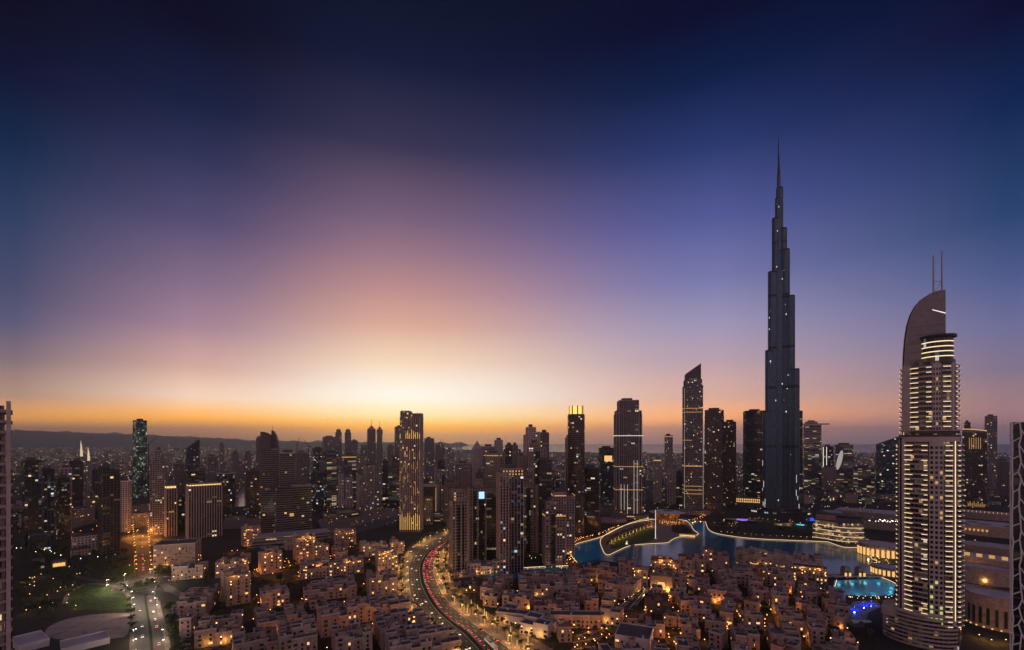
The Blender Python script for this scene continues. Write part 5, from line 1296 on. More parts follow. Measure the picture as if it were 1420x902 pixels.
# ------------------------------------------------------------------ lamps and palms
def pole_mesh(h):
    mb = MB(); mb.tube((0,0,0),(0,0,h),.13,.08,6); mb.tube((0,0,h),(1.4,0,h+.15),.07,n=5); return mb.mesh('pole',M['metal'])
POLE = pole_mesh(9)
mb = MB(); mb.box(1.0,2.0,-.25,.25,8.95,9.2); HEAD = {k: mb.mesh('lamp_head', M[k]) for k in ('bulb','bulborange','bulbwhite')}
PL = {}
def plight(kind, p):
    key = (kind, p)
    if key not in PL:
        d = bpy.data.lights.new('lamp_glow','POINT'); d.energy = p; d.shadow_soft_size = .6
        d.color = {'bulb':(1,.6,.25),'bulborange':(1,.36,.06),'bulbwhite':(1,.8,.56),'gold':(1,.5,.1)}[kind]; PL[key] = d
    return PL[key]
def lamp(x, y, a, label, group, kind='bulb', power=900):
    root = empty('street_lamp',(x,y,.1),a); tag(root,label,'street lamp',group)
    put('pole',POLE,root); put('lamp_head',HEAD[kind],root)
    if power:
        o = bpy.data.objects.new('lamp_glow',plight(kind,power)); link(o); o.parent = root; o.location = (1.5,0,8.3)
def lamps(line, step, label, group, kind='bulb', power=900, y0=930, y1=720, turn=0.0, start=0):
    rl = random.Random(len(label)+int(step))
    for (x,y,a) in along(line,step,start):
        if gY(y0) <= y <= gY(y1) and rl.random() < .86: lamp(x,y,a+turn,label,group,kind,power*rl.choice((.6,1,1,1.4)))
lamps(offset(b_l,2.0),26,'street lamp on the west kerb of the boulevard','lamps of the west kerb','bulb',2600,turn=-math.pi/2)
lamps(offset(b_r,-2.0),26,'street lamp on the east kerb of the boulevard','lamps of the east kerb','bulb',2600,turn=math.pi/2)
lamps(curve(pxs([(232,940),(228,885),(220,850),(214,832)]),6),24,'street lamp on the east side of the park road','lamps of the park road east side','bulbwhite',4200,turn=math.pi/2,y1=826)
lamps(curve(pxs([(184,940),(185,880),(183,850),(180,832)]),6),24,'street lamp on the west side of the park road','lamps of the park road west side','bulbwhite',4200,turn=-math.pi/2,y1=826)
lamps([(rc[0]+33*math.cos(a*.2),rc[1]+35*math.sin(a*.2)) for a in range(32)],24,'street lamp around the roundabout','lamps of the roundabout','bulbwhite',5200,turn=math.pi/2)
lamps(curve(pxs([(187,800),(186,775),(184,750),(183,726)]),6),26,'street lamp west of the orange-lit road','lamps west of the orange road','bulborange',1500,turn=-math.pi/2)
lamps(curve(pxs([(213,800),(210,775),(208,750),(206,726)]),6),26,'street lamp east of the orange-lit road','lamps east of the orange road','bulborange',1500,turn=math.pi/2)
for (px,py) in ((178,746),(190,743),(204,744),(216,748),(197,752)):
    x,y = G(px,py); lamp(x,y,0,'orange floodlight mast at the glowing junction','floodlights of the orange junction','bulborange',14000)

def palm_meshes(seed):
    rnd = random.Random(seed); h = rnd.uniform(6.5,8.5); t = MB(); c = MB()
    lean = rnd.uniform(-.4,.4)
    for i in range(3): t.tube((lean*i/3,0,h*i/3),(lean*(i+1)/3,0,h*(i+1)/3),.26-.03*i,.23-.03*i,7)
    for k in range(15):
        a = 2*math.pi*k/15+rnd.uniform(-.2,.2); up = rnd.uniform(-.1,1.0); L = rnd.uniform(2.4,3.3); pts = []
        for i in range(5):
            f = i/4; r = L*f*(1-.15*f); z = h+L*(up*f-.95*f*f*(.8+.3*up)); pts.append((lean+r*math.cos(a),r*math.sin(a),z))
        for i in range(4):
            wd = (.16,.5,.55,.4,.05); p,q = pts[i],pts[i+1]; n_ = (-math.sin(a),math.cos(a))
            for s in (-1,1):
                c.face([p,q,(q[0]+s*n_[0]*wd[i+1],q[1]+s*n_[1]*wd[i+1],q[2]-wd[i+1]*.5),(p[0]+s*n_[0]*wd[i],p[1]+s*n_[1]*wd[i],p[2]-wd[i]*.5)])
    return t.mesh('trunk',M['bark']), c.mesh('crown',M['palm'])
PALMS = [palm_meshes(i) for i in range(4)]
def palm(x, y, label, group, rnd):
    t, c = PALMS[rnd.randrange(4)]; root = empty('palm_tree',(x,y,.15),rnd.uniform(0,6.28)); s = rnd.uniform(.85,1.2); root.scale = (s,s,s)
    tag(root,label,'palm tree',group); put('trunk',t,root); put('crown',c,root)
mb = MB(); mb.tube((0,0,.3),(0,0,5.6),.32,.22,6); COLG = mb.mesh('glow_bar',M['gold'])
mb = MB(); mb.box(-.4,.4,-.4,.4,0,.3); mb.box(-.35,.35,-.35,.35,5.6,5.9); COLB = mb.mesh('base_and_cap',M['dark'])
def lcol(x, y, label, group, power=700):  # glowing bar added for the gold light on uplit palm trunks
    root = empty('trunk_glow',(x,y,.18)); tag(root,label,'trunk glow',group); put('glow_bar',COLG,root); put('base',COLB,root)
    if power:
        o = bpy.data.objects.new('lamp_glow',plight('gold',power)); link(o); o.parent = root; o.location = (0,-.9,3.2)
rnd = random.Random(77)
def palmrow(line, step, label, group, ll, lg, lampstep, y0=930, y1=726, jit=1.5, power=1300):
    for (x,y,a) in along(line,step,2):
        if gY(y0) <= y <= gY(y1): palm(x+rnd.uniform(-jit,jit),y+rnd.uniform(-jit,jit),label,group,rnd)
    for (x,y,a) in along(line,lampstep*.6,5):
        if gY(y0) <= y <= gY(y1) and rnd.random() < .6: lcol(x+rnd.uniform(-2.5,2.5),y-1.5+rnd.uniform(-2,2),ll,lg,power)
palmrow(mixl(b_l,b_out_w,.6),9,'palm lining the west pavement of the boulevard','palms of the west pavement','gold glow added for uplit trunks among the west pavement palms','trunk glows of the west pavement',17)
palmrow(mixl(b_r,b_out_e,.25),9,'palm on the kerb side of the wide east promenade','palms on the kerb side of the promenade','gold glow added for uplit palm trunks, kerb side of the east promenade','trunk glows on the kerb side',17)
palmrow(mixl(b_r,b_out_e,.75),11,'palm on the inner side of the wide east promenade','palms on the inner side of the promenade','gold glow added for uplit palm trunks, inner side of the east promenade','trunk glows on the inner side',20)
# lights and palms on the lawn island
for (px,py) in [(848+i*5.0, 755-i*2.05+(0.9*((i-6)/6)**2)*1.5) for i in range(12)]:
    x,y = G(px,py-2.5); lcol(x,y,'gold glow added beside a palm in the arc behind the island lawn','trunk glows of the island lawn',1500)
    x,y = G(px-2,py-4); palm(x,y,'palm in the arc behind the island lawn','palms of the island lawn',rnd)
# bollard lights and people-scale lamps along the west channel, dense and warm
def bulbs(line, step, label, group, kind='bulb', z=3.0, power=0, spread=0, r=.34, seed=1, name='garden_lamp'):
    rn = random.Random(seed); key = (kind, z)
    if key not in BM_:
        q = MB(); q.dome((0,0,z),r,r*1.2,0,6,2); q.face([(r*math.cos(-k*math.pi/3),r*math.sin(-k*math.pi/3),z) for k in range(6)]); g = q.mesh('globe',M[kind])
        q = MB(); q.tube((0,0,0),(0,0,z),.07,n=5); BM_[key] = (g, q.mesh('post',M['dark']))
    for (x,y,a) in along(line,step,0):
        x += rn.uniform(-spread,spread); y += rn.uniform(-spread,spread)
        root = empty(name,(x,y,.15)); tag(root,label,'garden lamp',group)
        put('globe',BM_[key][0],root); put('post',BM_[key][1],root)
        if power and rn.random() < .34:
            o = bpy.data.objects.new('lamp_glow',plight(kind,power)); link(o); o.parent = root; o.location = (0,0,z+.8)
BM_ = {}
bulbs(fx([(797,783),(789,771),(788,762),(800,751),(834,742),(858,731)],6),4.5,'small globe lamp crowded along the outer bank of the western channel','globe lamps of the western channel',power=900,spread=4,seed=3,kind='bulborange',name='quay_lamp')
bulbs(fx([(782,790),(776,775),(780,762),(800,747)],6),6,'small globe lamp in the crowded gardens above the western channel','globe lamps of the channel gardens',power=900,spread=7,seed=4,kind='bulborange')
bulbs(fx([(1000,740),(1061,745),(1148,749)],6),9,'small globe lamp on the northern lake quay','globe lamps of the northern quay',power=300,spread=1.5,seed=5,name='quay_lamp')
bulbs(fx([(1148,750),(1172,756),(1196,757),(1212,768),(1218,786)],6),5,'small globe lamp on the crowded quay before the tiered terraces','globe lamps of the terrace quay',power=600,spread=3,seed=6,name='quay_lamp')
bulbs(fx([(1170,829),(1205,831),(1236,829)],6),2.6,'tiny lamp among the tables south of the turquoise basin','table lamps by the turquoise basin',spread=4,seed=7,z=1.4,name='table_lamp')
bulbs(fx([(672,799),(720,793),(785,789)],6),7,'small globe lamp along the narrow residential channel','globe lamps of the residential channel',power=500,spread=1,seed=8,name='quay_lamp')
bulbs(fx([(690,770),(740,775),(800,778)],6),7,'small lamp in the dark garden between the stone towers','garden lamps between the stone towers',spread=12,seed=9)
bulbs(fx([(880,722),(925,728),(965,722),(975,716)],6),5,'small globe lamp on the forecourt of the amber theatre','globe lamps of the theatre forecourt',power=700,spread=6,seed=10,kind='bulborange',name='forecourt_lamp')
bulbs(fx([(40,830),(90,800),(130,790),(176,790)],6),16,'small lamp among the dark trees of the park','garden lamps of the park',spread=28,seed=11,r=.5)
bulbs(fx([(30,760),(70,770),(120,775),(170,775)],6),13,'small white lamp along the far edge of the park','white lamps of the park edge',kind='bulbwhite',spread=14,seed=12,r=.5)
bulbs(fx([(30,742),(80,735),(130,740)],6),11,'orange lamp in the dark streets between the flecked towers','orange lamps between the flecked towers',kind='bulborange',spread=40,seed=13,r=.6,power=1200)
bulbs(fx([(26,800),(60,812),(80,840),(40,860)],6),9,'warm lamp under the dark trees at the lower end of the park','lamps at the lower end of the park',spread=22,seed=14,r=.4,power=500)
bulbs(fx([(1000,730),(1040,722),(1100,726),(1135,738)],6),7,'garden lamp in the planted quay below the needle skyscraper','lamps of the planted quay',spread=14,seed=15,r=.45,power=500)
bulbs(fx([(1170,745),(1200,752),(1225,765),(1236,790)],6),6,'warm lamp on the shopping promenade beside the gold arcades','lamps of the shopping promenade',spread=8,seed=16,r=.4,power=700,name='quay_lamp')

def fill_lamps(line, step, label, group, col, power):  # lamps added to tint the basin, in place of underwater lighting
    q = MB(); q.box(-.3,.3,-.3,.3,0,.5); body = q.mesh('housing',M['dark']); q = MB(); q.box(-.1,.1,-.1,.1,.5,.6); lens = q.mesh('lens',M['cyanglow'])
    d = bpy.data.lights.new('fill_glow','POINT'); d.energy = power; d.color = col; d.shadow_soft_size = 1.6
    for (x,y,a) in along(line,step,3):
        root = empty('fill_lamp',(x,y,.3)); tag(root,label,'lamp',group); put('housing',body,root); put('lens',lens,root); o = bpy.data.objects.new('fill_glow',d); link(o); o.parent = root; o.location = (0,0,3.0)
fill_lamps(pxs([(1160,808),(1215,805),(1236,812),(1234,823),(1175,824)]),17,'cyan fill lamp added on the rim of the turquoise basin','fill lamps of the turquoise basin',(.1,.75,1),260)
def amber(px, py, z, p):
    x,y = G(px,py); root = empty('flood_lamp',(x,y,.1)); tag(root,'amber floodlight at the foot of the shopping halls','lamp','amber floodlights of the shopping halls')
    put('post',BM_['bulb',3.0][1],root); put('globe',BM_['bulb',3.0][0],root); o = bpy.data.objects.new('lamp_glow',plight('gold',p*.45)); link(o); o.parent = root; o.location = (0,0,z)
for px,py in ((1358,886),(1375,893),(1395,893),(1345,860),(1350,826),(1366,812),(1212,784),(1226,790),(1204,772),(1345,790),(1392,765),(1352,752)): amber(px,py,5,3500)
M['lampgold'] = glowmat('wall_lamp_gold',(1.0,.5,.13),5.0)
# ------------------------------------------------------------------ low stone quarters
FOOT = []                                                   # footprints: centre, half sizes, angle
NAMED = []; USED = {}
def short(label):
    t = label.split(',')[0]
    for w in (' with ',' by ',' beside ',' behind ',' at ',' near ',' along ',' in ',' on ',' below ',' under ',' beneath ',' standing ',' facing ',' rising ',' curving ',' stacked ',' between ',' dotted ',' lower ',' hugging ',' low ',' left ',' right ',' next '): 
        i = t.find(w)
        if i > 10: t = t[:i]
    return t
def relation(x, y):
    """where a small house stands, told by the nearest named building as one sees it from here"""
    best = sorted(NAMED, key=lambda n: (n[0]-x)**2+(n[1]-y)**2)
    for (nx_, ny_, s_) in best:
        dx, dy = x-nx_, y-ny_; az = math.atan2(nx_, ny_); u = dx*math.cos(az)-dy*math.sin(az); v = dx*math.sin(az)+dy*math.cos(az)
        rel = ('right of' if u > 0 else 'left of') if abs(u) > abs(v) else ('behind' if v > 0 else 'in front of')
        yield rel+' the '+s_
def hit(x, y, pad=0.0):
    for (cx, cy_, hw, hd, a) in FOOT:
        dx, dy = x-cx, y-cy_
        if abs(dx) > 90 or abs(dy) > 90: continue
        u = dx*math.cos(a)+dy*math.sin(a); v = -dx*math.sin(a)+dy*math.cos(a)
        if abs(u) < hw+pad and abs(v) < hd+pad: return True
    return False
def win_meshes():
    out = {}
    for nm,(w,h) in {'window':(1.5,2.0),'loggia':(2.7,2.4)}.items():
        for k,pm in (('dark','glass'),('lit','winlit')):
            q = MB()
            q.box(-w/2,w/2,-.04,.3,0,h,0)
            t = .16
            q.box(-w/2-t,-w/2,-.16,.3,-t,h+t,1); q.box(w/2,w/2+t,-.16,.3,-t,h+t,1); q.box(-w/2,w/2,-.16,.3,h,h+t,1); q.box(-w/2,w/2,-.2,.3,-t,0,1)
            if nm == 'loggia': q.box(-w/2,w/2,-.12,-.05,0,.8,1)
            out[nm,k] = q.mesh(nm,[M[pm],M['stone']])
    return out
WM = win_meshes()
q = MB(); q.box(-.42,.42,-.3,.2,-.25,.25); LAMP = q.mesh('wall_lamp', M['lampgold'])
q = MB(); q.tube((0,0,.3),(0,0,1.7),.7,n=10); q.box(-.6,.6,-.6,.6,0,.3); TANK = q.mesh('roof_tank', M['white'])
q = MB(); q.box(-1.1,1.1,-.8,.8,0,1.3); ACM = q.mesh('roof_unit', M['metal'])
def ring(mb, x0, x1, y0, y1, z, h=1.0, t=.4, mi=0):
    mb.box(x0,x1,y0,y0+t,z,z+h,mi); mb.box(x0,x1,y1-t,y1,z,z+h,mi); mb.box(x0,x0+t,y0+t,y1-t,z,z+h,mi); mb.box(x1-t,x1,y0+t,y1-t,z,z+h,mi)
def volume(x0, x1, y0, y1, h, u0):
    """one block of a house: wall, projecting parapet and sunken roof in one skin"""
    mb = MB(); A = rectp(x0,x1,y0,y1); e = .18; Bq = rectp(x0-e,x1+e,y0-e,y1+e); Cq = rectp(x0+.35,x1-.35,y0+.35,y1-.35)
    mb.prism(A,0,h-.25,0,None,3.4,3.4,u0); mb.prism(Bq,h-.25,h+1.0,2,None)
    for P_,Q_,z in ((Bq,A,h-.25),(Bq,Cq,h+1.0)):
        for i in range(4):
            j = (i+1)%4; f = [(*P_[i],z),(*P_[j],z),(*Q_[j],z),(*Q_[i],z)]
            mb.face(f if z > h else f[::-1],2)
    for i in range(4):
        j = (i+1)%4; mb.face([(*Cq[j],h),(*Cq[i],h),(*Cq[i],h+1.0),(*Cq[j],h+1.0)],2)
    mb.face([(*p,h) for p in Cq],1)
    return mb
def villa(label, xl, xr, yr, yb, depth, yaw=0.0, mk='stone', opts='', wins=44, lights=2, group=None, name='stone_house', cell=7.2, cat='house', seed=None, pos=None, size=None, light=0):
    rnd = random.Random(seed if seed is not None else int(xl*37+yb*11+yr))
    if pos:
        x, y = pos; w, H = size; az = math.atan2(x, y); d = depth; xc, yc = x, y
    else:
        Yf = gY(yb); xm = (xl+xr)/2; az = math.atan2((xm-CX)/F,1); th = R(yaw)
        Wt = (xr-xl)/F*Yf*math.cos(az); d = depth
        w = max(5.0, (Wt-0.0*d)/max(.3,abs(math.cos(th))+min(1,d/max(Wt,1))*abs(math.sin(th))*.8))
        H = max(5.0, zat(yr, Yf)); x, y = at(xm, Yf); L = d/2*math.cos(th)+w/2*abs(math.sin(th))
        xc, yc = x+math.sin(az)*L, y+math.cos(az)*L
    rz = -az+R(yaw)
    FOOT.append((xc, yc, w/2, d/2, rz))
    root = empty(name, (xc,yc,0), rz); tag(root, label, cat, group)
    if not pos: NAMED.append((xc, yc, short(label)))
    nx, ny = max(1,round(w/cell)), max(1,round(d/cell)); cw, cd = w/nx, d/ny
    cells = {}
    for i in range(nx):
        for j in range(ny):
            if 'court' in opts and 0 < i < nx-1 and 0 < j < ny-1: continue
            if 'step' in opts: h = H*(1-.16*j) if (i+j) % 2 else H*(.92-.13*j)
            else: h = max(3.6, H+rnd.choice((0,0,-.9,-1.8,-3.4,-3.4,-5.0,2.2) if nx*ny > 1 else (0,)))
            if j == 0 and i == 0: h = H
            e = [rnd.uniform(0,1.3) for _ in range(4)]
            x0, x1, y0, y1 = -w/2+i*cw-e[0]*.5, -w/2+(i+1)*cw+e[1]*.5, -d/2+j*cd-e[2], -d/2+(j+1)*cd+e[3]
            cells[i,j] = (x0,x1,y0,y1,h)
            volume(x0,x1,y0,y1,h,rnd.randrange(300)*5).build('wall', [M[mk], M['roof'], M['stone3'] if mk in ('stone','stone2','stone3') else M[mk]], root)  # parapets in paler stone, painting in edges that catch the sky
    keys = sorted(cells)
    for n_ in range(min(8, max(1, int(len(keys)*.7)))):
        x0,x1,y0,y1,h = cells[rnd.choice(keys)]; put('roof_unit',ACM,root,(rnd.uniform(x0+2,x1-2),rnd.uniform(y0+2,y1-2),h),rnd.choice((0,1.57)),rnd.uniform(.8,1.4))
    for k in rnd.sample(keys, max(1,len(keys)//4)):
        x0,x1,y0,y1,h = cells[k]; put('roof_tank',TANK,root,(rnd.uniform(x0+1.2,x1-1.2),rnd.uniform(y0+1.2,y1-1.2),h))
    for k in (rnd.sample(keys, len(keys)//4) if 'plain' not in opts else ()):            # roof pergolas
        x0,x1,y0,y1,h = cells[k]; q = MB(); px0,px1,py0,py1 = x0+1,x0+1+(x1-x0)*.55,y0+1,y0+1+(y1-y0)*.5
        for a,c in ((px0,py0),(px1,py0),(px0,py1),(px1,py1)): q.box(a-.12,a+.12,c-.12,c+.12,h,h+2.5)
        for i in range(5): c = py0+(py1-py0)*i/4; q.box(px0-.3,px1+.3,c-.1,c+.1,h+2.5,h+2.7)
        q.build('pergola',M['bark'],root)
    # turrets, domes, hipped tiles
    kt = [k for k in keys if k[0] in (0,nx-1) or k[1] == 0]
    nt_ = 0 if 'plain' in opts else (max(1,min(6,len(keys)//2)) if len(keys) > 1 or rnd.random() < .5 else 0)
    for k in rnd.sample(kt, min(nt_, len(kt))):
        x0,x1,y0,y1,h = cells[k]; s = rnd.uniform(1.3,2.4); a, c = rnd.choice((x0+s+.4,x1-s-.4)), rnd.choice((y0+s+.3,y1-s-.3)); th_ = rnd.uniform(2.6,4.2)
        q = MB(); q.box(a-s,a+s,c-s,c+s,h,h+th_,0,1); ring(q,a-s-.25,a+s+.25,c-s-.25,c+s+.25,h+th_-.2,1.0)
        q.build('turret',[M[mk if not mk.startswith('w_') else 'stone'],M['roof']],root)
    if 'hip' in opts:
        for k in keys[::2]:
            x0,x1,y0,y1,h = cells[k]; q = MB(); P = [(x0-.7,y0-.7,h+1.0),(x1+.7,y0-.7,h+1.0),(x1+.7,y1+.7,h+1.0),(x0-.7,y1+.7,h+1.0)]; c = ((x0+x1)/2,(y0+y1)/2,h+3.6)
            for i in range(4): q.face([P[i],P[(i+1)%4],c])
            q.face(P[::-1]); q.build('tiled_roof',M['tile'],root)
    if 'dome' in opts:
        for i_,k in enumerate(keys[::max(1,len(keys)//2)][:2]):
            x0,x1,y0,y1,h = cells[k]; q = MB(); r = min(x1-x0,y1-y0)*.28; q.prism(ellip((x0+x1)/2,(y0+y1)/2,r,r,14),h,h+1.4,0,0); q.dome(((x0+x1)/2,(y0+y1)/2,h+1.4),r,r*.9,0,14,5); q.build('dome',M['stone3'],root)
    if 'round' in opts:
        x0,x1,y0,y1,h = cells[keys[0]]; q = MB(); r = min(6,(x1-x0)*.5); c0 = (x0+r*.6,y0+r*.2)
        q.prism(ellip(*c0,r,r,20),0,h+3,0,1); q.prism(ellip(*c0,r+.3,r+.3,20),h+2.6,h+3.7,0,1); q.build('round_tower',[M['stone2'],M['roof']],root)
    if 'crown' in opts:
        for k in keys:
            x0,x1,y0,y1,h = cells[k]
            if k[1] == 0 or rnd.random() < .25:
                n_ = max(1,int((x1-x0)/4.2))
                for q_ in range(n_):
                    if rnd.random() < .8: put('wall_lamp', LAMP, root, (x0+(x1-x0)*(q_+.5)/n_, y0-.35, h-.9+rnd.choice((0,0,-3.4))))
    # windows on the faces one can see
    spots = []
    for (i,j),(x0,x1,y0,y1,h) in cells.items():
        fl = max(1,int((h-1)/3.4)); 
        faces = []
        if j == 0 or (i,j-1) not in cells or cells[i,j-1][4] < h-3: faces.append(('f',x0,x1,y0,(cells[i,j-1][4] if (i,j-1) in cells else 0)))
        sx = 1 if rz+0*az > 0 or xc < 0 else -1
        if (i+sx,j) not in cells: faces.append(('s',y0,y1,x1 if sx > 0 else x0,0,sx))
        for fc in faces:
            n_ = max(1,int((fc[2]-fc[1]-1.2)/3.3)); 
            for f in range(fl):
                if f*3.4+1 < fc[4]+1: continue
                for k in range(n_):
                    p = fc[1]+(fc[2]-fc[1])*(k+.5)/n_
                    if fc[0] == 'f': spots.append((p,fc[3],f*3.4+1.0,0.0))
                    else: spots.append((fc[3],p,f*3.4+1.0,math.pi/2*fc[5]))
    spots.sort(key=lambda s: -s[2])
    if wins and not mk.startswith('w_'):
        for s in (spots if len(spots) <= int(wins*1.5) else rnd.sample(spots, int(wins*1.5))):
            nm = 'loggia' if rnd.random() < .3 else 'window'; lit = 'lit' if rnd.random() < (.10+.02*lights) else 'dark'
            put(nm, WM[nm,lit], root, (s[0],s[1],s[2]), s[3])
    for n_ in range(lights):
        if not spots: break
        s = rnd.choice(spots[:max(3,len(spots)//2)]) if 'crown' in opts else rnd.choice(spots); put('wall_lamp', LAMP, root, (s[0]-(.0 if s[3]==0 else -.3*math.copysign(1,s[3])),s[1]-(.35 if s[3]==0 else 0),s[2]+2.1 if 'crown' not in opts else s[2]+2.6), s[3])
    if light:
        for n_ in range(1 if light < 2 else 2):
            o = bpy.data.objects.new('lamp_glow',plight('gold',700)); link(o); o.parent = root; o.location = (w*(.25 if n_ else -.2), -d/2-3.0, 3.5 if 'crown' not in opts else H+1.5)
    return root
V = villa
# left quarter, back to front
V('big sandstone hall with a long lit window row, right of the roundabout',215,279,756,787,30,-14,'stone2','plain',30,2,name='civic_hall',cell=32,cat='building',light=1)
V('low flat-roofed annex in front of the big sandstone hall',240,288,786,804,18,-14,'stone2','plain',14,1,cat='building',name='annex_building')
V('pink apartment house with gold-lit battlements at the edge of the first sand lot',335,361,735,758,20,8,'stone','crown',26,6,name='apartment_house',light=1)
V('square apartment house with gold-lit battlements, left of the tallest battlemented block',359,390,768,796,20,10,'stone','crown',26,7,name='apartment_house',light=1)
V('tallest battlemented apartment block of the left quarter, dotted with roof lamps',407,437,747,781,22,8,'stone','crown',34,8,name='apartment_house',light=2)
V('tan apartment house lower down, hugging the right side of the tallest battlemented block',434,455,757,783,18,8,'stone2','crown',16,5,name='apartment_house')
V('apartment house with lit roof edge standing by the second sand lot',463,493,737,760,20,6,'stone','crown',26,6,name='apartment_house',light=1)
V('pale grey apartment house without roof lights behind the gold-trimmed house',499,538,755,772,16,8,'stone3','',20,1,name='apartment_house')
V('small lit house at the west pavement below the gold-finned tower',541,560,753,768,12,0,'stone','crown',10,3)
V('gold-trimmed apartment house beside the boulevard bend',521,551,768,798,18,10,'stone2','crown',28,8,name='apartment_house',light=2)
V('long pink apartment house with a row of lit turrets',416,505,782,800,22,4,'stone','crown',40,7,name='apartment_house',light=2)
V('apartment tower house with stepped roof, nearest tall block of the left quarter',307,346,800,840,24,12,'stone2','crown',40,4,name='apartment_house',light=1)
V('cluster of lamplit low roofs behind the nearest tall block',300,345,780,800,22,-6,'stone','crown',18,7,light=1)
V('square pink house with a shadowed porch, in the middle of the left quarter',361,400,823,844,22,8,'stone','',26,1)
V('low wide rambling house with many parapets left of the dark square house',420,495,817,832,30,4,'stone','',24,1)
V('dark pink square house by the west pavement, below the gold-trimmed house',508,549,802,829,24,8,'stone','',24,2)
V('flat long house at the corner of the park service road',252,300,834,855,40,-16,'stone','',22,0)
V('courtyard house lit gold inside, nearest the park road',272,338,873,896,30,-10,'stone2','court',34,6,light=2)
V('narrow terrace of little houses along the park service road',252,270,858,884,10,-20,'stone','step',10,0)
V('pink house with white roof terraces and lamps in its middle',355,425,861,880,26,6,'stone','court',34,5,light=1)
V('broad house with a flat parapeted roof at the bottom edge, left of centre',322,385,890,915,24,4,'stone2','',34,1)
V('house with a dark loggia front at the bottom edge under the white-terraced house',385,440,880,912,26,4,'stone2','',34,1)
V('pink house with paired corner turrets in the lower middle of the left quarter',440,494,852,882,22,10,'stone','',34,1)
V('house with a dark pergola front at the bottom edge beneath the turreted pair',460,515,882,910,22,8,'stone2','',30,0)
V('house with a lit arcade and square parapet boxes behind the L-shaped house',478,538,842,864,26,10,'stone','',30,2)
V('small pink house with a gold porch at the west pavement bend',536,568,839,856,18,12,'stone','',14,4,light=1)
V('L-shaped house with long narrow roof terraces beside the boulevard',516,600,874,898,34,14,'stone','court',40,3)
V('pale long house with two white domes at the bottom edge by the boulevard',532,640,895,922,26,12,'stone2','dome plain',30,0,name='domed_house')
# right quarter
V('row of white crenellated townhouses at the foot of the rose stone tower',648,693,782,797,14,0,'stone3','plain',26,1,name='townhouse_row',cell=7,light=1)
V('shop building with a red light on its front beside the east promenade',630,664,810,823,18,-12,'darkstone','plain',8,3,cat='shop',name='shop_building',light=1)
V('stone house behind the red-lit shop',668,698,817,834,18,-18,'stone','',20,1)
V('terraced house with deep dark balconies right of the red-lit shop',697,740,830,848,20,-14,'stone2','',28,1)
V('house with red hipped roofs above the curved wall',740,803,842,860,24,0,'stone2','hip',34,2)
V('ring of houses round a dark garden court by the residential channel',716,800,812,832,44,4,'stone','court',34,2,light=1)
V('square stone belvedere rising by the residential channel',743,757,797,811,9,0,'stone2','hip',6,1,name='belvedere')
V('long tan wall house curving below the hipped red roofs',688,760,856,872,10,-14,'stone2','plain',14,1,cell=40)
V('long tan wall house between hipped red roofs and the white pavilion',762,834,856,873,10,6,'stone2','plain',14,1,cell=40)
V('pale louvred-roof shop hall, upper of two beside the promenade lamps',690,737,858,870,20,-24,'roofpale','plain',10,2,cat='shop',name='shop_hall',cell=12,light=1)
V('pale louvred-roof shop hall, lower of two beside the promenade lamps',722,772,872,887,20,-24,'roofpale','plain',10,3,cat='shop',name='shop_hall',cell=12,light=2)
V('small white pavilion with a reddish front near the lamplit car park',834,864,847,868,16,-12,'stone3','plain',6,2,name='pavilion',cat='building',light=1)
V('large pale flat-roofed hall at the bottom edge right of the car park',854,906,886,904,24,-8,'roofpale','plain',8,1,name='flat_hall',cat='building',cell=30)
V('hotel wing with a gold-lit eave beside the blue western channel',791,822,792,812,18,8,'stone2','hip',18,3,name='hotel_wing',light=1)
V('hotel wing with dark red roofs and a thin lit eave, right of the other wing',822,855,790,809,16,-4,'stone','hip',18,2,name='hotel_wing',light=1)
V('tower house with a gold-lit attic left of the lit archway',880,898,792,813,14,4,'stone2','crown plain',10,3,name='tower_house',light=1)
V('palace with two gold-lit corner towers facing the lake bay',903,941,780,800,18,4,'stone2','crown hip',24,6,name='palace',light=2)
V('palace wing with red roofs right of the two gold-lit corner towers',941,978,774,798,18,2,'stone2','hip',24,5,name='palace',light=1)
V('slim palace tower with a lit top room at the lake shore',976,988,763,790,10,4,'stone2','crown hip',8,2,name='palace_tower')
V('red-roofed lake house right of the slim palace tower',988,1011,772,790,14,0,'stone','hip',14,1)
V('red-roofed dark house at the lake bay left of the palace',858,882,782,800,16,0,'stone','hip',12,1)
V('long market wing along the parked-car street',846,882,814,832,36,-30,'stone','',20,3,light=1)
V('square house with a hipped cap near the parked-car street',830,850,805,822,12,0,'stone2','hip',10,0)
V('rounded-corner house with a balcony, left of the market wing',804,824,820,836,14,0,'stone2','round',10,1)
V('dark gabled house in the middle of the right quarter',894,928,838,858,18,8,'darkstone','hip',16,2)
V('tan house right of the dark gabled house',928,953,822,838,16,10,'stone2','',16,2)
V('round-towered tan house under the palace wing',954,977,808,824,14,8,'stone2','round',14,2)
V('stepped tan house below the tan and round-towered houses',940,967,834,850,18,10,'stone2','step',16,1)
V('stepped pink house beside the parked-car lane',956,985,846,862,18,10,'stone','step',18,1)
V('pink double house next to the lane of pools',976,1006,819,838,18,12,'stone','',16,2)
V('flat tan house left of the lit striped court at the bottom',941,969,868,886,16,10,'stone2','',16,2)
V('small pink house low in the right quarter behind the large pale flat hall',896,921,871,885,12,8,'stone','',10,1)
V('little tan house left of the stepped pair',920,944,856,870,12,10,'stone2','',12,1)
V('pink house with a deep gateway beneath the slim palace tower',992,1020,792,814,16,10,'stone','',16,2)
V('low tan house at the bottom edge left of the lit striped court',936,968,891,908,14,8,'stone2','',12,2)
V('ring-shaped palace with three lit roof cupolas on the lake shore',1018,1138,770,790,30,0,'stone2','court',40,6,name='palace',light=1)
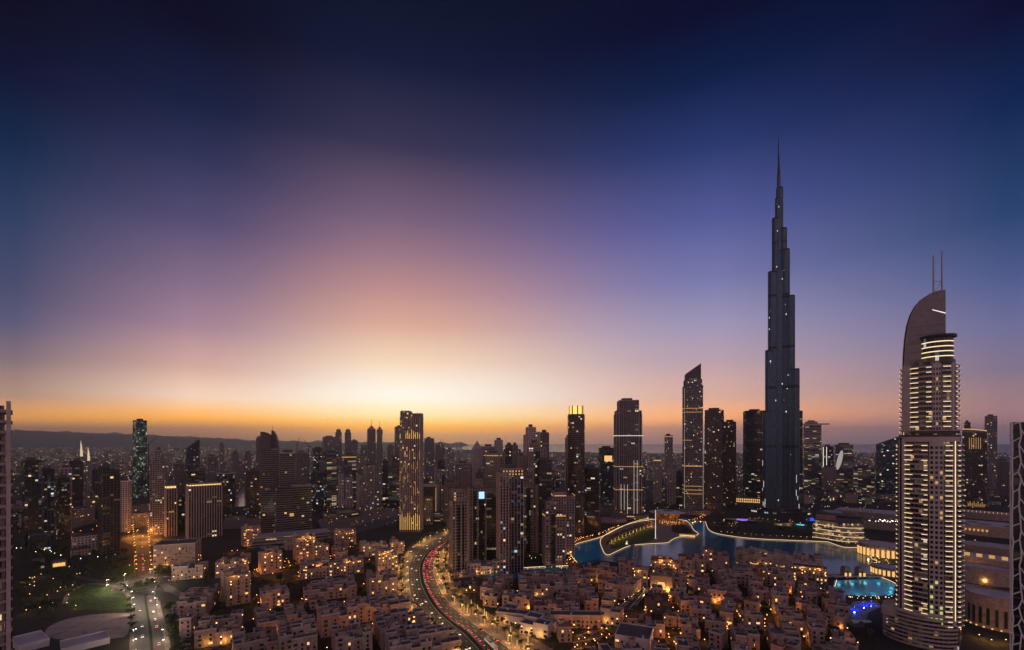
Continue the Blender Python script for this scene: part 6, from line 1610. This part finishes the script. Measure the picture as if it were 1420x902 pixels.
V('gold-washed long palace front facing the turquoise basin',1098,1146,788,809,16,4,'stone2','plain crown',30,6,name='palace',cell=48,light=2)
V('pink house with a hipped gate below the ring-shaped palace, on its west end',1007,1055,797,815,18,8,'stone','',24,2)
V('tan house with small turrets below the ring-shaped palace, on its east end',1057,1098,794,814,18,10,'stone2','',22,2)
V('stepped house by the small blue pool',1039,1063,820,842,20,14,'stone','step',18,1)
V('stepped tan house with lamps along its foot, centre of the right quarter',1064,1090,827,852,22,14,'stone2','step',20,4,light=1)
V('tan house stacked in three terraces below the small blue pool',1026,1055,854,874,20,14,'stone2','step',18,1)
V('big tan house with a tall side wall near the bottom',1076,1113,856,880,22,12,'stone2','',26,2)
V('tan house with a round battlemented tower at the bottom edge',1064,1108,884,912,20,12,'stone2','round',24,2,name='towered_house')
V('pink house with dark flat roofs at the bottom edge right of the lit striped court',1014,1050,884,910,22,12,'stone','',20,1)
V('narrow terrace house beside the dark garden, upper of the row below the gold-washed palace',1112,1130,822,842,16,16,'stone','step',12,1)
V('narrow terrace house beside the dark garden, middle of the row below the gold-washed palace',1114,1134,845,868,16,16,'stone','step',12,0)
V('narrow terrace house at the foot of the row below the gold-washed palace',1118,1140,872,900,16,16,'stone','step',14,1)
# the lit archway
def arch():
    x,y = G(917,819); root = empty('archway',(x,y,0),-math.atan2(x,y)); tag(root,'stone archway glowing gold inside at the head of the parked-car street','gateway')
    FOOT.append((x,y,12,5,0)); w,h = 11,15; mb = MB(); n=10; A=[(4.2*math.cos(math.pi*k/n),6+4.8*math.sin(math.pi*k/n)) for k in range(n+1)]
    for s in (-1,1): mb.box(min(s*4.2,s*w),max(s*4.2,s*w),-3,3,0,6)
    for k in range(n):
        a,c = A[k],A[k+1]; mb.face([(c[0],-3,c[1]),(a[0],-3,a[1]),(a[0],-3,h),(c[0],-3,h)]); mb.face([(c[0],-3,c[1]),(c[0],3,c[1]),(a[0],3,a[1]),(a[0],-3,a[1])])
        mb.face([(a[0],3,a[1]),(c[0],3,c[1]),(c[0],3,h),(a[0],3,h)])
    for s in (-1,1): mb.box(min(s*4.2,s*w),max(s*4.2,s*w),-2.99,2.99,6,h)
    mb.face([(-w,-3,h),(w,-3,h),(w,3,h),(-w,3,h)]); ring(mb,-w-.2,w+.2,-3.2,3.2,h,1.0)
    mb.build('stone_arch',M['stone2'],root); q = MB(); q.box(-4.1,4.1,2.2,2.5,0,8); q.build('lit_gate',M['gold'],root)
    for s in (-6.5,6.5):
        o = bpy.data.objects.new('lamp_glow',plight('gold',2600)); link(o); o.parent = root; o.location = (s,-5,2.5)
arch()
# three lit cupolas of the ring palace
for lab,px,py in (('round roof cupola with a lit rim, nearest the gold-washed palace front',1082,786),('round roof cupola with a lit rim, at the west end of the ring palace',1046,782),('round roof cupola with a lit rim, on the lakeside roof of the ring palace',1059,768)):
    x,y = G(px,py,14); root = empty('roof_cupola',(x,y,9.5)); tag(root,lab,'cupola'); q = MB(); q.prism(ellip(0,0,4,4,18),0,5,0,0); q.dome((0,0,5.4),3.4,2.2,0,16,4); q.build('drum',M['stone2'],root); q = MB(); q.prism(ellip(0,0,4.5,4.5,20),5.02,5.4,0,0,bottom=True); q.build('lit_rim',M['gold'],root)
# pools and courts
sheet('garden_pool', pxs([(1014,838),(1018,824),(1029,823),(1028,837)]), 0.12, M['bluepool']); sheet('garden_pool', pxs([(980,899),(984,887),(1005,886),(1003,899)]), 0.12, M['lake'])
sheet('striped_court', pxs([(990,880),(1002,857),(1014,856),(1012,880)]), 0.1, M['paving'])
sheet('car_park', pxs([(790,912),(800,876),(840,868),(870,874),(850,912)]), 0.07, M['asphalt'])
sheet('market_street', pxs([(852,846),(893,814),(902,816),(878,848)]), 0.07, M['asphalt'])
arcp = [(1181,858),(1177,850),(1180,842),(1190,838),(1204,836),(1214,838)]
ac = curve(pxs(arcp),5); sheet('curved_pool', ac+offset(ac,-9)[::-1], 0.35, M['bluepool']); 
sheet('pool_deck', pxs([(1174,864),(1172,846),(1184,834),(1216,833),(1222,842),(1204,850),(1198,870),(1184,870)]), 0.12, M['paving'])
for i,(px,py) in enumerate(((1185,846),(1198,840),(1208,838))):
    x,y = G(px,py); o = bpy.data.objects.new('pool_light',bpy.data.lights.new('pool_light','POINT')); link(o); o.location=(x,y,3); o.data.energy = 2500; o.data.color=(.1,.2,1); o.data.shadow_soft_size=.5
    q = MB(); q.tube((0,0,0),(0,0,3.0),.1,n=5); r_ = empty('pool_lamp',(x,y,.2)); tag(r_,'blue lamp over the curved pool by the balcony skyscraper','lamp','blue lamps over the curved pool'); q.build('post',M['metal'],r_); q = MB(); q.dome((0,0,3.0),.5,.6,0,8,3); q.build('globe',M['blueglow'],r_)
x,y = G(1195,868); q = MB(); q.prism([(-9,-3),(8,-1),(9,3),(-6,5)],3.2,3.6,0,0,bottom=True); r_ = empty('canopy',(x,y,0)); tag(r_,'white angular sun canopy below the curved blue pool','canopy'); q.build('roof',M['white'],r_); q = MB(); q.tube((-6,0,0),(-6,0,3.2),.15); q.build('post',M['metal'],r_); q = MB(); q.tube((6,1,0),(6,1,3.2),.15); q.build('post',M['metal'],r_)
# parked cars
def parked(line, step, label, group, seed):
    rn = random.Random(seed)
    for (x,y,a) in along(line,step,1):
        ci = rn.randrange(4); car(x,y,a+math.pi/2+rn.uniform(-.1,.1),ci,label % pn[ci],group,'parked_car')
for f,lab in ((0.12,'left'),(0.9,'right')):
    parked([G(855+f*22,846),G(893+f*8,816)],3.2,'%s car parked along the '+('near' if f<.5 else 'far')+' side of the market street','cars parked on the '+lab+' side of the market street',int(f*10))
for k,(a,c) in enumerate((((800,884),(842,874)),((796,894),(850,884)),((794,904),(850,896)))):
    parked([G(*a),G(*c)],3.4,'%s car parked in the '+('back','middle','front')[k]+' row of the lamplit car park','cars in the %s row of the car park'%('back','middle','front')[k],20+k)
bulbs([G(802,880),G(850,876),G(846,888),G(798,892),G(797,902),G(848,902)],6,'orange globe lamp in the tree-filled car park','orange lamps of the car park',kind='bulborange',spread=5,seed=31,power=500)
bulbs([G(860,842),G(897,816)],7,'small lamp on the market street','lamps of the market street',seed=32,spread=2,power=250)
bulbs([G(996,878),G(1000,862),G(1010,860),G(1008,880)],5,'orange lamp round the striped court','lamps of the striped court',kind='bulborange',seed=33,spread=1,power=350)
# small houses filling the quarters
def fill(poly, n, label, group, seed, mk, hmin, hmax, lit=.5, size=(8,15)):
    rn = random.Random(seed); bb = [min(p[0] for p in poly),max(p[0] for p in poly),min(p[1] for p in poly),max(p[1] for p in poly)]; k = 0; tries = 0
    while k < n and tries < n*40:
        tries += 1; x,y = rn.uniform(bb[0],bb[1]),rn.uniform(bb[2],bb[3])
        if not inside((x,y),poly) or hit(x,y,9.5) or onroad(x,y,7): continue
        w,d,h = rn.uniform(*size),rn.uniform(*size),rn.uniform(hmin,hmax); m_ = rn.choice(mk); op = rn.choice(('','','step','hip'))
        ad = ('tall ' if h > hmin*.4+hmax*.6 else 'low ')+{'stone':'pink ','stone2':'tan '}[m_]+{'':'flat-roofed','step':'stepped','hip':'red-roofed'}[op]+' little house '
        lb = None
        for r_ in relation(x,y):
            if ad+r_ not in USED: lb = ad+r_; USED[lb] = 1; break
        villa(lb,0,0,0,0,d,rn.uniform(-20,20),m_,op,8,rn.choice((0,1,1)) if rn.random() < lit else 0,group,pos=(x,y),size=(w,h),seed=rn.randrange(99999)); k += 1
lake_poly = curve(lake_pts,3,True)
chan = pxs([(668,800),(720,788),(790,784),(808,788),(806,808),(776,802),(730,803),(680,816)])
basin = pxs([(1148,803),(1242,800),(1248,830),(1172,830),(1150,825)])
garden = pxs([(1172,832),(1225,830),(1215,875),(1172,872)])
WATER = [lake_poly, chan, basin, garden, isl]
corridor = b_out_w + b_out_e[::-1]
proad = pxs([(176,940),(178,830),(160,812),(176,798),(184,795),(184,742),(212,742),(216,798),(232,800),(264,826),(258,840),(228,826),(242,940)])
serv = pxs([(262,950),(246,890),(238,850),(230,836),(240,832),(250,850),(258,885),(280,950)])
carpk = pxs([(788,915),(798,872),(842,864),(875,872),(856,915)]); mkt = pxs([(848,850),(892,811),(906,814),(880,852)])
def onroad(x, y, pad=0):
    pts = [(x,y)] if not pad else [(x,y),(x+pad,y),(x-pad,y),(x,y+pad),(x,y-pad)]
    return any(inside(p,c) for p in pts for c in (corridor,proad,serv,carpk,mkt,*WATER))
fill(pxs([(640,806),(790,806),(900,800),(1000,792),(1100,806),(1160,832),(1170,850),(1172,925),(740,925),(700,880),(660,850)]),70,'small stone house filling the old quarter by the lake','small houses of the lake quarter',5,('stone','stone2','stone'),7,13)
fill(pxs([(262,800),(300,778),(335,752),(470,745),(545,765),(548,830),(640,925),(262,925)]),9,'small stone house filling the left quarter','small houses of the left quarter',6,('stone','stone','stone2'),7,14)

def courtlamps(poly, n, label, group, seed, power, share):
    rn = random.Random(seed); poly = pxs(poly); bb = [min(p[0] for p in poly),max(p[0] for p in poly),min(p[1] for p in poly),max(p[1] for p in poly)]; k = tr = 0
    g,post = BM_['bulborange',3.0]
    while k < n and tr < n*40:
        tr += 1; x,y = rn.uniform(bb[0],bb[1]),rn.uniform(bb[2],bb[3])
        if not inside((x,y),poly) or hit(x,y,.8) or onroad(x,y,1): continue
        k += 1; root = empty('court_lamp',(x,y,.15)); tag(root,label,'garden lamp',group); put('globe',g,root); put('post',post,root)
        if k % share == 0:
            o = bpy.data.objects.new('lamp_glow',plight('bulborange',power)); link(o); o.parent = root; o.location = (0,0,3.8)
courtlamps([(296,790),(335,750),(470,742),(548,760),(556,800),(400,806)],70,'orange lamp glowing in the lanes at the back of the left quarter','lane lamps at the back of the left quarter',61,1500,2)
courtlamps([(262,830),(400,808),(548,806),(548,830),(640,925),(262,925)],36,'orange lamp glowing in the front lanes of the left quarter','lane lamps at the front of the left quarter',62,900,2)
courtlamps([(640,812),(800,812),(1000,795),(1110,812),(1140,850),(1140,925),(760,925)],90,'orange lamp glowing in the lanes of the lake quarter','lane lamps of the lake quarter',63,1000,2)
courtlamps([(1120,812),(1172,832),(1178,880),(1210,925),(1140,925)],26,'orange lamp in the dark garden below the turquoise basin','lamps of the basin garden',64,500,3)
# ------------------------------------------------------------------ trees
def tree_meshes(seed, R0=3.6, H=7.5):
    rn = random.Random(seed); t = MB(); c = MB()
    t.tube((0,0,0),(.1,0,H*.45),.28,.18,6)
    for k in range(4):
        a = k*1.6+rn.uniform(-.4,.4); t.tube((.1,0,H*.38),(1.5*math.cos(a),1.5*math.sin(a),H*.62),.12,.05,4)
    cl = [(rn.uniform(-1,1)*R0*.62,rn.uniform(-1,1)*R0*.62,H*.62+rn.uniform(-1,1)*H*.2,rn.uniform(.8,1.5)) for _ in range(13)]
    for (a,b_,z,r) in cl:
        for _ in range(22):
            v = Vector((rn.gauss(0,1),rn.gauss(0,1),rn.gauss(0,.8))).normalized()*r*rn.uniform(.55,1.1); p = Vector((a,b_,z))+v
            n_ = (v.normalized()+Vector((rn.uniform(-.6,.6),rn.uniform(-.6,.6),rn.uniform(-.3,.8)))).normalized(); u = n_.orthogonal().normalized(); w = n_.cross(u); s = rn.uniform(.28,.6)
            c.face([tuple(p+u*s),tuple(p+w*s*.7),tuple(p-u*s),tuple(p-w*s*.7)])
    return t.mesh('trunk',M['bark']), c.mesh('crown',M['leaf'])
TREES = [tree_meshes(i) for i in range(5)]
def tree(x, y, label, group, rn, s0=.7, s1=1.35):
    t,c = TREES[rn.randrange(5)]; root = empty('broadleaf_tree',(x,y,0),rn.uniform(0,6.28)); s = rn.uniform(s0,s1); root.scale = (s,s,s*rn.uniform(.85,1.15))
    tag(root,label,'tree',group); put('trunk',t,root); put('crown',c,root)
def grove(poly, n, label, group, seed, pad=2.5, palms=.0, s0=.7, s1=1.35):
    rn = random.Random(seed); poly = pxs(poly); bb = [min(p[0] for p in poly),max(p[0] for p in poly),min(p[1] for p in poly),max(p[1] for p in poly)]; k = tr = 0
    while k < n and tr < n*30:
        tr += 1; x,y = rn.uniform(bb[0],bb[1]),rn.uniform(bb[2],bb[3])
        if not inside((x,y),poly) or hit(x,y,pad) or onroad(x,y): continue
        if rn.random() < palms: palm(x,y,label.replace('tree','palm'),group+' palms',rn)
        else: tree(x,y,label,group,rn,s0,s1)
        k += 1
grove([(250,850),(262,790),(335,760),(470,748),(548,770),(548,830),(640,925),(250,925)],96,'dark garden tree between the stone houses of the left quarter','trees of the left quarter',1,palms=.15)
grove([(640,812),(800,812),(1000,790),(1110,812),(1172,850),(1172,925),(760,925)],64,'dark garden tree between the stone houses of the lake quarter','trees of the lake quarter',2,palms=.3)
grove([(1110,812),(1172,815),(1180,870),(1215,885),(1210,925),(1140,925)],26,'dark tree in the garden below the turquoise basin','trees of the basin garden',3,palms=.4)
grove([(20,850),(30,770),(90,762),(180,772),(180,808),(150,806),(110,806),(84,836),(60,870)],56,'dark tree of the park left of the roundabout','trees of the park',4,s0=.9,s1=1.7)
grove([(228,842),(240,850),(262,925),(240,925)],24,'tree on the strip beside the park road','trees beside the park road',5)
grove([(216,770),(218,800),(240,806),(238,785)],8,'tree in front of the big sandstone hall','trees by the sandstone hall',6)
grove([(985,735),(1000,718),(1060,716),(1120,722),(1130,742),(1060,745),(1010,741)],34,'dark tree on the quay below the needle skyscraper','trees of the northern quay',7,palms=.2)
grove([(648,790),(660,775),(700,770),(790,775),(770,788),(700,795)],22,'dark tree in the gardens between the stone towers','trees between the stone towers',8,palms=.3)
grove([(798,878),(842,868),(868,876),(852,912),(792,912)],1,'tree in the lamplit car park','trees of the car park',9)
rn = random.Random(44)
for (a,c) in ((805,879),(815,885),(826,878),(836,874),(846,884),(822,894),(838,894),(808,898),(850,874),(830,904),(845,904),(812,908)):
    x,y = G(a,c); tree(x,y,'tree between the parked cars of the lamplit car park','trees of the lamplit car park',rn,.6,.9)
for k in range(9):
    a = 2*math.pi*k/9; tree(rc[0]+7*math.cos(a),rc[1]+8*math.sin(a),'low tree on the roundabout island','trees of the roundabout island',rn,.45,.7)
isl_bed = [(845,757),(850,750),(862,742),(880,735),(896,731)]
for (x,y,a) in along(fx(isl_bed,5),5): tree(x-3,y,'low bushy tree on the west rim of the island lawn','trees of the island rim',rn,.5,.8)
for (px,py) in ((934,732),(940,729),(946,731),(938,737),(945,738),(952,736),(950,733)):
    x,y = G(px,py); tree(x,y,'small tree in the flower bed beside the theatre','trees of the flower bed',rn,.6,.9)

def undergrowth():
    rn = random.Random(91); mb = MB()
    for poly,n in (([(250,850),(262,785),(335,756),(470,745),(548,768),(548,830),(640,925),(250,925)],800),([(640,812),(800,812),(1000,790),(1110,812),(1172,850),(1172,925),(760,925)],420),([(1110,812),(1172,815),(1215,885),(1210,925),(1140,925)],160),([(20,850),(30,765),(180,768),(180,808),(110,806),(84,836),(60,880)],420),([(985,735),(1000,716),(1120,720),(1130,742),(1010,741)],160),([(648,790),(660,770),(790,775),(770,788)],160),([(232,850),(240,850),(262,925),(248,925)],60)):
        poly = pxs(poly); bb = [min(p[0] for p in poly),max(p[0] for p in poly),min(p[1] for p in poly),max(p[1] for p in poly)]; k = tr = 0
        while k < n and tr < n*12:
            tr += 1; x,y = rn.uniform(bb[0],bb[1]),rn.uniform(bb[2],bb[3])
            if not inside((x,y),poly) or hit(x,y,1.0) or onroad(x,y): continue
            k += 1; r = rn.uniform(.8,2.2)
            for _ in range(16):
                v = Vector((rn.gauss(0,1),rn.gauss(0,1),abs(rn.gauss(0,.8)))).normalized()*r*rn.uniform(.5,1.1); p = Vector((x,y,.2))+v; n_ = (v.normalized()+Vector((rn.uniform(-.6,.6),rn.uniform(-.6,.6),rn.uniform(0,.8)))).normalized(); u = n_.orthogonal().normalized(); w = n_.cross(u); s = rn.uniform(.25,.55)
                mb.face([tuple(p+u*s),tuple(p+w*s*.7),tuple(p-u*s),tuple(p-w*s*.7)])
    tag(mb.build('undergrowth',M['leaf']),kind='stuff')
undergrowth()

rn = random.Random(55)
for px,py in ((183.5,838),(184,846),(185,854),(186,863),(186.5,872),(187,882)):
    x,y = G(px-3.5,py); tree(x,y,'round tree in the row between the sand mound and the park road','trees of the mound row',rn,.8,1.1)
for (x,y,a) in along(curve(pxs([(92,826),(116,814),(140,812),(165,816.5),(182,829)]),5),9): tree(x+rn.uniform(-1,1),y+5,'small tree lining the path round the oval lawn','trees of the lawn path',rn,.5,.8)
parked(curve(pxs([(240,842),(250,868),(262,905)]),6),9,'%s car parked along the park service road','cars of the service road',41)
# ------------------------------------------------------------------ park side buildings, left
def block(label, xl, xr, yr, yb, d, mk='w_low', yaw=0, name='low_building', lit=None, group=None):
    Yf = gY(yb); xm = (xl+xr)/2; az = math.atan2((xm-CX)/F,1); w = (xr-xl)/F*Yf*math.cos(az); x,y = at(xm,Yf+d/2); H = max(4,zat(yr,Yf))
    root = empty(name,(x,y,0),-az+R(yaw)); tag(root,label,'building',group); mb = MB(); mb.prism(rectp(-w/2,w/2,-d/2,d/2),0,H,0,1,3.6,3.6,int(xl*7)); ring(mb,-w/2-.1,w/2+.1,-d/2-.1,d/2+.1,H-.2,1.0,.4,1); mb.build('wall',[M[mk],M['roofpale'] if mk == 'roofpale' else M['roof']],root)
    if lit: q = MB(); q.box(-w/2+1,w/2-1,-d/2-.3,-d/2-.12,.8,max(2.5,H*.7)); q.build('lit_front',M[lit],root)
    return root
block('low restaurant pavilion glowing orange among the park trees',72,92,779,787,10,'w_low',0,lit='gold')
block('small white-lit hall among the park trees left of the sand mound road',98,126,762,772,12,'w_low',5,lit=None)
block('dark low building with orange flecked front in the park',44,62,778,790,12,'w_fleck',0)
block('dark low building with a bright yellow roof light behind the park',84,98,716,728,14,'w_fleck',0)
x,y = G(91,727); q = MB(); q.prism(rectp(-4,4,-4,4),0,7,0,0,poly2=rectp(-1,1,-1,1)); o = q.build('roof_beacon',M['goldbright'],None,(x,y+10,zat(708,y))); tag(o,'bright yellow pointed beacon on a dark building behind the park','beacon')
block('pale stepped hall at the foot of the black-bayed tower',100,136,744,766,16,'w_pale',8)
block('dark flat block between the flecked towers and the park',40,70,742,764,16,'w_fleck',4)
block('orange-washed low building at the junction',135,150,752,764,10,'w_low',0,lit='gold2')
block('pale rooftop at the bottom corner below the sand mound',20,64,896,906,26,'roofpale',10,name='pale_roofed_building')
block('low garage roof beside the park road bottom',84,152,896,903,20,'roofpale',4,name='pale_roofed_building')
# mid and far city, each block on its own, in districts
def scatter(n, pxr, pyr, label, group, seed, hs=(8,26), ws=(14,40), mk=('w_low','w_hazy','w_office'), avoid=()):
    rn = random.Random(seed); k = tr = 0
    while k < n and tr < n*20:
        tr += 1; px = rn.uniform(*pxr); py = pyr[0]+(pyr[1]-pyr[0])*rn.random()
        if any(a<px<c and e<py<f for a,c,e,f in avoid): continue
        x,y = G(px,py)
        if onroad(x,y,12): continue
        w,d,h = rn.uniform(*ws),rn.uniform(*ws),rn.uniform(*hs); mb = MB(); mb.prism(rectp(-w/2,w/2,-d/2,d/2),0,h,0,1,3.6,3.4,rn.randrange(500)*3)
        mb.box(-w*.2,w*.15,-d*.2,d*.2,h,h+2.5,1); o = mb.build('city_block',[M[rn.choice(mk)],M['roof']],None,(x,y),rn.uniform(-.5,.5)); tag(o,label,'building',group); k += 1
can = ((150,350,650,718),)
scatter(40,(20,180),(668,735),'small flecked city block behind the park','city blocks behind the park',1,(8,34),mk=('w_fleck','w_low','w_fleck'))
scatter(34,(200,440),(648,700),'city block beyond the canal','city blocks beyond the canal',2,(8,40),avoid=can)
scatter(44,(430,640),(648,708),'city block of the business district','city blocks of the business district',3,(10,45),mk=('w_office','w_low','w_mauve'))
scatter(26,(560,640),(690,732),'low block between the gold-finned tower and the boulevard','low blocks by the gold-finned tower',4,(6,20),(12,26))
scatter(30,(640,860),(650,722),'city block behind the stone towers','city blocks behind the stone towers',5,(8,30))
scatter(40,(830,1030),(650,712),'low city block on the coast side of the theatre','low blocks of the coast side',6,(6,18),mk=('w_low','w_far'))
scatter(44,(1110,1420),(640,700),'low city block behind the shopping halls','low blocks behind the shopping halls',7,(6,24),mk=('w_low','w_office','w_far'))
def distant(name, n, pxr, pyr, seed, hs, ws):
    rn = random.Random(seed); mb = MB()
    for _ in range(n):
        px = rn.uniform(*pxr); py = pyr[0]+(pyr[1]-pyr[0])*rn.random()**1.6; x,y = G(px,py); w,d,h = rn.uniform(*ws),rn.uniform(*ws),rn.uniform(*hs)
        if px > 640 and py < 629: continue
        if rn.random() < .04: h *= 3.5
        mb.prism([(x-w/2,y-d/2),(x+w/2,y-d/2),(x+w/2,y+d/2),(x-w/2,y+d/2)],0,h,0,1,4,4,rn.randrange(900)*3)
    o = mb.build(name,[M['w_far'],M['roof']]); tag(o,kind='stuff')
distant('distant_city',2600,(-60,660),(620,660),11,(6,24),(18,50))
distant('distant_suburb',2600,(640,1480),(628,668),12,(5,14),(16,44))
def glints(n, pxr, pyr, seed, mk, name):
    rn = random.Random(seed); mb = MB()
    for _ in range(n):
        px = rn.uniform(*pxr); py = pyr[0]+(pyr[1]-pyr[0])*rn.random()**1.3; x,y = G(px,py)
        if onroad(x,y) or (px > 640 and py < 630): continue
        r = y/F*rn.uniform(.22,.5); z = rn.uniform(6,14)
        P = [(x+r,y,z),(x,y+r,z),(x-r,y,z),(x,y-r,z)]
        for k in range(4): mb.face([P[k],P[(k+1)%4],(x,y,z+r)]); mb.face([P[(k+1)%4],P[k],(x,y,z-r)])
    o = mb.build(name,M[mk]); tag(o,kind='stuff')
M['far1'] = glowmat('far_sodium_lamps',(1.0,.42,.1),1.6); M['far2'] = glowmat('far_white_lamps',(1.0,.8,.6),1.5)
glints(800,(-40,700),(621,735),21,'far1','distant_street_lights'); glints(420,(-40,700),(621,735),22,'far2','distant_street_lights')
glints(500,(640,1460),(630,712),23,'far1','distant_street_lights'); glints(420,(640,1460),(630,712),24,'far2','distant_street_lights')
# tower cranes
def crane(label, px, py_top, yb, lean):
    Y = gY(yb); x,y = at(px,Y); h = zat(py_top+5,Y); root = empty('tower_crane',(x,y,0)); tag(root,label,'crane')
    mb = MB(); mb.tube((0,0,0),(0,0,h),Y/F*.45,n=4); mb.build('mast',M['dark'],root); k = Y/F
    mb = MB(); mb.tube((0,0,h),(lean*k*9,0,h+k*11),k*.32,k*.2,4); mb.tube((0,0,h),(-lean*k*4,0,h-k*1),k*.5,n=4); mb.build('jib',M['dark'],root)
crane('luffing crane with raised jib just right of the green glass tower',206,612,700,1.2); crane('thin luffing crane left of the hazy tower under construction',412,612,690,.4); crane('thin luffing crane with its jib to the left, right of the hazy tower under construction',428,614,690,-.9)
